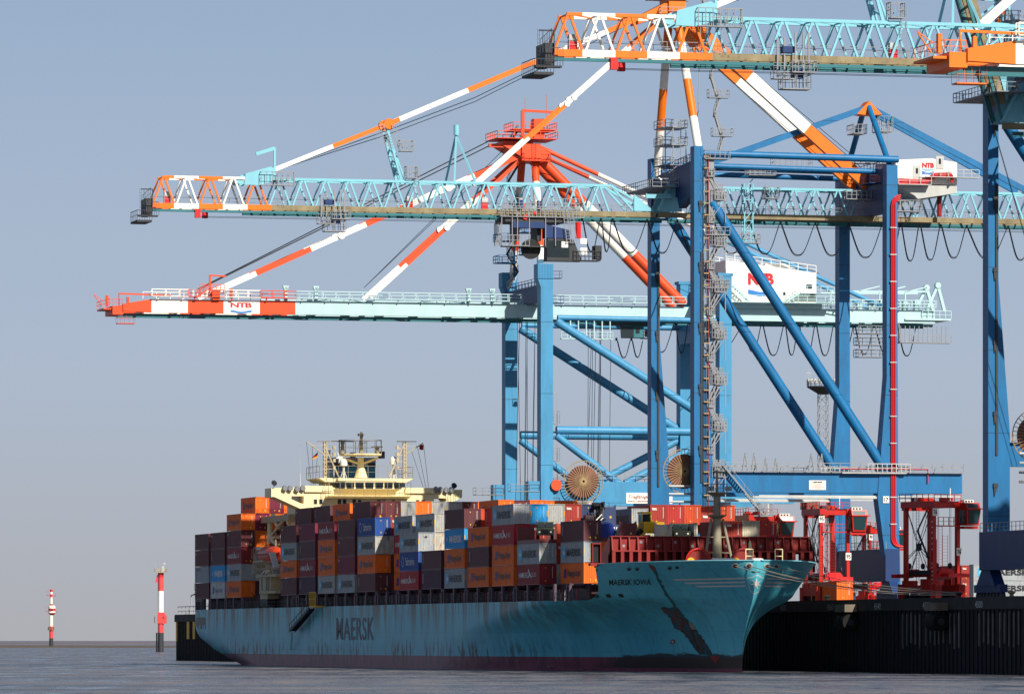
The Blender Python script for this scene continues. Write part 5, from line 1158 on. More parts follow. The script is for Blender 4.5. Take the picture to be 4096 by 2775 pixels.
    # machinery house
    y0, y1 = -4.6, 4.6; a_ = Lc(2904,1040,AM+y0,AM); b_ = Lc(3265,1092,AM+y0,AM); zb_ = Lc(3080,1208,AM+y0,AM).z
    g = MB(); g.prism([(a_.x,y0,zb_),(b_.x,y0,zb_),(b_.x,y0,b_.z),(a_.x,y0,a_.z)],(0,y1-y0,0)); mh = g.build('machinery_house', M['white'], root)
    g = MB(); g.rail([(a_.x,y0+.1,a_.z),(b_.x,y0+.1,b_.z)],1.2,1.6,.09); g.rail([(a_.x,y1-.1,a_.z),(b_.x,y1-.1,b_.z)],1.2,1.6,.09); g.box(b_.x-8,b_.x-4,-2,0,b_.z,b_.z+1.6); g.build('roof_railing', M['white'], mh)
    g = MB()
    for i in range(38): x = a_.x+.2+i*(b_.x-a_.x-.3)/38; g.box(x,x+.1,y0-.035,y0,zb_+.1,b_.z-.1)
    g.build('ribs', M['white'], mh)
    lx = Lc(2992,1120,AM+y0,AM); w_ = Lc(3095,1100,AM+y0,AM).x-lx.x; g = MB()
    put_text(g, 'NTB', (lx.x,y0-.06,Lc(3000,1139,AM+y0,AM).z), (1,0,0),(0,0,1), w_, 1.95, .05, 0, .85)
    for i in range(12):
        t0, t1 = i/12, (i+1)/12; f = lambda t: .55+.18*math.cos(t*6.28); zq = Lc(3000,1182,AM+y0,AM).z-.1
        g.add([(lx.x+w_*t,y0-.06,zq+h_) for t, h_ in ((t0,f(t0)-.4),(t1,f(t1)-.4),(t1,f(t1)+.35),(t0,f(t0)+.35))], [(0,1,2,3)], 1)
    g.build('logo', [M['logo_red'], M['wave_blue']], mh)
    for px, w2, z_, h_, nm in ((3127,.85,zb_+.3,1.6,'door'),(3225,1.0,zb_+2.3,.7,'window'),(3240,.8,zb_+.9,.5,'window')):
        p = Lc(px,1180,AM+y0,AM); g = MB(); g.box(p.x,p.x+w2,y0-.06,y0,z_,z_+h_,1); g.box(p.x+w2*.25,p.x+w2*.75,y0-.09,y0-.06,z_+h_*.5,z_+h_*.85); g.build(nm, [M['glass'], M['white'] if nm == 'door' else M['glass']], mh)
    g = MB(); walkway(g, a_.x-2, b_.x+2.6, y0-1.6, y0-.1, zb_-.1, 0, 1.6, .09); g.stair((a_.x-.2,y0-1.2,zb_+3.4),(a_.x+3.6,y0-1.2,zb_),.8); g.stair((b_.x-5.6,y0-1.2,zb_),(b_.x-3.2,y0-1.2,zb_+1.5),.8); walkway(g, b_.x-3.2,b_.x+2.6,y0-1.7,y0-.1,zb_+1.5,0,1.2,.09); g.stair((b_.x+2.4,y0-1,zb_+.1),(b_.x+5.4,y0-1,z1+.6),.8)
    g.box(a_.x-1,b_.x+1,y0,y1,zb_-1.0,zb_-.05); g.build('house_platform', M['pale_cyan'], root)
    # rear end gear
    g = MB()
    for px in (3305, 3500, 3602): p = Mp(px, 1200); g.beam((p.x,-2.5,z1),(p.x,-2.5,z1+3.4),.2)
    p0, p1 = Mp(3300,1190), Mp(3690,1185); g.beam((p0.x,-2.5,z1+3.0),(p1.x,-2.5,z1+3.2),.2,.3); g.beam((p0.x,2.5,z1+3.0),(p1.x,2.5,z1+3.2),.2,.3)
    for px in (3500, 3602, 3690): p = Mp(px,1180); g.beam((p.x-3.6,-2.5,z1+3.1),(p.x,-2.5,z1+4.0),.2)
    for px, h_ in ((3690,3.9),(3735,4.3)):
        p = Mp(px,1200); g.beam((p.x-2,-2,z1),(p.x,-2,z1+h_),.45); g.beam((p.x+1.2,-2,z1),(p.x,-2,z1+h_),.5); g.tube((p.x,-2.4,z1+h_),(p.x,-1.6,z1+h_),.5)
    g.rail([(60,-4,z1+.4),(69,-4,z1+.4)],1.2,1,.1); g.box(64,72,-4,3,z0+.5,z0+.8); g.rail([(67,-4,z0+.8),(72,-4,z0+.8)],1.3,1,.1)
    for i in range(6): g.box(56+i*2,56.7+i*2,-3,-2,z1,z1+1.2+.3*(i%3))
    g.build('rope_gear', M['pale_cyan'], root)
    g = MB(); p = Mp(3650,1370); g.box(p.x-3.5,p.x+5.5,-4,-2.5,z0-3.3,z0-3.1)
    for i in range(11): g.beam((p.x-3.4+i*.8,-4,z0-3.1),(p.x-3.4+i*.8,-4,z0-.5),.11)
    g.rail([(p.x-3.5,-4,z0-3.1),(p.x+5.5,-4,z0-3.1)],1.1,1,.09); p = Mp(3465,1400)
    for z in (-5.6,-3.6,-1.7): g.deck(p.x-2.4,p.x+2.2,-3.2,-.6,z0+z,w=.09,h=1.2)
    for dx in (-2,0,2): g.beam((p.x+dx,-3,z0-5.6),(p.x+dx,-3,z0-.3),.14)
    g.beam((p.x+3,-3.4,z0-3.4),(p.x+3,-3.4,z0+.6),.2); g.beam((p.x+4.6,-3.4,z0-3.4),(p.x+4.6,-3.4,z0+.6),.2)
    for i in range(5): g.beam((p.x+3,-3.4,z0-3.4+i*.8),(p.x+4.6,-3.4,z0-2.6+i*.8),.1)
    g.build('hanging_platforms', M['grey_steel'], root)
    # trolley, cab, catwalk, ropes
    p = Mp(2520,1340); g = MB(); g.box(p.x-1.3,p.x+1.9,-1.6,1.0,z0-2.9,z0-1.0); g.box(p.x-1.5,p.x+5,-1.8,1.2,z0-1.0,z0-.8); tc_ = g.build('operator_cab', M['teal'], root)
    g = MB(); g.hexa([(p.x-2.0,-1.63,z0-2.9),(p.x+.2,-1.63,z0-2.9),(p.x+.2,-1.5,z0-2.9),(p.x-2.0,-1.5,z0-2.9)],[(p.x-2.1,-1.63,z0-1.2),(p.x+.2,-1.63,z0-1.2),(p.x+.2,-1.5,z0-1.2),(p.x-2.1,-1.5,z0-1.2)]); g.box(p.x+.5,p.x+1.2,-1.64,-1.6,z0-2.2,z0-1.3); g.build('cab_window', M['glass'], tc_)
    g = MB(); g.deck(p.x+1.9,p.x+4.4,-1.6,.6,z0-2.9,w=.08); g.box(p.x+2.4,p.x+3.6,-1.4,-.4,z0-2.7,z0-1.6); g.box(p.x-5,p.x+4,-2.6,2.6,z0-.8,z0-.2); g.build('trolley', M['dark_steel'], root)
    g = MB(); a_, b_ = Mp(2225,1350).x, Mp(2430,1350).x; g.box(a_,b_,-3.4,-2.4,z0-3.4,z0-3.25); g.rail([(a_,-3.4,z0-3.25),(b_,-3.4,z0-3.25)],1.1,1,.08)
    for i in range(6): x = a_+1.5+i*(b_-a_-2)/5; g.beam((x,-3.4,z0-3.3),(x,-3.4,z0),.18)
    g.build('catwalk', M['pale_cyan'], root)
    g = MB()
    for px in (2345,2356,2362,2382,2393,2401,2412,2438, 2075,2081,2096,2103,2110,2128,2147-10): x = Mp(px,1400).x; g.tube((x,R.uniform(-2,2),z0-.5),(x-.2,R.uniform(-2,2),14),.045,n=4)
    g.build('ropes', M['dark_steel'], root)
    fx_ = [Mp(x,1330).x for x in (2450,2510,2560)]; festoon(root, -2.4, z0-3.4, fx_, 2.6)
    festoon(root, -2.4, z0-.6, [Mp(x,1330).x for x in (2575,2683,2739,2957,3032,3122,3178,3246,3320,3400,3480,3570,3650)], 4.6)
    reel(root, Lc(2330,1925,AN-1.4,AM), 3.32, 0)
    s1 = Lc(2505,1970,AN-.95,AM); s2 = Lc(2640,2013,AN-.95,AM); g = MB(); g.box(s1.x,s1.x+7.8,-Ab-.99,-Ab-.92,s2.z,s1.z); sg = g.build('sign_board', M['white'], root)
    g = MB(); put_text(g, 'Tragfähigkeit', (s1.x+.35,-Ab-1.0,s1.z-1.05),(1,0,0),(0,0,1),4.2,.68,.01); put_text(g, 'einschl. Lastaufnahmemittel', (s1.x+.3,-Ab-1.0,s2.z+.22),(1,0,0),(0,0,1),4.6,.35,.01); g.build('sign_lettering', M['deck_red'], sg)
    g = MB(); p = Lc(2222,1940,AN-1,AM); g.lathe((p.x,-Ab-1.4,p.z), [(.9,-.3),(.9,.3)], 16, axis='y'); g.build('guide_wheel', M['red_orange'], root)
    return root
craneA = box_crane('a', 'pale blue legged gantry crane with orange and white striped box boom, farthest away', AM)
# ---- lattice-boom crane
BN, BM = 65.8, 77.45; Bb = 11.65
def truss(mbs, x0, x1, pitch, zb, zt, yb, yt, colf, w=.2, start=0):
    """two W-braced side planes between bottom and top chords; mbs: function colour -> builder"""
    n = max(1, round((x1-x0)/pitch)); p_ = (x1-x0)/n
    for i in range(n):
        xa_, xb_ = x0+i*p_, x0+(i+1)*p_; xm = (xa_+xb_)/2; c = colf(xm)
        for s_ in (-1, 1):
            g = mbs
            g.beam((xa_+.18,s_*yb,zb),(xm-.12,s_*yt,zt),w,w,c); g.beam((xb_-.18,s_*yb,zb),(xm+.12,s_*yt,zt),w,w,c)
        g.beam((xm,-yt,zt),(xm,yt,zt),.16,.16,c)
        if i < n-1:
            g.beam((xm,-yt,zt),(xb_+p_/2,yt,zt),.12,.12,c)
def lattice_crane(name, label, q0, raised=False, num=True):
    root = thing('gantry_crane', label, 'crane', (RX, q0, QZ), group='ship-to-shore gantry cranes along the quay')
    Np = lambda x, y: Lc(x, y, BN, BM); Mp = lambda x, y: Lc(x, y, BM, BM); CB = M['crane_blue']
    lx = (-.4, 29.55)
    for s_, x in ((-1,lx[0]),(1,lx[0]),(-1,lx[1]),(1,lx[1])):
        y = s_*Bb; g = MB(); hw = .68 if x < 5 else .85; zt = 67.6 if x < 5 else 65.4
        g.box(x-hw,x+hw,y-1.05,y+1.05,40 if x < 5 else 34,zt)
        if x < 5: g.hexa([(x-hw,y-1.06,8.4),(x+hw+1.5,y-1.06,8.4),(x+hw+1.5,y+1.06,8.4),(x-hw,y+1.06,8.4)],[(x-hw,y-1.06,21),(x+hw+1.5,y-1.06,21),(x+hw+1.5,y+1.06,21),(x-hw,y+1.06,21)]); g.hexa([(x-hw,y-1.06,21),(x+hw+1.5,y-1.06,21),(x+hw+1.5,y+1.06,21),(x-hw,y+1.06,21)],[(x-hw,y-1.06,40),(x+hw,y-1.06,40),(x+hw,y+1.06,40),(x-hw,y+1.06,40)])
        else: g.hexa([(x-.4,y-1.2,2),(x+1.3,y-1.2,2),(x+1.3,y+1.2,2),(x-.4,y+1.2,2)],[(x-2.3,y-1.15,16),(x+.9,y-1.15,16),(x+.9,y+1.1,16),(x-2.3,y+1.1,16)]); g.hexa([(x-2.3,y-1.15,16),(x+.9,y-1.15,16),(x+.9,y+1.1,16),(x-2.3,y+1.1,16)],[(x-hw,y-1.1,34),(x+hw,y-1.1,34),(x+hw,y+1.05,34),(x-hw,y+1.05,34)])
        g.build('leg', CB, root)
        if x < 5:
            g = MB(); g.box(x+hw-.42,x+hw-.12,y-1.22,y-1.06,18,52); g.build('cable_tray', M['dark_steel'], root)
            for z in range(14, 60, 9): g = MB(); g.box(x-.05,x+.55,y-1.3,y-1.05,z,z+.5); g.prism([(x,y-1.25,z),(x+.5,y-1.25,z),(x+.1,y-1.25,z-1.2)],(0,.2,0)); g.build('bracket', M['dark_steel'], root)
    # portal beams across
    g = MB(); g.prism([(-.9,-Bb+1.1,60.5),(-.9,-Bb+1.1,65.6),(-.9,Bb-1.1,64.6),(-.9,Bb-1.1,60.0),(-.9,4,59),(-.9,3,60.8),(-.9,-3,60.8),(-.9,-4,59)],(1.1,0,0)); g.rail([(-.8,-Bb+1,65.6),(-.8,Bb-1,64.6)],1.1,1.5,.08); g.build('portal_beam', M['navy_blue'], root)
    g = MB(); g.box(lx[1]-.9,lx[1]+.7,-Bb+1.1,Bb-1.1,58.5,65); g.rail([(lx[1]-.8,-Bb+1,65),(lx[1]-.8,Bb-1,65)],1.1,1.5,.08); g.deck(lx[1]-3.4,lx[1]-.9,-6,-1,61); g.deck(lx[1]-2.6,lx[1]-.9,-10,-5,63); g.build('portal_beam', M['navy_blue'], root)
    for s_ in (-1, 1):
        y = s_*Bb
        g = MB(); g.tube((lx[0]-.3,y-.2,66.6),(lx[1]+1.2,y-.2,66.3),.52,n=14); g.build('top_tube', CB, root, True)
        g = MB(); g.tube((lx[0],y*.62,65.2),(lx[1],y*.62,64.8),.42,n=14); g.build('top_tube', CB, root, True)
        g = MB(); a_, b_ = Np(2872,862), Np(3528,1868); g.tube((a_.x-1.2,y-.4,a_.z+2.0),(b_.x,y-.4,b_.z),.78,n=18); g.build('diagonal_brace', CB, root, True)
        g = MB(); a_, b_ = Np(2890,1905), Np(3840,1975); g.box(-.5,b_.x,y-1.0,y+1.0,b_.z,b_.z+3.0); g.box(.3,5.5,y-1.0,y+1.0,b_.z-6,b_.z+3) if False else None
        gd = g.build('portal_girder', CB, root); zt = b_.z+3.0
        g = MB(); g.box(2,b_.x,y-1.7,y-1.0,zt+.1,zt+.2); g.rail([(2,y-1.65,zt+.2),(b_.x,y-1.65,zt+.2)],1.2,1.6,.08); g.beam((2,y-1.2,zt+.9),(b_.x,y-1.2,zt+.9),.16)
        for x in range(4, int(b_.x), 4): g.beam((x,y-1.1,zt),(x+.4,y-1.1,zt+.9),.14)
        for x in (6.2,7.6,16.4,18.0): g.tube((x,y-1.6,zt+.2),(x+.4,y-1.6,zt+2.8),.09,n=5); g.tube((x+.8,y-1.6,zt+.2),(x+.4,y-1.6,zt+2.8),.09,n=5)
        g.build('walkway', M['grey_steel'], root)
        g = MB(); g.box(lx[1]-8,lx[1]+2,y-1.8,y-1.05,zt-.1,zt+.05); g.rail([(lx[1]-4,y-1.8,zt+.05),(lx[1]+2.6,y-1.8,zt+.05)],1.3,.7,.1); g.box(9,b_.x,y-.6,y-.2,b_.z-.55,b_.z-.35); g.box(8,lx[1]-2,y-.9,y-.6,b_.z-.8,b_.z-.5); g.build('girder_fittings', M['light_steel'], root)
        if s_ < 0:
            g = MB(); p = Np(3228,1921); g.box(p.x,p.x+2.6,y-1.06,y-1.0,p.z-.0-1.4,p.z); pl = g.build('name_plate', M['white'], root)
            g = MB(); put_text(g,'LIEBHERR',(p.x+.5,y-1.07,p.z-.38),(1,0,0),(0,0,1),1.6,.24,.03); 
            g.build('plate_lettering', M['letter_black'], pl)
            g = MB()
            for i, w_ in enumerate((2.2,1.0,2.3,2.3,.9)): g.box(p.x+1.3-w_/2,p.x+1.3+w_/2,y-1.075,y-1.06,p.z-.62-i*.16,p.z-.57-i*.16)
            g.build('plate_small_print', M['deck_red'], pl)
            # red cable ducts on the landside leg
            g = MB(); x = lx[1]
            for dx in (-.18,.1,.38): g.tube((x+dx,y-1.3,10),(x+dx,y-1.3,59.5),.13,n=8)
            for z in range(12, 60, 4): g.box(x-.42,x+.62,y-1.48,y-1.08,z,z+.14,1)
            for dx in (-.3,0,.3):
                P_ = [(x+dx*.8+.1+(1-math.cos(t*math.pi/8))*(1.1-dx), y-1.3, 59.5+math.sin(t*math.pi/8)*(1.1-dx)) for t in range(5)]; g.path(P_, .14, 8)
                P_ = [(x+dx+.1+(1-math.cos(t*math.pi/8))*1.3, y-1.3, 10-math.sin(t*math.pi/8)*1.3) for t in range(5)]; g.path(P_, .14, 8)
            g.build('red_cable_ducts', [M['logo_red'], M['light_steel']], root)
            g = MB(); g.tube((x-8,y-1.2,20.2),(x+5.5,y-1.2,20.2),.1); g.tube((x+5.5,y-1.2,20.2),(x+5.5,y-1.2,18.2),.1); g.build('red_pipe', M['logo_red'], root)
            if num:
                g = MB(); g.box(x-1.5,x-.55,y-1.28,y-1.2,15.2,16.2); nb = g.build('number_board', M['white'], root)
                g = MB(); put_text(g,'17',(x-1.38,y-1.29,15.38),(1,0,0),(0,0,1),.7,.64,.02); g.build('number', M['letter_black'], nb)
    bogies(root, Bb, M['navy_blue'], xs=lx, zb=3.6, zt=8.4, hw=12.9)
    g = MB(); g.rail([(lx[1]-1,-12.8,8.4),(lx[1]-1,12.8,8.4)],1.1,1.5,.07); g.rail([(lx[0]-1,-12.8,8.4),(lx[0]-1,12.8,8.4)],1.1,1.5,.07); g.build('sill_railing', M['grey_steel'], root)
    # stair tower beside the near waterside leg
    y = -Bb-.5; z = 8.8; xs_ = (1.1, 2.5); k = 0
    st = MB(); ld = MB(); yb = -Bb
    while z < 63:
        a_, b_ = (1.1, 3.0) if k % 2 == 0 else (3.0, 1.1)
        st.stair((a_,y,z),(b_,y,z+3.4),1.0, w=.12); zl = z+3.4
        st.deck(2.1,3.9,y-.8,y+.8,zl,t=.16,w=.08,step=.5) if k % 2 == 0 else st.deck(.9,2.0,y-.8,y+.8,zl,t=.14,w=.08,step=.5)
        if k % 2 == 0: st.rail([(1.0,y+.8,zl-.2),(3.7,y+.8,zl-.2)], 2.6, .17, .08); st.beam((1.1,y-.9,z),(1.1,y-.9,z+3.4),.12); st.beam((3.6,y-.9,z),(3.6,y-.9,z+3.4),.12); st.beam((1.1,y-.9,z),(3.6,y-.9,z+3.4),.1); st.rail([(1.6,y-.8,zl-.1),(3.9,y-.8,zl-.1)], 1.7, .4, .08)
        z += 3.4; k += 1
    st.build('stair_tower', M['grey_steel'], root)
    g = MB(); x = .18
    g.beam((x+.12,yb-1.35,9),(x+.12,yb-1.35,66),.08); g.beam((x+.5,yb-1.35,9),(x+.5,yb-1.35,66),.08)
    z = 9.2
    while z < 66: g.box(x+.1,x+.9,yb-1.5,yb-1.2,z,z+.16,1); g.box(x-.28,x+.12,yb-1.12,yb-1.06,z+.25,z+1.3,2); z += 1.72
    g.box(x+.84,x+.94,yb-1.2,yb-.7,9,66,3); g.build('cable_ladder', [M['dark_steel'], M['brass'], CB, M['deck_red']], root)
    g = MB()
    for z in (65.8, 54.6, 46.8): g.deck(.5,4.3,yb-1.4,yb+1,z,w=.08,step=.8)
    g.deck(-5,-1,-4,Bb+1,62.3,w=.08,step=1.2); g.box(.7,2.0,yb-.9,yb-.7,56,66); 
    for zz_ in (66, 69, 71.6): g.deck(-2.8,1.0,-2,3,zz_-.3,w=.08)
    for dx in (-2.4,-1.2,0,.8): g.beam((dx,-1.8,64),(dx,-1.8,72.4),.12)
    for i in range(4): g.beam((-2.4,-1.8,64+i*2),(0,-1.8,66+i*2),.09)
    g.build('tower_platforms', M['grey_steel'], root)
    # tower
    ap = Mp(2688,10); ORW = [M['orange'], M['white']]
    for s_, pb in ((-1, Vector((.3,-Bb+.5,65.5))), (1, Vector((-.1,Bb-.5,65)))):
        pt = Vector((ap.x+.1, s_*1.6, ap.z-1.0)); fz = lambda py: (Lc(2700,py,BM+s_*6,BM).z-pb.z)/(pt.z-pb.z)
        g = MB(); cuts = (fz(474), fz(320), fz(168)) if s_ < 0 else (fz(516), fz(356), fz(190)); banded(g, pb, pt, cuts, [1,0,1,0], .62, round_=True, n=16); g.build('tower_leg', ORW, root, True)
    c_ = ap; g = MB(); g.box(c_.x-1.2,c_.x+1.4,-2.6,2.6,c_.z-2,c_.z+3); g.prism([(c_.x+1,-2.4,c_.z-.5),(c_.x+5,-2.4,c_.z-5.5),(c_.x+3.5,-2.4,c_.z-6.5),(c_.x+1,-2.4,c_.z-3)],(0,4.8,0)); g.prism([(c_.x-1,-2.2,c_.z),(c_.x-6,-2.2,c_.z-2.6),(c_.x-5.8,-2.2,c_.z-3.6),(c_.x-1,-2.2,c_.z-2)],(0,4.4,0)); g.build('tower_head', M['orange'], root)
    g = MB()
    for dz, e_ in ((.6,3.2),(-2.2,2.6),(-8.4,2.2)): g.deck(c_.x-e_,c_.x+e_,-3.4,-2,c_.z+dz,w=.09,step=.9); g.deck(c_.x-e_,c_.x+e_,2,3.4,c_.z+dz,w=.09,step=.9)
    for i in range(9): a_ = i*3.6; g.beam((1.4+.12*i,-5.5,66+a_),(1.4+.12*i,-5.5,69.6+a_),.09)
    z = 66.5; k = 0
    while z < 96:
        xo_ = 3.4+.8*(k % 2)-.035*(z-66); yo_ = -10+.24*(z-66)
        g.stair((xo_,yo_,z),(xo_+(.9 if k % 2 == 0 else -.9),yo_,z+2.9),.6,w=.07); g.deck(xo_-.9,xo_+2.2,yo_-.6,yo_+.6,z+2.9,w=.07,step=.7) if k % 2 == 0 else None
        z += 2.9; k += 1
    g.build('tower_stairs', M['grey_steel'], root)
    for s_ in (-1, 1):
        g = MB(); pt = Vector((Mp(2730,90).x, s_*2.7, Mp(2730,90).z)); pb = Vector((lx[1]-.6, s_*2.7, Mp(3440,745).z)); fx_ = lambda px: (Mp(px,500).x-pt.x)/(pb.x-pt.x)
        banded(g, pt, pb, [fx_(2975), fx_(3205)], [0,1,0], 1.0, 1.75); g.build('back_stay', ORW, root)
        # landside mast and ties
        am = Mp(3466,425); g = MB(); g.tube((am.x,s_*.9,am.z),(lx[1]+.2-.0*s_,s_*(Bb-.8),65.5),.42,n=14); g.build('rear_mast_leg', CB, root, True)
        g = MB(); g.beam((am.x-.4,s_*.9,am.z-.4),(1.0,s_*2.6,Mp(2832,690).z),.5,.85); e_ = Mp(4085,765); g.beam((am.x+.4,s_*.9,am.z-.4),(e_.x,s_*2.0,e_.z),.5,.85); g.build('rear_tie', CB, root)
    g = MB(); am = Mp(3466,410); g.prism([(am.x-1.9,-1.4,am.z-1.9),(am.x,-1.4,am.z+.1),(am.x+2.0,-1.4,am.z-1.9),(am.x+.8,-1.4,am.z-2.0),(am.x-.8,-1.4,am.z-2.0)],(0,2.8,0)); g.build('mast_cap', M['orange'], root)
    g = MB(); g.deck(am.x-2.6,am.x-.6,-2,1.5,am.z-4.8,w=.08,h=1.3,step=.7); g.deck(am.x+1.4,am.x+3.6,-2,1.5,am.z-4.4,w=.08,h=2.2,step=.7); g.ladder((am.x+2.4,-2,65.5),(am.x+2.4,-2,am.z-4),.6,side=(1,0,0)); g.deck(am.x-3,am.x+3,-4,-2,66.4,w=.08); g.build('mast_platforms', M['grey_steel'], root)
    # girder and boom
    zb, zt = 58.55, 62.35; yb, yt = 1.75, 1.75; GC = [M['orange'], M['white'], M['cyan'], M['rust_rail'], M['teal'], M['grey_steel']]
    def chords(g, x0, x1, c, cb, tch=True):
        for s_ in (-1, 1):
            if tch: g.box(x0,x1,s_*yt-.16,s_*yt+.16,zt-.16,zt+.2,c)
            g.box(x0,x1,s_*yb-.22,s_*yb+.22,zb-.78,zb-.02,cb)
        
    ti = Mp(686,0).x; tx0 = Mp(640,700).x; bxx = [Mp(x,800).x for x in (600,686,785,881,979,1077)]
    pitch = (Mp(1500/2.249+350,0).x-Mp(665/2.249+350,0).x)/4; hinge = -1.0
    boom = bpy.data.objects.new('boom', None)
    g = MB(); x = bxx[0]
    for a_, b_, c in zip(bxx, bxx[1:], (0,1,0,1,0)): chords(g, a_, b_, c, c, a_ > bxx[0])
    g.box(tx0,bxx[1],yt-.16,yt+.16,zt-.16,zt+.2,0); g.box(tx0,bxx[1],-yt-.16,-yt+.16,zt-.16,zt+.2,0)
    chords(g, bxx[5], -10.8, 2, 3); chords(g, -10.8, -3.9, 2, 3, False)
    for s_ in (-1, 1): g.beam((-10.8,s_*yt,zt),(-4.4,s_*yt,zb+.2),.35,.35,2); g.beam((-10.8,s_*yt,zt),(-7.2,s_*yt,zb),.28,.28,2)
    g.box(bxx[0],hinge-1,-yb-.1,-yb+.25,zb-1.25,zb-.9,4); g.box(bxx[4],hinge-1,yb-.25,yb+.25,zb-1.35,zb-.75,4)
    boom = g.build('boom', GC, root); brace = MB()
    tn = Mp(665/2.249+350,0).x; def_c = lambda x: 0 if x < tn+pitch*.5 else (1 if x < tn+1.5*pitch else (0 if x < tn+2.5*pitch else (1 if x < tn+3.5*pitch else (0 if x < tn+4.5*pitch else 2))))
    truss(brace, tn-pitch/2, tn-pitch/2+pitch*round((-10.8-tn)/pitch), pitch, zb-.1, zt, yb, yt, def_c, .24)
    brace.build('bracing', GC, boom)
    g = MB(); walkway(g, bxx[0], hinge-4, -yb+.25, -yb+.9, zb+.02, 5, 1.85, .06); g.rail([(bxx[0],yb-.3,zb),(hinge-4,yb-.3,zb)],1.1,2.4,.05,5); g.build('boom_walkway', GC, boom)
    g = MB(); x = bxx[0]; g.box(x-5.4,x+1.6,-2.9,-1.9,zb-2.1,zb-1.9); g.rail([(x-2,-2.9,zb-1.9),(x+1.8,-2.9,zb-1.9)],1.9,.8,.09); g.box(x-5.8,x-.6,-2.9,2.4,zb-2.9,zb-2.6); g.rail([(x-5.8,-2.9,zb-2.6),(x-5.8,2.4,zb-2.6)],1.4,.9,.09); g.rail([(x-5.8,-2.9,zb-2.6),(x-.6,-2.9,zb-2.6)],1.4,.9,.09)
    g.box(x-2.4,x-.2,-2.2,1.8,zb-1.9,zb+.6); g.rail([(x-4,-2.6,zb-.6),(x-1,-2.6,zb+.6)],1.5,.6,.09); g.ladder((x-4.6,-2.8,zb-1),(x-4.6,-2.8,zb+2),.5,side=(1,0,0)); g.beam((x-3.2,-2.4,zb-.5),(x-3.2,-2.4,zb+1.9),.12); g.beam((x-.2,-2.4,zb-.5),(x-.2,-2.4,zb+1.9),.18); g.beam((x-4.2,-2.4,zb+1.9),(x-.1,-2.4,zb+1.9),.16)
    g.squash(x, .42); g.build('tip_platform', M['dark_steel'], boom)
    g = MB(); g.box(bxx[2]-.6,bxx[2]+.2,-2.3,-1.7,zb-2.1,zb-.8); g.box(bxx[2]+1.2,bxx[2]+2,1.2,1.8,zb-1.9,zb-.8); g.build('buffer', M['signal_red'], boom)
    for xx in (tn+.2, Mp(1620,0).x, Mp(2070,0).x, Mp(1920,0).x): g = MB(); g.box(xx,xx+.9,-1.3,-.6,zb,zb+.9,0); g.box(xx,xx+.9,-1.3,-.6,zb+.9,zb+1.7,1); g.build('red_locker', [M['signal_red'], M['light_steel']], boom)
    fh = Mp(1030,700); g = MB(); g.prism([(fh.x-2.4,-yt-.25,zt-.9),(fh.x-2.2,-yt-.25,zt+.7),(fh.x+1.6,-yt-.25,zt+1.8),(fh.x+2.2,-yt-.25,zt+1.4),(fh.x+1.8,-yt-.25,zt-.4),(fh.x,-yt-.25,zt-1)],(0,.35,0)); g.prism([(fh.x-2.4,yt-.1,zt-.9),(fh.x-2.2,yt-.1,zt+.7),(fh.x+1.6,yt-.1,zt+1.8),(fh.x+2.2,yt-.1,zt+1.4),(fh.x+1.8,yt-.1,zt-.4)],(0,.35,0)); g.tube((fh.x-3,-yt,zt-.3),(fh.x-3,yt,zt-.3),.55)
    g.beam((fh.x+2.2,-yt,zt),(fh.x+2.2,-yt,zt+4.6),.3); g.beam((fh.x+2.2,-yt,zt+4.5),(fh.x-.6,-yt,zt+3.6),.3,.5); g.build('stay_bracket', M['cyan'], boom)
    g = MB(); g.deck(fh.x,fh.x+5,-2.6,-1.9,zt-.9,w=.08,h=1.9,step=.8); g.ladder((fh.x+3,-2.2,zb),(fh.x+3,-2.2,zt),.6,side=(1,0,0)); g.ladder((Mp(1655,0).x,-2.1,zb),(Mp(1655,0).x,-2.1,zt+2),.7,side=(1,0,0)); g.deck(Mp(1612,0).x,Mp(1655,0).x,-2.4,-1,zt+.6,w=.09,h=1.6,step=.7); g.build('boom_platforms', M['grey_steel'], boom)
    # maintenance baskets
    for px, sc_ in ((1330, 1.),):
        x = Mp(px,0).x; g = MB(); g.deck(x-.8,x+2.0,-3.2,-2.2,zb-1.9,w=.07,h=1.2,step=.7); g.deck(x-2.8,x-.4,-2.8,-1.6,zb-2.6,w=.07,h=1.3,step=.8); g.deck(x-1.8,x+1.4,-2.9,-1.2,zb-3.7,w=.07,h=1.5,step=.8)
        for dx in (-.3,.6,1.2): g.beam((x+dx,-2.7,zb-3.6),(x+dx,-2.7,zb+2.4),.16)
        for dx in (-2.2,-1.4): g.beam((x+dx,-2.2,zb-2.5),(x+dx,-2.2,zb+1.8),.16)
        g.build('maintenance_basket', M['grey_steel'], boom)
        g = MB(); g.box(x-1.6,x-.3,-2.4,-1.2,zb+.2,zb+.9); g.box(x-.6,x+.6,-2.6,-1.6,zb-2.6,zb-1.5); g.build('drive', M['navy_blue'], boom)
    # little A mast on the boom
    g = MB(); p = Mp(1824,515); g.beam((Mp(1790,0).x,1.4,zt),(p.x,0,p.z-1),.26); g.beam((Mp(1808,0).x,-1.6,zt),(p.x,-.2,p.z-1),.26); g.beam((Mp(1892,0).x,-1.6,zt),(p.x+.1,0,p.z-1.2),.26); g.tube((p.x,-.2,p.z-1),(p.x,-.2,p.z+.5),.4)
    g.build('boom_mast', M['cyan'], boom)
    # strut holding the stay
    g = MB(); p = Mp(1537,508)
    for s_ in (-1, 1):
        g.beam((Mp(1597,0).x,s_*1.6,zt),(p.x,s_*1.5,p.z),.34); g.beam((Mp(1612,0).x,s_*1.6,zt),(p.x+.6,s_*1.5,p.z-2),.22)
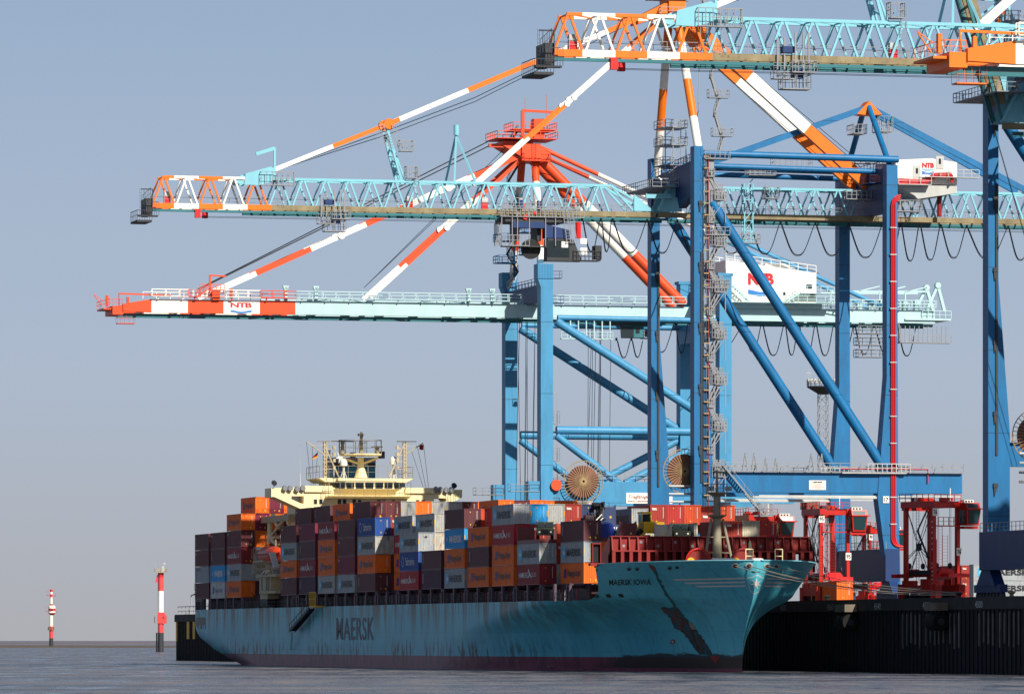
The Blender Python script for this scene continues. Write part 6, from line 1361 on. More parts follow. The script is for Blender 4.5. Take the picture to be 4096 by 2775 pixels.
    for i in range(5): t = (i+.5)/5; a_ = Vector((Mp(1597,0).x,-1.6,zt)).lerp(Vector((p.x,-1.5,p.z)),t); g.beam(a_, (a_.x,1.6,a_.z+1),.2)
    st_ = g.build('stay_strut', M['cyan'], boom)
    g = MB(); 
    for ox in (-.9, .9): g.ladder((Mp(1590,0).x+ox-1,-2.1,zt+5),(p.x+ox,-2.1,p.z+.3),.6,side=(1,0,0),w=.07); g.ladder((Mp(1590,0).x+ox-1.6,-2.1,zt+5),(p.x+ox-.5,-2.1,p.z-1),.9,side=(1,0,0),w=.05)
    x = Mp(1600,0).x; g.deck(x-.6,x+1.4,-2.8,-1.4,zt+4.5,w=.08,h=1.5,step=.6); g.build('strut_ladder', M['grey_steel'], boom)
    if not raised:
        for s_ in (-1, 1):
            A0 = Vector((Mp(1050,698).x, s_*1.6, Mp(1050,698).z)); A1 = Vector((Mp(1545,500).x, s_*1.6, Mp(1545,500).z)); A2 = Vector((ap.x-4, s_*1.6, Mp(2585,60).z))
            f = lambda px, P, Q: (Mp(px,0).x-P.x)/(Q.x-P.x)
            g = MB(); banded(g, A0, A1, [f(1322,A0,A1)], [1,0], .4, .62); banded(g, A1, A2, [f(1588,A1,A2), f(1862,A1,A2), f(2135,A1,A2), f(2420,A1,A2)], [0,1,0,1,0], .4, .7); g.tube(A1+Vector((0,-.3,0)),A1+Vector((0,.3,0)),.8,m=0)
            for px in (2256, 2290): c2 = A1.lerp(A2, f(px,A1,A2)); g.tube(c2+Vector((0,-.35,0)),c2+Vector((0,.35,0)),.5,m=1)
            g.build('fore_stay', ORW, root)
            B0 = Vector((Mp(1902,772).x, s_*1.6, zt)); B1 = Vector((ap.x-2.5, s_*1.6, Mp(2640,95).z)); g = MB(); banded(g, B0, B1, [f(2105,B0,B1), f(2252,B0,B1), f(2520,B0,B1)], [1,0,1,0], .36, .52)
            for px in (2257, 2285): c2 = B0.lerp(B1, f(px,B0,B1)); g.tube(c2+Vector((0,-.3,0)),c2+Vector((0,.3,0)),.42,m=1)
            g.build('fore_stay', ORW, root)
        g = MB()
        for dz in (-.9, -1.5): g.path([(Mp(1070,700).x,.2,zt+1),(Mp(1545,500).x,.2,Mp(1545,500).z+dz),(Mp(1900,0).x,.2,Mp(1900,372).z+dz+.2),(ap.x-5,.2,ap.z-2+dz*.4)],.055,4)
        g.build('hoist_ropes', M['dark_steel'], root)
    g = MB(); g.tube((ap.x+3,-.5,ap.z-3),(lx[1]-1,-.5,66),.05,n=4); g.tube((ap.x+3.6,.5,ap.z-3),(lx[1],.5,66.3),.05,n=4); g.build('hoist_ropes', M['dark_steel'], root)
    # fixed girder
    xe = 64.5; g = MB(); chords(g, hinge+2.5, xe, 2, 3); g.box(hinge,xe,yb-.25,yb+.25,zb-1.35,zb-.75,4); g.box(hinge-2.5,hinge+3,-yb-.22,-yb+.22,zb-.78,zb-.02,3)
    g.prism([(-3.8,-yb-.3,zb+.1),(.1,-yb-.3,zb+.1),(.1,-yb-.3,zt+.2),(-1.7,-yb-.3,zt+.4)],(0,.4,0),2); g.prism([(-3.8,yb,zb+.1),(.1,yb,zb+.1),(.1,yb,zt+.2),(-1.7,yb,zt+.4)],(0,.4,0),2); g.beam((-3.6,-yb-.5,zb+.2),(-1.6,-yb-.5,zt+.3),.3,.3,2); gi = g.build('girder', GC, root)
    g = MB(); truss(g, hinge+3, xe, pitch, zb-.1, zt, yb, yt, lambda x: 2, .24); g.build('bracing', GC, gi)
    g = MB(); g.prism([(-7.3,-yb-.35,zb+.1),(-4.2,-yb-.35,zb+.1),(-7.3,-yb-.35,zb+2.6)],(0,.35,0)); g.box(-5.6,-1.6,-yb-.9,-yb-.4,zb+2.0,zb+2.7); g.beam((-2.6,-yb-.6,zb+2.5),(-2.0,-yb-.6,zb+4.4),.3); g.build('hinge_plate', M['cyan'], boom)
    g = MB(); walkway(g, hinge+2, xe, -yb+.25, -yb+.9, zb+.02, 5, 1.85, .06); g.rail([(hinge+2,yb-.3,zb),(xe,yb-.3,zb)],1.1,2.4,.05,5); g.build('girder_walkway', GC, gi)
    # hanging access tower right of the waterside leg
    g = MB(); p = Mp(2958,740); q_ = Mp(2990,970)
    for dx in (0,1.3):
        for dy in (-2.6,-1.4): g.beam((p.x+dx,dy,q_.z),(p.x+dx,dy,p.z),.16)
    for i in range(6): z = q_.z+i*1.55; g.beam((p.x,-2.6,z),(p.x+1.3,-2.6,z+1.55),.12); g.beam((p.x,-2.6,z),(p.x+1.3,-2.6,z),.12)
    g.build('access_frame', M['cyan'], root)
    g = MB(); a_ = Mp(2830,980).x; b_ = Mp(3020,980).x; g.deck(a_,b_,-3,-1.4,q_.z-.2,w=.08,h=1.3,step=.8)
    a_, b_ = Mp(2965,700).x, Mp(3220,650).x; zq = Mp(3100,665).z; g.deck(a_,a_+4.2,-4,-2,zq-1.6,w=.08,step=.8); g.deck(a_+4,b_,-4,-2,zq-.2,w=.08,step=.8); g.deck(Mp(3040,0).x,Mp(3095,0).x,-3,-1,zq-5,w=.08,h=1.6,step=.7); g.ladder((Mp(3052,0).x,-2.2,zb),(Mp(3052,0).x,-2.2,zq-3),.6,side=(1,0,0))
    a_ = Mp(3330,0).x; g.deck(a_,a_+7,-7,-5,zt-1.6,w=.08,h=1.2,step=.8); g.deck(lx[1]+2,lx[1]+7,-6,-4,zt-3.2,w=.08,h=1.6,step=.7)
    g.build('girder_platforms', M['grey_steel'], root)
    # machinery house
    y0, y1 = -5, 5; a_ = Lc(3583,640,BM+y0,BM); b_ = Lc(3828,650,BM+y0,BM); pk = Lc(3722,634,BM+y0,BM); zb_ = Lc(3700,738,BM+y0,BM).z
    g = MB(); g.prism([(a_.x,y0,zb_),(b_.x,y0,zb_),(b_.x,y0,b_.z),(pk.x,y0,pk.z),(a_.x,y0,a_.z)],(0,y1-y0,0)); mh = g.build('machinery_house', M['white'], root)
    g = MB()
    for i in range(16): x = a_.x+.3+i*(b_.x-a_.x-.5)/16; g.box(x,x+.08,y0-.04,y0,zb_,a_.z-.2)
    g.build('ribs', M['white'], mh)
    l0 = Lc(3688,671,BM+y0,BM); w_ = Lc(3736,671,BM+y0,BM).x-l0.x; g = MB(); put_text(g,'NTB',(l0.x,y0-.06,l0.z-.0),(1,0,0),(0,0,1),w_,.75,.05,0,.85)
    for i in range(12):
        t0, t1 = i/12, (i+1)/12; f = lambda t: -.62+.13*math.cos(t*6.28)
        g.add([(l0.x+w_*t,y0-.06,l0.z+h_) for t, h_ in ((t0,-1.0),(t1,-1.0),(t1,f(t1)),(t0,f(t0)))], [(0,1,2,3)], 1); g.add([(l0.x+w_*t,y0-.06,l0.z+h_) for t, h_ in ((t0,f(t0)+.2),(t1,f(t1)+.2),(t1,-.12),(t0,-.12))], [(0,1,2,3)], 2)
    g.build('logo', [M['logo_red'], M['wave_blue'], M['cyan']], mh)
    for px, z_ in ((3665, zb_+.9), (3757, zb_+2.4)): p = Lc(px,700,BM+y0,BM); g = MB(); g.box(p.x-.5,p.x+.7,y0-.07,y0-.04,z_,z_+1.9,1); g.box(p.x-.1,p.x+.25,y0-.1,y0-.07,z_+.7,z_+1.5,0); g.build('door', [M['glass'], M['light_steel']], mh)
    g = MB(); q1 = [Lc(px,py,BM+y0-1,BM) for px, py in ((3579,722),(3700,728),(3740,700),(3800,697),(3812,712),(3806,722))]
    for dz in (0,.28,.56): g.path([(p.x,y0-.9,p.z-dz+.2) for p in q1], .17, 8)
    g.build('red_cable_ducts', M['logo_red'], root)
    g = MB(); walkway(g, a_.x, b_.x-4.5, y0-1.4, y0-.1, zb_-.1, 0, 1.5, .08); walkway(g, b_.x-5.5, b_.x+3, y0-1.5, y0-.1, zb_+1.1, 0, 1.3, .08); g.prism([(a_.x,y0,zb_-.1),(b_.x,y0,zb_-.1),(b_.x,y0,zb_-1.2),(pk.x-2,y0,zb_-2.2),(a_.x+3,y0,zb_-1.7)],(0,y1-y0,0)); g.build('house_platform', M['cream_dirty'] if False else M['light_steel'], root)
    g = MB(); p = Lc(3732,850,BM,BM); g.tube((p.x,-3,zb),(p.x,-3,zb_-1),.35); g.build('drain_pipe', M['deck_red'], root)
    if not raised:
        # trolley and cab
        tp = Mp(2120,900); x = tp.x; g = MB(); g.box(x-4.6,x+4.8,-3.2,3,zb-1.9,zb-1.1); g.box(x-5,x+2.6,-3,-1.8,zb-5.6,zb-5.4); g.box(x-2.6,x-2.2,-2,2,zb-4.6,zb-1.9); g.box(x+.6,x+1.2,-2,2,zb-4.6,zb-1.9); tr_ = g.build('trolley', M['dark_steel'], root)
        g = MB()
        for z_, x0_, x1_ in ((zb-1.1,x-5.4,x+7.4),(zb+.1,x-5,x+6.6),(zb-5.4,x-5.2,x-1)): g.rail([(x0_,-3.5,z_),(x1_,-3.5,z_)],1.5,.6,.09); g.box(x0_,x1_,-3.6,-3.2,z_-.12,z_)
        for dx in (-5.2,-3.6,-2.8,-1,1.5,3): g.beam((x+dx,-3.4,zb-5.4),(x+dx,-3.4,zb-.4),.12)
        g.rail([(x-5.2,-3.4,zb-5.4),(x-5.2,1,zb-5.4)],3.4,.8,.1); g.ladder((x+5.2,-3.5,zb-5),(x+4.6,-3.5,zb-.3),.9,side=(1,0,0),w=.09); g.ladder((x+5.8,-3.5,zb-5),(x+5.2,-3.5,zb-.3),.9,side=(1,0,0),w=.09); g.build('trolley_railing', M['grey_steel'], tr_)
        g = MB(); g.box(x-3.4,x+1.6,-3.3,-1.4,zb-2.8,zb-1.9); g.prism([(x+1.6,-3,zb-2.2),(x+5.4,-3,zb-3.0),(x+5.4,-3,zb-4.2),(x+1.6,-3,zb-4.2)],(0,2,0)); g.box(x-2.4,x-1.6,-2.6,-1.6,zb+.2,zb+1.4); g.box(x+.6,x+1.2,-2.6,-1.6,zb,zb+1.3); g.build('trolley_beam', M['navy_blue'], tr_)
        g = MB(); g.box(x-.4,x+.2,-3.5,-3.2,zb-.8,zb-.3); g.tube((x-1.6,-3.4,zb-1.2),(x-1.6,-3.0,zb-1.2),.4); g.tube((x+6.6,-3,zb-1.8),(x+6.6,-3,zb-4.2),.42); g.build('red_motors', M['signal_red'], tr_)
        cb = MB(); cx_ = x+2.0; cb.hexa([(cx_-.2,-3.1,zb-7.6),(cx_+5.2,-3.1,zb-7.6),(cx_+5.2,-1,zb-7.6),(cx_-.2,-1,zb-7.6)],[(cx_-.1,-3.1,zb-4.3),(cx_+3.8,-3.1,zb-4.3),(cx_+3.8,-1,zb-4.3),(cx_-.1,-1,zb-4.3)]); cb.deck(cx_+3.8,cx_+8,-3.2,-1,zb-7.4,w=.1,h=1.3,step=.6); cb.box(cx_+7.2,cx_+8.2,-3.1,-1.2,zb-7.2,zb-5.2); cab = cb.build('operator_cab', M['dark_steel'], root)
        g = MB(); g.hexa([(cx_-.15,-3.16,zb-7.0),(cx_+3.2,-3.16,zb-7.0),(cx_+3.2,-3.1,zb-7.0),(cx_-.15,-3.1,zb-7.0)],[(cx_+.0,-3.16,zb-4.6),(cx_+3.2,-3.16,zb-4.6),(cx_+3.2,-3.1,zb-4.6),(cx_,-3.1,zb-4.6)]); g.build('cab_window', M['glass'], cab)
        g = MB(); g.box(cx_+2,cx_+3,-3.2,-3.17,zb-5.6,zb-4.7); g.box(cx_+4.9,cx_+5.9,-3.2,-3.1,zb-5.0,zb-4.2); g.box(cx_+4.9,cx_+5.9,-3.2,-3.1,zb-6.6,zb-5.6); g.build('white_panel', M['white'], cab)
        g = MB(); g.lathe((x-.3,-1.6,zb-5.8), [(1.5,-.2),(1.5,.2)], 18, axis='y'); g.build('rope_sheave', M['black'], tr_)
        fxs = [Mp(p,900).x for p in (2310,2385,2432,2570,2690,2835,2978,3102,3241,3373,3510,3582,3658,3742,3845,4010,4110)]
    else: fxs = [Mp(p,900).x for p in (3102,3241,3373,3510,3582,3658,3742,3845,4010,4110)]
    g = MB(); g.beam((-73,.4,zb-1.7),(xe,.4,zb-1.7),.05); g.beam((-73,-.4,zb-1.9),(xe,-.4,zb-1.9),.05)
    (g.build('trolley_ropes', M['dark_steel'], boom))
    festoon(root, -2.6, zb-1.5, fxs, 4.8)
    reel(root, Lc(2735,1885,BN+2.6,BM), 3.3, 0)
    g = MB(); c_ = Lc(2735,1885,BN+2.6,BM)
    for i in range(4): g.tube((c_.x-2.6,-Bb+1.6,c_.z-2.2-i*1.15),(c_.x+1.4,-Bb+1.6,c_.z-2.2-i*1.15),.16)
    g.stair((c_.x-2,-Bb-.5,c_.z-9),(c_.x+2,-Bb-.5,c_.z-6),.8); g.build('cable_guides', M['light_steel'], root)
    g = MB(); g.stair((3.2,-Bb-1.4,20.5),(9.5,-Bb-1.4,13.2),1.0); g.deck(8.8,10.8,-Bb-2,-Bb-.6,13.2,h=1.8,w=.09,step=.7); g.build('access_stairs', M['grey_steel'], root)
    if raised:
        hp_ = Vector((hinge, 0, zb-.4)); ang = rad(73)   # boom stowed almost upright, leaning out over the water
        boom.matrix_local = Matrix.Translation(hp_+Vector((-1.6,0,0))) @ Matrix.Rotation(ang, 4, 'Y') @ Matrix.Translation(-hp_)
    return root
craneB = lattice_crane('b', 'dark blue gantry crane marked 17 with long lattice boom and red cable ducts', BM)
craneC = lattice_crane('c', 'dark blue gantry crane at the right edge with its lattice boom raised', -78.1, True, False)
craneD = copy_tree(craneB); craneD.location = W((RX, -151.4, QZ))
for ch in list(craneD.children):            # its trolley is parked landward, out of view
    if ch.name.split('.')[0] in ('trolley', 'operator_cab', 'festoon_cable', 'machinery_house'):
        for g2 in list(ch.children): bpy.data.objects.remove(g2)
        bpy.data.objects.remove(ch)
craneD['label'] = 'nearer gantry crane whose striped lattice boom crosses the top of the view'
craneE = box_crane('e', 'nearest gantry crane with orange and white box boom tip at top right', -252, orange='orange')
# ------------------------------------------------------------------ straddle carriers on the quay
def at(px, s):                        # ground position for pixel column px at scale s px per metre
    x, d = (px-2048)/s-X0, F/s-D0; return (x*CT+d*ST, -x*ST+d*CT)
def carrier(px, s, deg, num, label, low=False):
    qx, qy = at(px, s); t_ = thing('straddle_carrier', label, 'straddle carrier', (qx, qy, QZ), rad(deg)-TH, 'red straddle carriers on the quay')
    RD = M['carrier_red']; Wd, Ln, Ht = 4.15, 6.1, 13.9; A0, A1 = -1.1, 7.3
    for x in (0, Wd):
        g = MB(); sg = -1 if x == 0 else 1
        g.box(x-.45,x+.45,A0,A1,1.25,2.35); g.prism([(x-.5,A0,.5),(x-.5,A0,2.5),(x-.5,A0+1.2,2.5),(x-.5,A0+1.2,.5)],(1.0,0,0)); g.prism([(x-.5,A1-1.2,.5),(x-.5,A1-1.2,2.5),(x-.5,A1,2.5),(x-.5,A1,.5)],(1.0,0,0)); g.box(x-.35,x+.35,A0+2,A0+3.6,2.35,3.2); g.box(x-.4,x+.4,4,6.5,2.35,3.0)
        g.build('side_frame', RD, t_)
        for y in (.1, 2.2, 4.2, 6.3):
            g = MB(); g.lathe((x,y,.75), [(.3,-.28),(.75,-.25),(.75,.25),(.3,.28)], 18, axis='x'); g.build('wheel', M['rubber'], t_)
        for y in (0, Ln):
            g = MB(); g.box(x-.24,x+.24,y-.3,y+.3,2.35,Ht-1.0); 
            if y == 0 and x == 0: 
                for k in range(12): g.tube((x-.25,y-.02,8.6-k*.55 if k > 5 else 11-k*.75),(x-.24,y-.02,8.6-k*.55 if k > 5 else 11-k*.75),.12,n=8,m=1)
            g.build('leg', [RD, M['white']], t_)
    g = MB(); g.box(-.4,.4,-.7,Ln+.7,Ht-.95,Ht-.1); g.box(Wd-.4,Wd+.4,-.7,Ln+.7,Ht-.95,Ht-.1); g.box(-.3,Wd+.3,-.5,.1,Ht-1.0,Ht-.3); g.box(-.3,Wd+.3,Ln-.2,Ln+.6,Ht-1.3,Ht-.2); g.build('top_frame', RD, t_)
    r = random.Random(num.__hash__() % 97 if False else int(num)); g = MB()
    for i in range(14): y = r.uniform(-.4,Ln-1); x = r.uniform(-.3,Wd-.6); g.box(x,x+r.uniform(.3,1.0),y,y+.8,Ht-.1,Ht+r.uniform(.1,.5),r.choice((0,0,1)))
    g.rail([(-.5,-.8,Ht-.1),(-.5,Ln+.8,Ht-.1)],1.0,1.2,.08,0); g.rail([(-.5,-.8,Ht-.1),(Wd,-.8,Ht-.1)],.9,1.2,.08,0); g.rail([(.2,-.85,Ht-3.4),(Wd-.4,-.85,Ht-3.4)],1.1,.8,.08,0); g.box(.2,Wd-.4,-.9,-.3,Ht-3.55,Ht-3.4,0); g.tube((2.9,0,Ht),(2.9,0,Ht+1.7),.07,m=2)
    g.box(-.3,1.4,4.6,7.2,Ht-.1,Ht+.9,3) if num == '95' else None
    g.build('top_machinery', [RD, M['dark_steel'], M['white'], M['copper']], t_)
    c = MB(); x, y, z = Wd-.1, -2.3, Ht-3.4
    c.hexa([(x+.1,y+.15,z),(x+2.1,y+.15,z),(x+2.1,y+2.1,z),(x+.1,y+2.1,z)],[(x-.1,y-.1,z+2.3),(x+2.3,y-.1,z+2.3),(x+2.3,y+2.1,z+2.3),(x-.1,y+2.1,z+2.3)]); c.prism([(x-.1,y,z+2.3),(x-.1,y+.25,z+3.1),(x-.1,y+2.1,z+3.1),(x-.1,y+2.1,z+2.3)],(2.4,0,0)); c.box(x-.15,x+2.7,y-.25,y+2.1,z+2.22,z+2.36); c.box(x-.2,x+2.2,y+.4,y+1.9,z-.45,z-.1); cab = c.build('cab', RD, t_)
    g = MB(); g.hexa([(x+.3,y+.05,z+.25),(x+1.9,y+.05,z+.25),(x+1.9,y+.15,z+.25),(x+.3,y+.15,z+.25)],[(x+.1,y-.16,z+2.1),(x+2.1,y-.16,z+2.1),(x+2.1,y+.1,z+2.1),(x+.1,y+.1,z+2.1)]); g.hexa([(x+.1,y+.02,z+2.42),(x+2.0,y+.02,z+2.42),(x+2.0,y+.1,z+2.42),(x+.1,y+.1,z+2.42)],[(x+.1,y+.18,z+2.95),(x+2.0,y+.18,z+2.95),(x+2.0,y+.26,z+2.95),(x+.1,y+.26,z+2.95)]); g.box(x-.12,x-.02,y+.5,y+1.8,z+.3,z+2.1); g.build('cab_window', paint('cab_glass','#1d3a40',.2), cab)
    g = MB(); g.box(x+.2,x+1.8,y+.9,y+1.9,z+3.1,z+3.5,0)
    for i in range(3): g.box(x+.35+i*.48,x+.65+i*.48,y+.86,y+.9,z+3.2,z+3.42,1)
    g.build('air_conditioner', [M['white'], M['black']], cab)
    # number boards
    for bx_, by_, bz_ in ((-.0,-.35,Ht-2.1),(Wd,-.35,6.4)):
        g = MB(); g.box(bx_-.42,bx_+.42,by_-.03,by_,bz_,bz_+1.05); nb = g.build('number_board', M['white'], t_)
        g = MB(); put_text(g, num, (bx_-.32,by_-.05,bz_+.2),(1,0,0),(0,0,1),.64,.62,.02); g.build('number', M['letter_black'], nb)
    # cables, ladder, bracing, spreader
    g = MB()
    for x, (y0, y1) in ((0,(.3,Ln-.3)),):
        ym = (y0+y1)/2; zc = 7.6
        for a_, b_ in (((y0,Ht-1.3),(ym,zc)),((y1,Ht-1.3),(ym,zc)),((y0,2.8),(ym,zc)),((y1,2.8),(ym,zc)),((y0,zc-1.8),(ym,zc)),((y1,zc-1.8),(ym,zc))): g.tube((x,a_[0],a_[1]),(x,b_[0],b_[1]),.05,n=5)
        g.box(x-.08,x+.08,ym-.35,ym+.35,zc-.5,zc+.5)
    xm = Wd/2; zc = 7.6
    for a_ in ((.3,2.8),(Wd-.3,2.8),(Wd-.3,Ht-1.4),(.3,Ht-1.4),(Wd-.3,zc-1.6),(.3,zc-1.4)): g.tube((a_[0],Ln,a_[1]),(xm,Ln,zc),.05,n=5)
    g.box(xm-.3,xm+.3,Ln-.08,Ln+.08,zc-.5,zc+.5)
    for x, y in ((.9,.3),(1.15,.3),(Wd-.9,.3),(Wd-1.15,.3),(.9,Ln-.4),(Wd-1,Ln-.4)): g.tube((x,y,4.6),(x,y,Ht-1),.035,n=4)
    g.build('cables', M['dark_steel'], t_)
    g = MB(); g.ladder((-.1,-.45,2.4),(-.1,-.45,8.6),.55,side=(1,0,0),w=.06); g.ladder((.9,-.4,2.4),(.9,-.4,Ht-3.4),.6,side=(1,0,0),w=.05); g.ladder((1.7,-.4,2.4),(1.7,-.4,9.2),.9,side=(1,0,0),w=.04); g.ladder((-.5,-.6,.4),(-.5,-.6,2.6),.6,side=(1,0,0),w=.1); g.build('ladder', M['signal_red'], t_)
    g = MB(); g.ladder((.4,4,2.6),(.6,4.3,Ht-1),.6,side=(0,1,0),w=.05); g.beam((-.1,1,6.0),(-.1,3.4,9.8),.2); g.beam((-.1,3.4,9.8),(-.1,1,13),.16); g.build('inner_ladder', M['dark_steel'], t_)
    g = MB(); zs_ = 3.5
    g.box(.7,Wd-.7,.2,6.8,zs_+.3,zs_+.9,0); g.prism([(.4,-.2,zs_),(1.2,-.2,zs_+1.1),(Wd-1.2,-.2,zs_+1.1),(Wd-.4,-.2,zs_)],(0,.35,0),1); g.prism([(.4,7,zs_),(1.2,7,zs_+1.1),(Wd-1.2,7,zs_+1.1),(Wd-.4,7,zs_)],(0,.35,0),1); g.box(1.2,3.6,-2.6,9.6,zs_,zs_+.45,1); g.box(.3,Wd-.3,-3,-2.6,zs_-.1,zs_+.4,1); g.box(.3,Wd-.3,9.4,9.8,zs_-.1,zs_+.4,1)
    for x in (.9,Wd-.9):
        for y in (.5,6.5): g.lathe((x,y,zs_+1.5), [(.42,-.08),(.42,.08)], 12, 0, axis='x')
    g.build('spreader', [M['dark_steel'], M['signal_red']], t_)
    if num == '76': g = MB(); put_text(g, 'TEREX', (-.49,5.2,1.62),(0,-1,0),(0,0,1),3.2,.42,.02); g.build('lettering', M['light_steel'], t_)
    return t_
carrier(3734, 29.3, 34, '76', 'bright red straddle carrier marked 76 beside the stacked grey containers')
carrier(3283, 27.7, 18, '95', 'dark red straddle carrier marked 95 holding an orange container by the bow')
carrier(3000, 26.4, 16, '80', 'red straddle carrier whose cab peeks out behind the foredeck containers')
carrier(3478, 23.6, 38, '90', 'distant red straddle carrier seen between the legs of crane 17')
qx, qy = at(3329, 27.9); container('Ho', (qx+.3, qy-1.2, QZ+.4), 'plain orange container held low inside the carrier marked 95', 'containers on the quay', rad(3))
bx0 = at(4149, 22.0)
for i, lk in enumerate(('g','M','M')):
    container(lk, (bx0[0], bx0[1], QZ+i*CHH*1.01), ['grey container at the foot of the quay stack by the right crane', 'grey container with star, middle of the quay stack', 'grey container with star, topmost on the quay stack'][i], 'containers on the quay', rad(90))
for i, (px, s_, n_, lk) in enumerate(((3803, 21.6, 2, 'D2'), (3846, 21.8, 2, 'tex'), (3560, 20.5, 0, 'r'), (3640, 20.5, 0, 'or'))):
    q = at(px, s_)
    for k in range(n_+1 if n_ else 1): container(lk, (q[0], q[1], QZ+k*CHH*1.01), '%s, %s tier, %s' % (LOOK[lk][2], TIER[k], ['quay stack behind carrier 76','quay stack beside grey ones','beyond the far carrier','low behind the carrier marked 76'][i]), 'containers on the quay')
# ------------------------------------------------------------------ flood light mast
s_ = 20.3; q = at(3293, s_); t_ = thing('floodlight_mast', 'tall grey lattice floodlight mast with round lamp platform', 'floodlight mast', (q[0], q[1], QZ))
H1 = EYE+(2560-1545)/s_-QZ; g = MB(); hw = .85; n = 26
for x in (-hw, hw):
    for y in (-hw, hw): g.beam((x,y,0),(x,y,H1),.13)
for i in range(n):
    z0, z1 = H1*i/n, H1*(i+1)/n
    for (a_, b_) in (((-hw,-hw),(hw,-hw)),((hw,-hw),(hw,hw)),((hw,hw),(-hw,hw)),((-hw,hw),(-hw,-hw))):
        g.beam((a_[0],a_[1],z0),(b_[0],b_[1],z1),.07); g.beam((b_[0],b_[1],z0),(a_[0],a_[1],z1),.07)
g.build('lattice_shaft', M['grey_steel'], t_)
g = MB(); g.lathe((0,0,H1), [(.9,-1.6),(3.2,-.2),(3.2,0)], 18); g.rail([(3.2*math.cos(k*.349),3.2*math.sin(k*.349),H1) for k in range(19)],1.0,1,.08); g.build('platform', M['dark_steel'], t_)
for k in range(18): g = MB(); a_ = k*.349; g.box(3.0*math.cos(a_)-.22,3.0*math.cos(a_)+.22,3.0*math.sin(a_)-.2,3.0*math.sin(a_)+.2,H1+.8,H1+1.4); g.build('floodlight', M['light_steel'], t_)
g = MB(); g.tube((-3,0,H1),(-3,0,H1+3.4),.05); g.beam((-3.6,0,H1+2.6),(-2.4,0,H1+2.6),.08); g.build('wind_gauge', M['light_steel'], t_)
# ------------------------------------------------------------------ navigation towers in the river
RDp = paint('beacon_red', '#d94a48', .6, .08); RDd = paint('beacon_red_deep', '#c0262c', .6, .08)
def nav(px, d, z0, name, label, build):
    t_ = thing(name, label, 'beacon tower', (0,0,0)); t_.location = ((px-2048)/F*d, d, z0); t_.rotation_euler = (0,0,0); build(t_, F/d); return t_
def nav2(t_, s):
    k = 1/2.519/s; Z = lambda y: (1150-y)*k; r_ = 1.04
    for nm, a_, b_, m_, rr in (('pile',1165,955,M['dark_steel'],r_*1.02),('lower_shaft',955,862,RDp,r_),('middle_shaft',750,535,M['white'],r_),('upper_shaft',535,402,RDp,r_),('top_shaft',402,350,RDd,r_)):
        g = MB(); g.tube((0,0,Z(a_)),(0,0,Z(b_)),rr,n=24); g.build(nm, m_, t_, True)
    g = MB(); g.prism([(-1.1,-1.3,Z(862)),(2.1,-1.3,Z(862)),(2.1,-1.3,Z(790)),(1.1,-1.3,Z(750)),(-1.1,-1.3,Z(750))],(0,2.6,0)); bxm = g.build('equipment_room', RDp, t_)
    g = MB(); g.box(.75,1.2,-1.34,-1.3,Z(812),Z(795)); g.build('window', M['glass'], bxm)
    g = MB(); g.box(-1.7,-1.2,-.6,.6,Z(1165),Z(955)); g.build('fender_pile', M['black'], t_)
    g = MB(); g.box(-2,2,-1.8,1.8,Z(352),Z(346)); g.rail([(-2,-1.8,Z(346)),(2,-1.8,Z(346)),(2,1.8,Z(346)),(-2,1.8,Z(346)),(-2,-1.8,Z(346))],1.3,.55,.12); g.build('top_platform', M['cream_dirty'], t_)
    g = MB(); g.tube((1.2,0,Z(346)),(1.2,0,Z(265)),.07); g.box(1.0,1.7,-.2,.2,Z(270),Z(250)); g.tube((-1.9,0,Z(346)),(-1.9,0,Z(240)),.03); g.box(.4,1.2,-.3,.3,Z(346),Z(285)); g.build('instruments', M['light_steel'], t_)
    g = MB(); g.box(-2.2,-1,-1,1,Z(860),Z(855)); g.rail([(-2.2,-1,Z(855)),(-2.2,1,Z(855))],2.3,.6,.12); g.rail([(-2.2,-1,Z(855)),(-1.1,-1,Z(855))],2.3,.5,.12); g.build('side_platform', M['grey_steel'], t_)
    g = MB(); g.prism([(-1.1,0,Z(370)),(-1.2,0,Z(450)),(-2.1,0,Z(447)),(-1.3,0,Z(370))],(0,.1,0)); g.build('day_mark', RDp, t_)
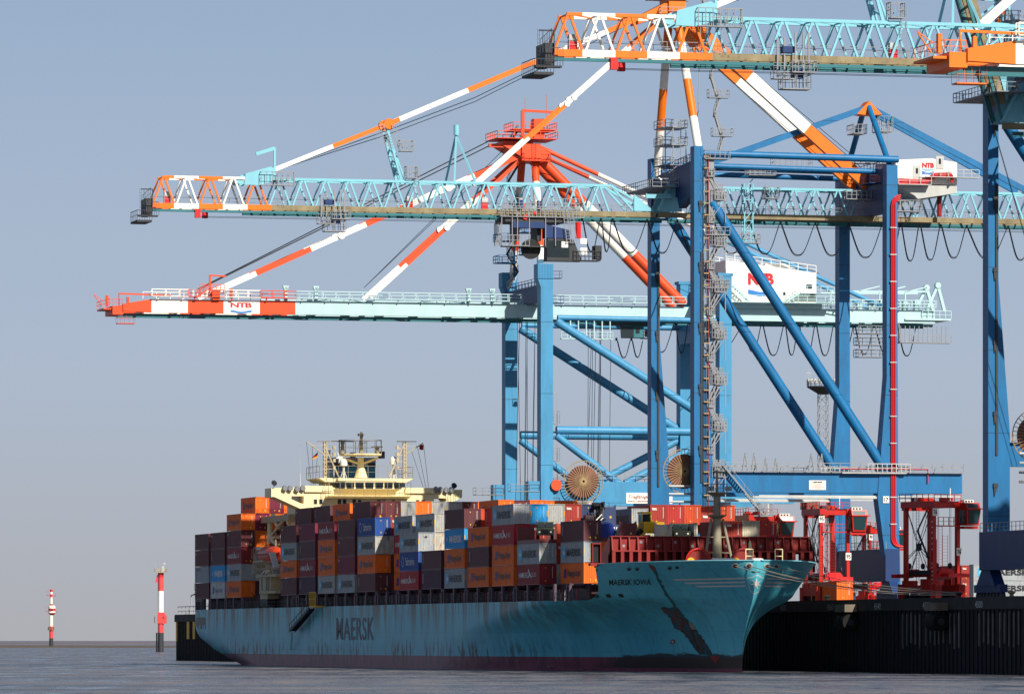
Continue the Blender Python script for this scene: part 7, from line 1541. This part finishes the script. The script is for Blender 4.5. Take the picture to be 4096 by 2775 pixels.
def nav1(t_, s):
    k = 1/2.519/s; Z = lambda y: (1075-y)*k; 
    for nm, a_, b_, m_, rr in (('pile',1095,1010,M['dark_steel'],1.2),('lower_shaft',1010,890,RDp,1.15),('white_shaft',890,780,M['white'],1.0),('neck',680,665,RDd,.8),('upper_shaft',665,595,M['white'],.78),('lantern_base',595,568,RDd,.8),('lantern',568,545,M['white'],.8),('cap',545,520,RDd,.8)):
        g = MB(); g.tube((0,0,Z(a_)),(0,0,Z(b_)),rr,n=20); g.build(nm, m_, t_, True)
    g = MB(); c = (0.4,0,Z(780)); g.lathe(c, [(.4,0),(1.3,.35),(2.1,1.4)], 20, 0); g.lathe(c, [(2.1,1.4),(2.1,2.6)], 20, 1); g.lathe(c, [(2.1,2.6),(2.1,4.1)], 20, 0) ; g.lathe(c, [(2.1,4.1),(2.1,4.8)],20,1); g.lathe(c, [(2.1,4.8),(2.0,5.6),(1.2,5.9)], 20, 1); o = g.build('round_cabin', [RDd, M['white']], t_, True)
    g = MB(); g.box(-.2,1.0,-2.15,-2.0,Z(735),Z(718)); g.build('window', M['glass'], o)
    for zc, rr in ((560,3.0),(725,3.6)):
        g = MB()
        for sgn in (-1,1):
            P_ = [(rr*math.cos(t*.393), 0, Z(zc)+sgn*(.4+1.9*math.sin(t*.393))) for t in range(9)]; g.path(P_, .07, 5)
        P_ = [(rr*math.cos(t*.524), rr*math.sin(t*.524), Z(zc+15)) for t in range(13)]; g.path(P_, .09, 5); g.build('radar_ring', RDp, t_)
    g = MB(); g.lathe((0,0,Z(930)), [(2.0,0),(2.0,.2)], 12); g.rail([(2*math.cos(k_*.785),2*math.sin(k_*.785),Z(930)) for k_ in range(9)],2.0,1,.12); g.build('platform', M['mast_beige'], t_)
nav(643, 2114, 0, 'beacon_tower', 'tall red and white cylindrical beacon tower standing in the river', nav2)
nav(205, 3500, 1.7, 'beacon_tower', 'thin red and white beacon tower with round cabin on the mudflat', nav1)
# ------------------------------------------------------------------ mooring ropes, gull
bt = Vector(BOL[1])
for i, (c, lab, sag) in enumerate(((0,'long mooring rope from the leftmost bow chock to the bollard',3.2),(1,'mooring rope from the second bow chock to the bollard',2.9),(2,'upper mooring rope from the third bow chock to the bollard',2.2),(3,'topmost mooring rope from the fourth bow chock',1.6),(1,'mooring rope running just under the second bow rope',3.6))):
    a_ = CH[c]; g = MB(); P_ = []
    for k in range(25):
        t = k/24; p = Vector(a_).lerp(bt+Vector((0,0,.1*i)), t); p.z -= sag*.35*4*t*(1-t); P_.append(p)
    g.path(P_, .05, 6); o = g.build('mooring_rope', M['rope']); place(o, (0,0,0)); tag(o, lab, 'rope', 'bow mooring ropes')
d_ = 560.; g = MB(); c = Vector((0,0,0))
g.lathe((0,0,0), [(.02,-.28),(.07,-.15),(.08,0),(.05,.15),(.01,.3)], 10, 0, 'x')
for s_ in (-1,1):
    g.add([(-.08*s_*0-.06,s_*.05,.03),(.1,s_*.05,.03),(.02+.1,s_*.3+.0,.16),(-.1,s_*.3,.16)], [(0,1,2,3)], 0); g.add([(-.1,s_*.3,.16),(.12,s_*.3,.16),(-.05,s_*.68,.02)], [(0,1,2)], 1)
o = g.build('gull', [M['white'], M['grey_steel']]); o.location = ((2645-2048)/F*d_, d_, EYE+(2560-718)/F*d_); o.rotation_euler = (rad(10), rad(-5), rad(60)); tag(o, 'gull gliding with spread wings in front of the dark blue crane', 'gull')
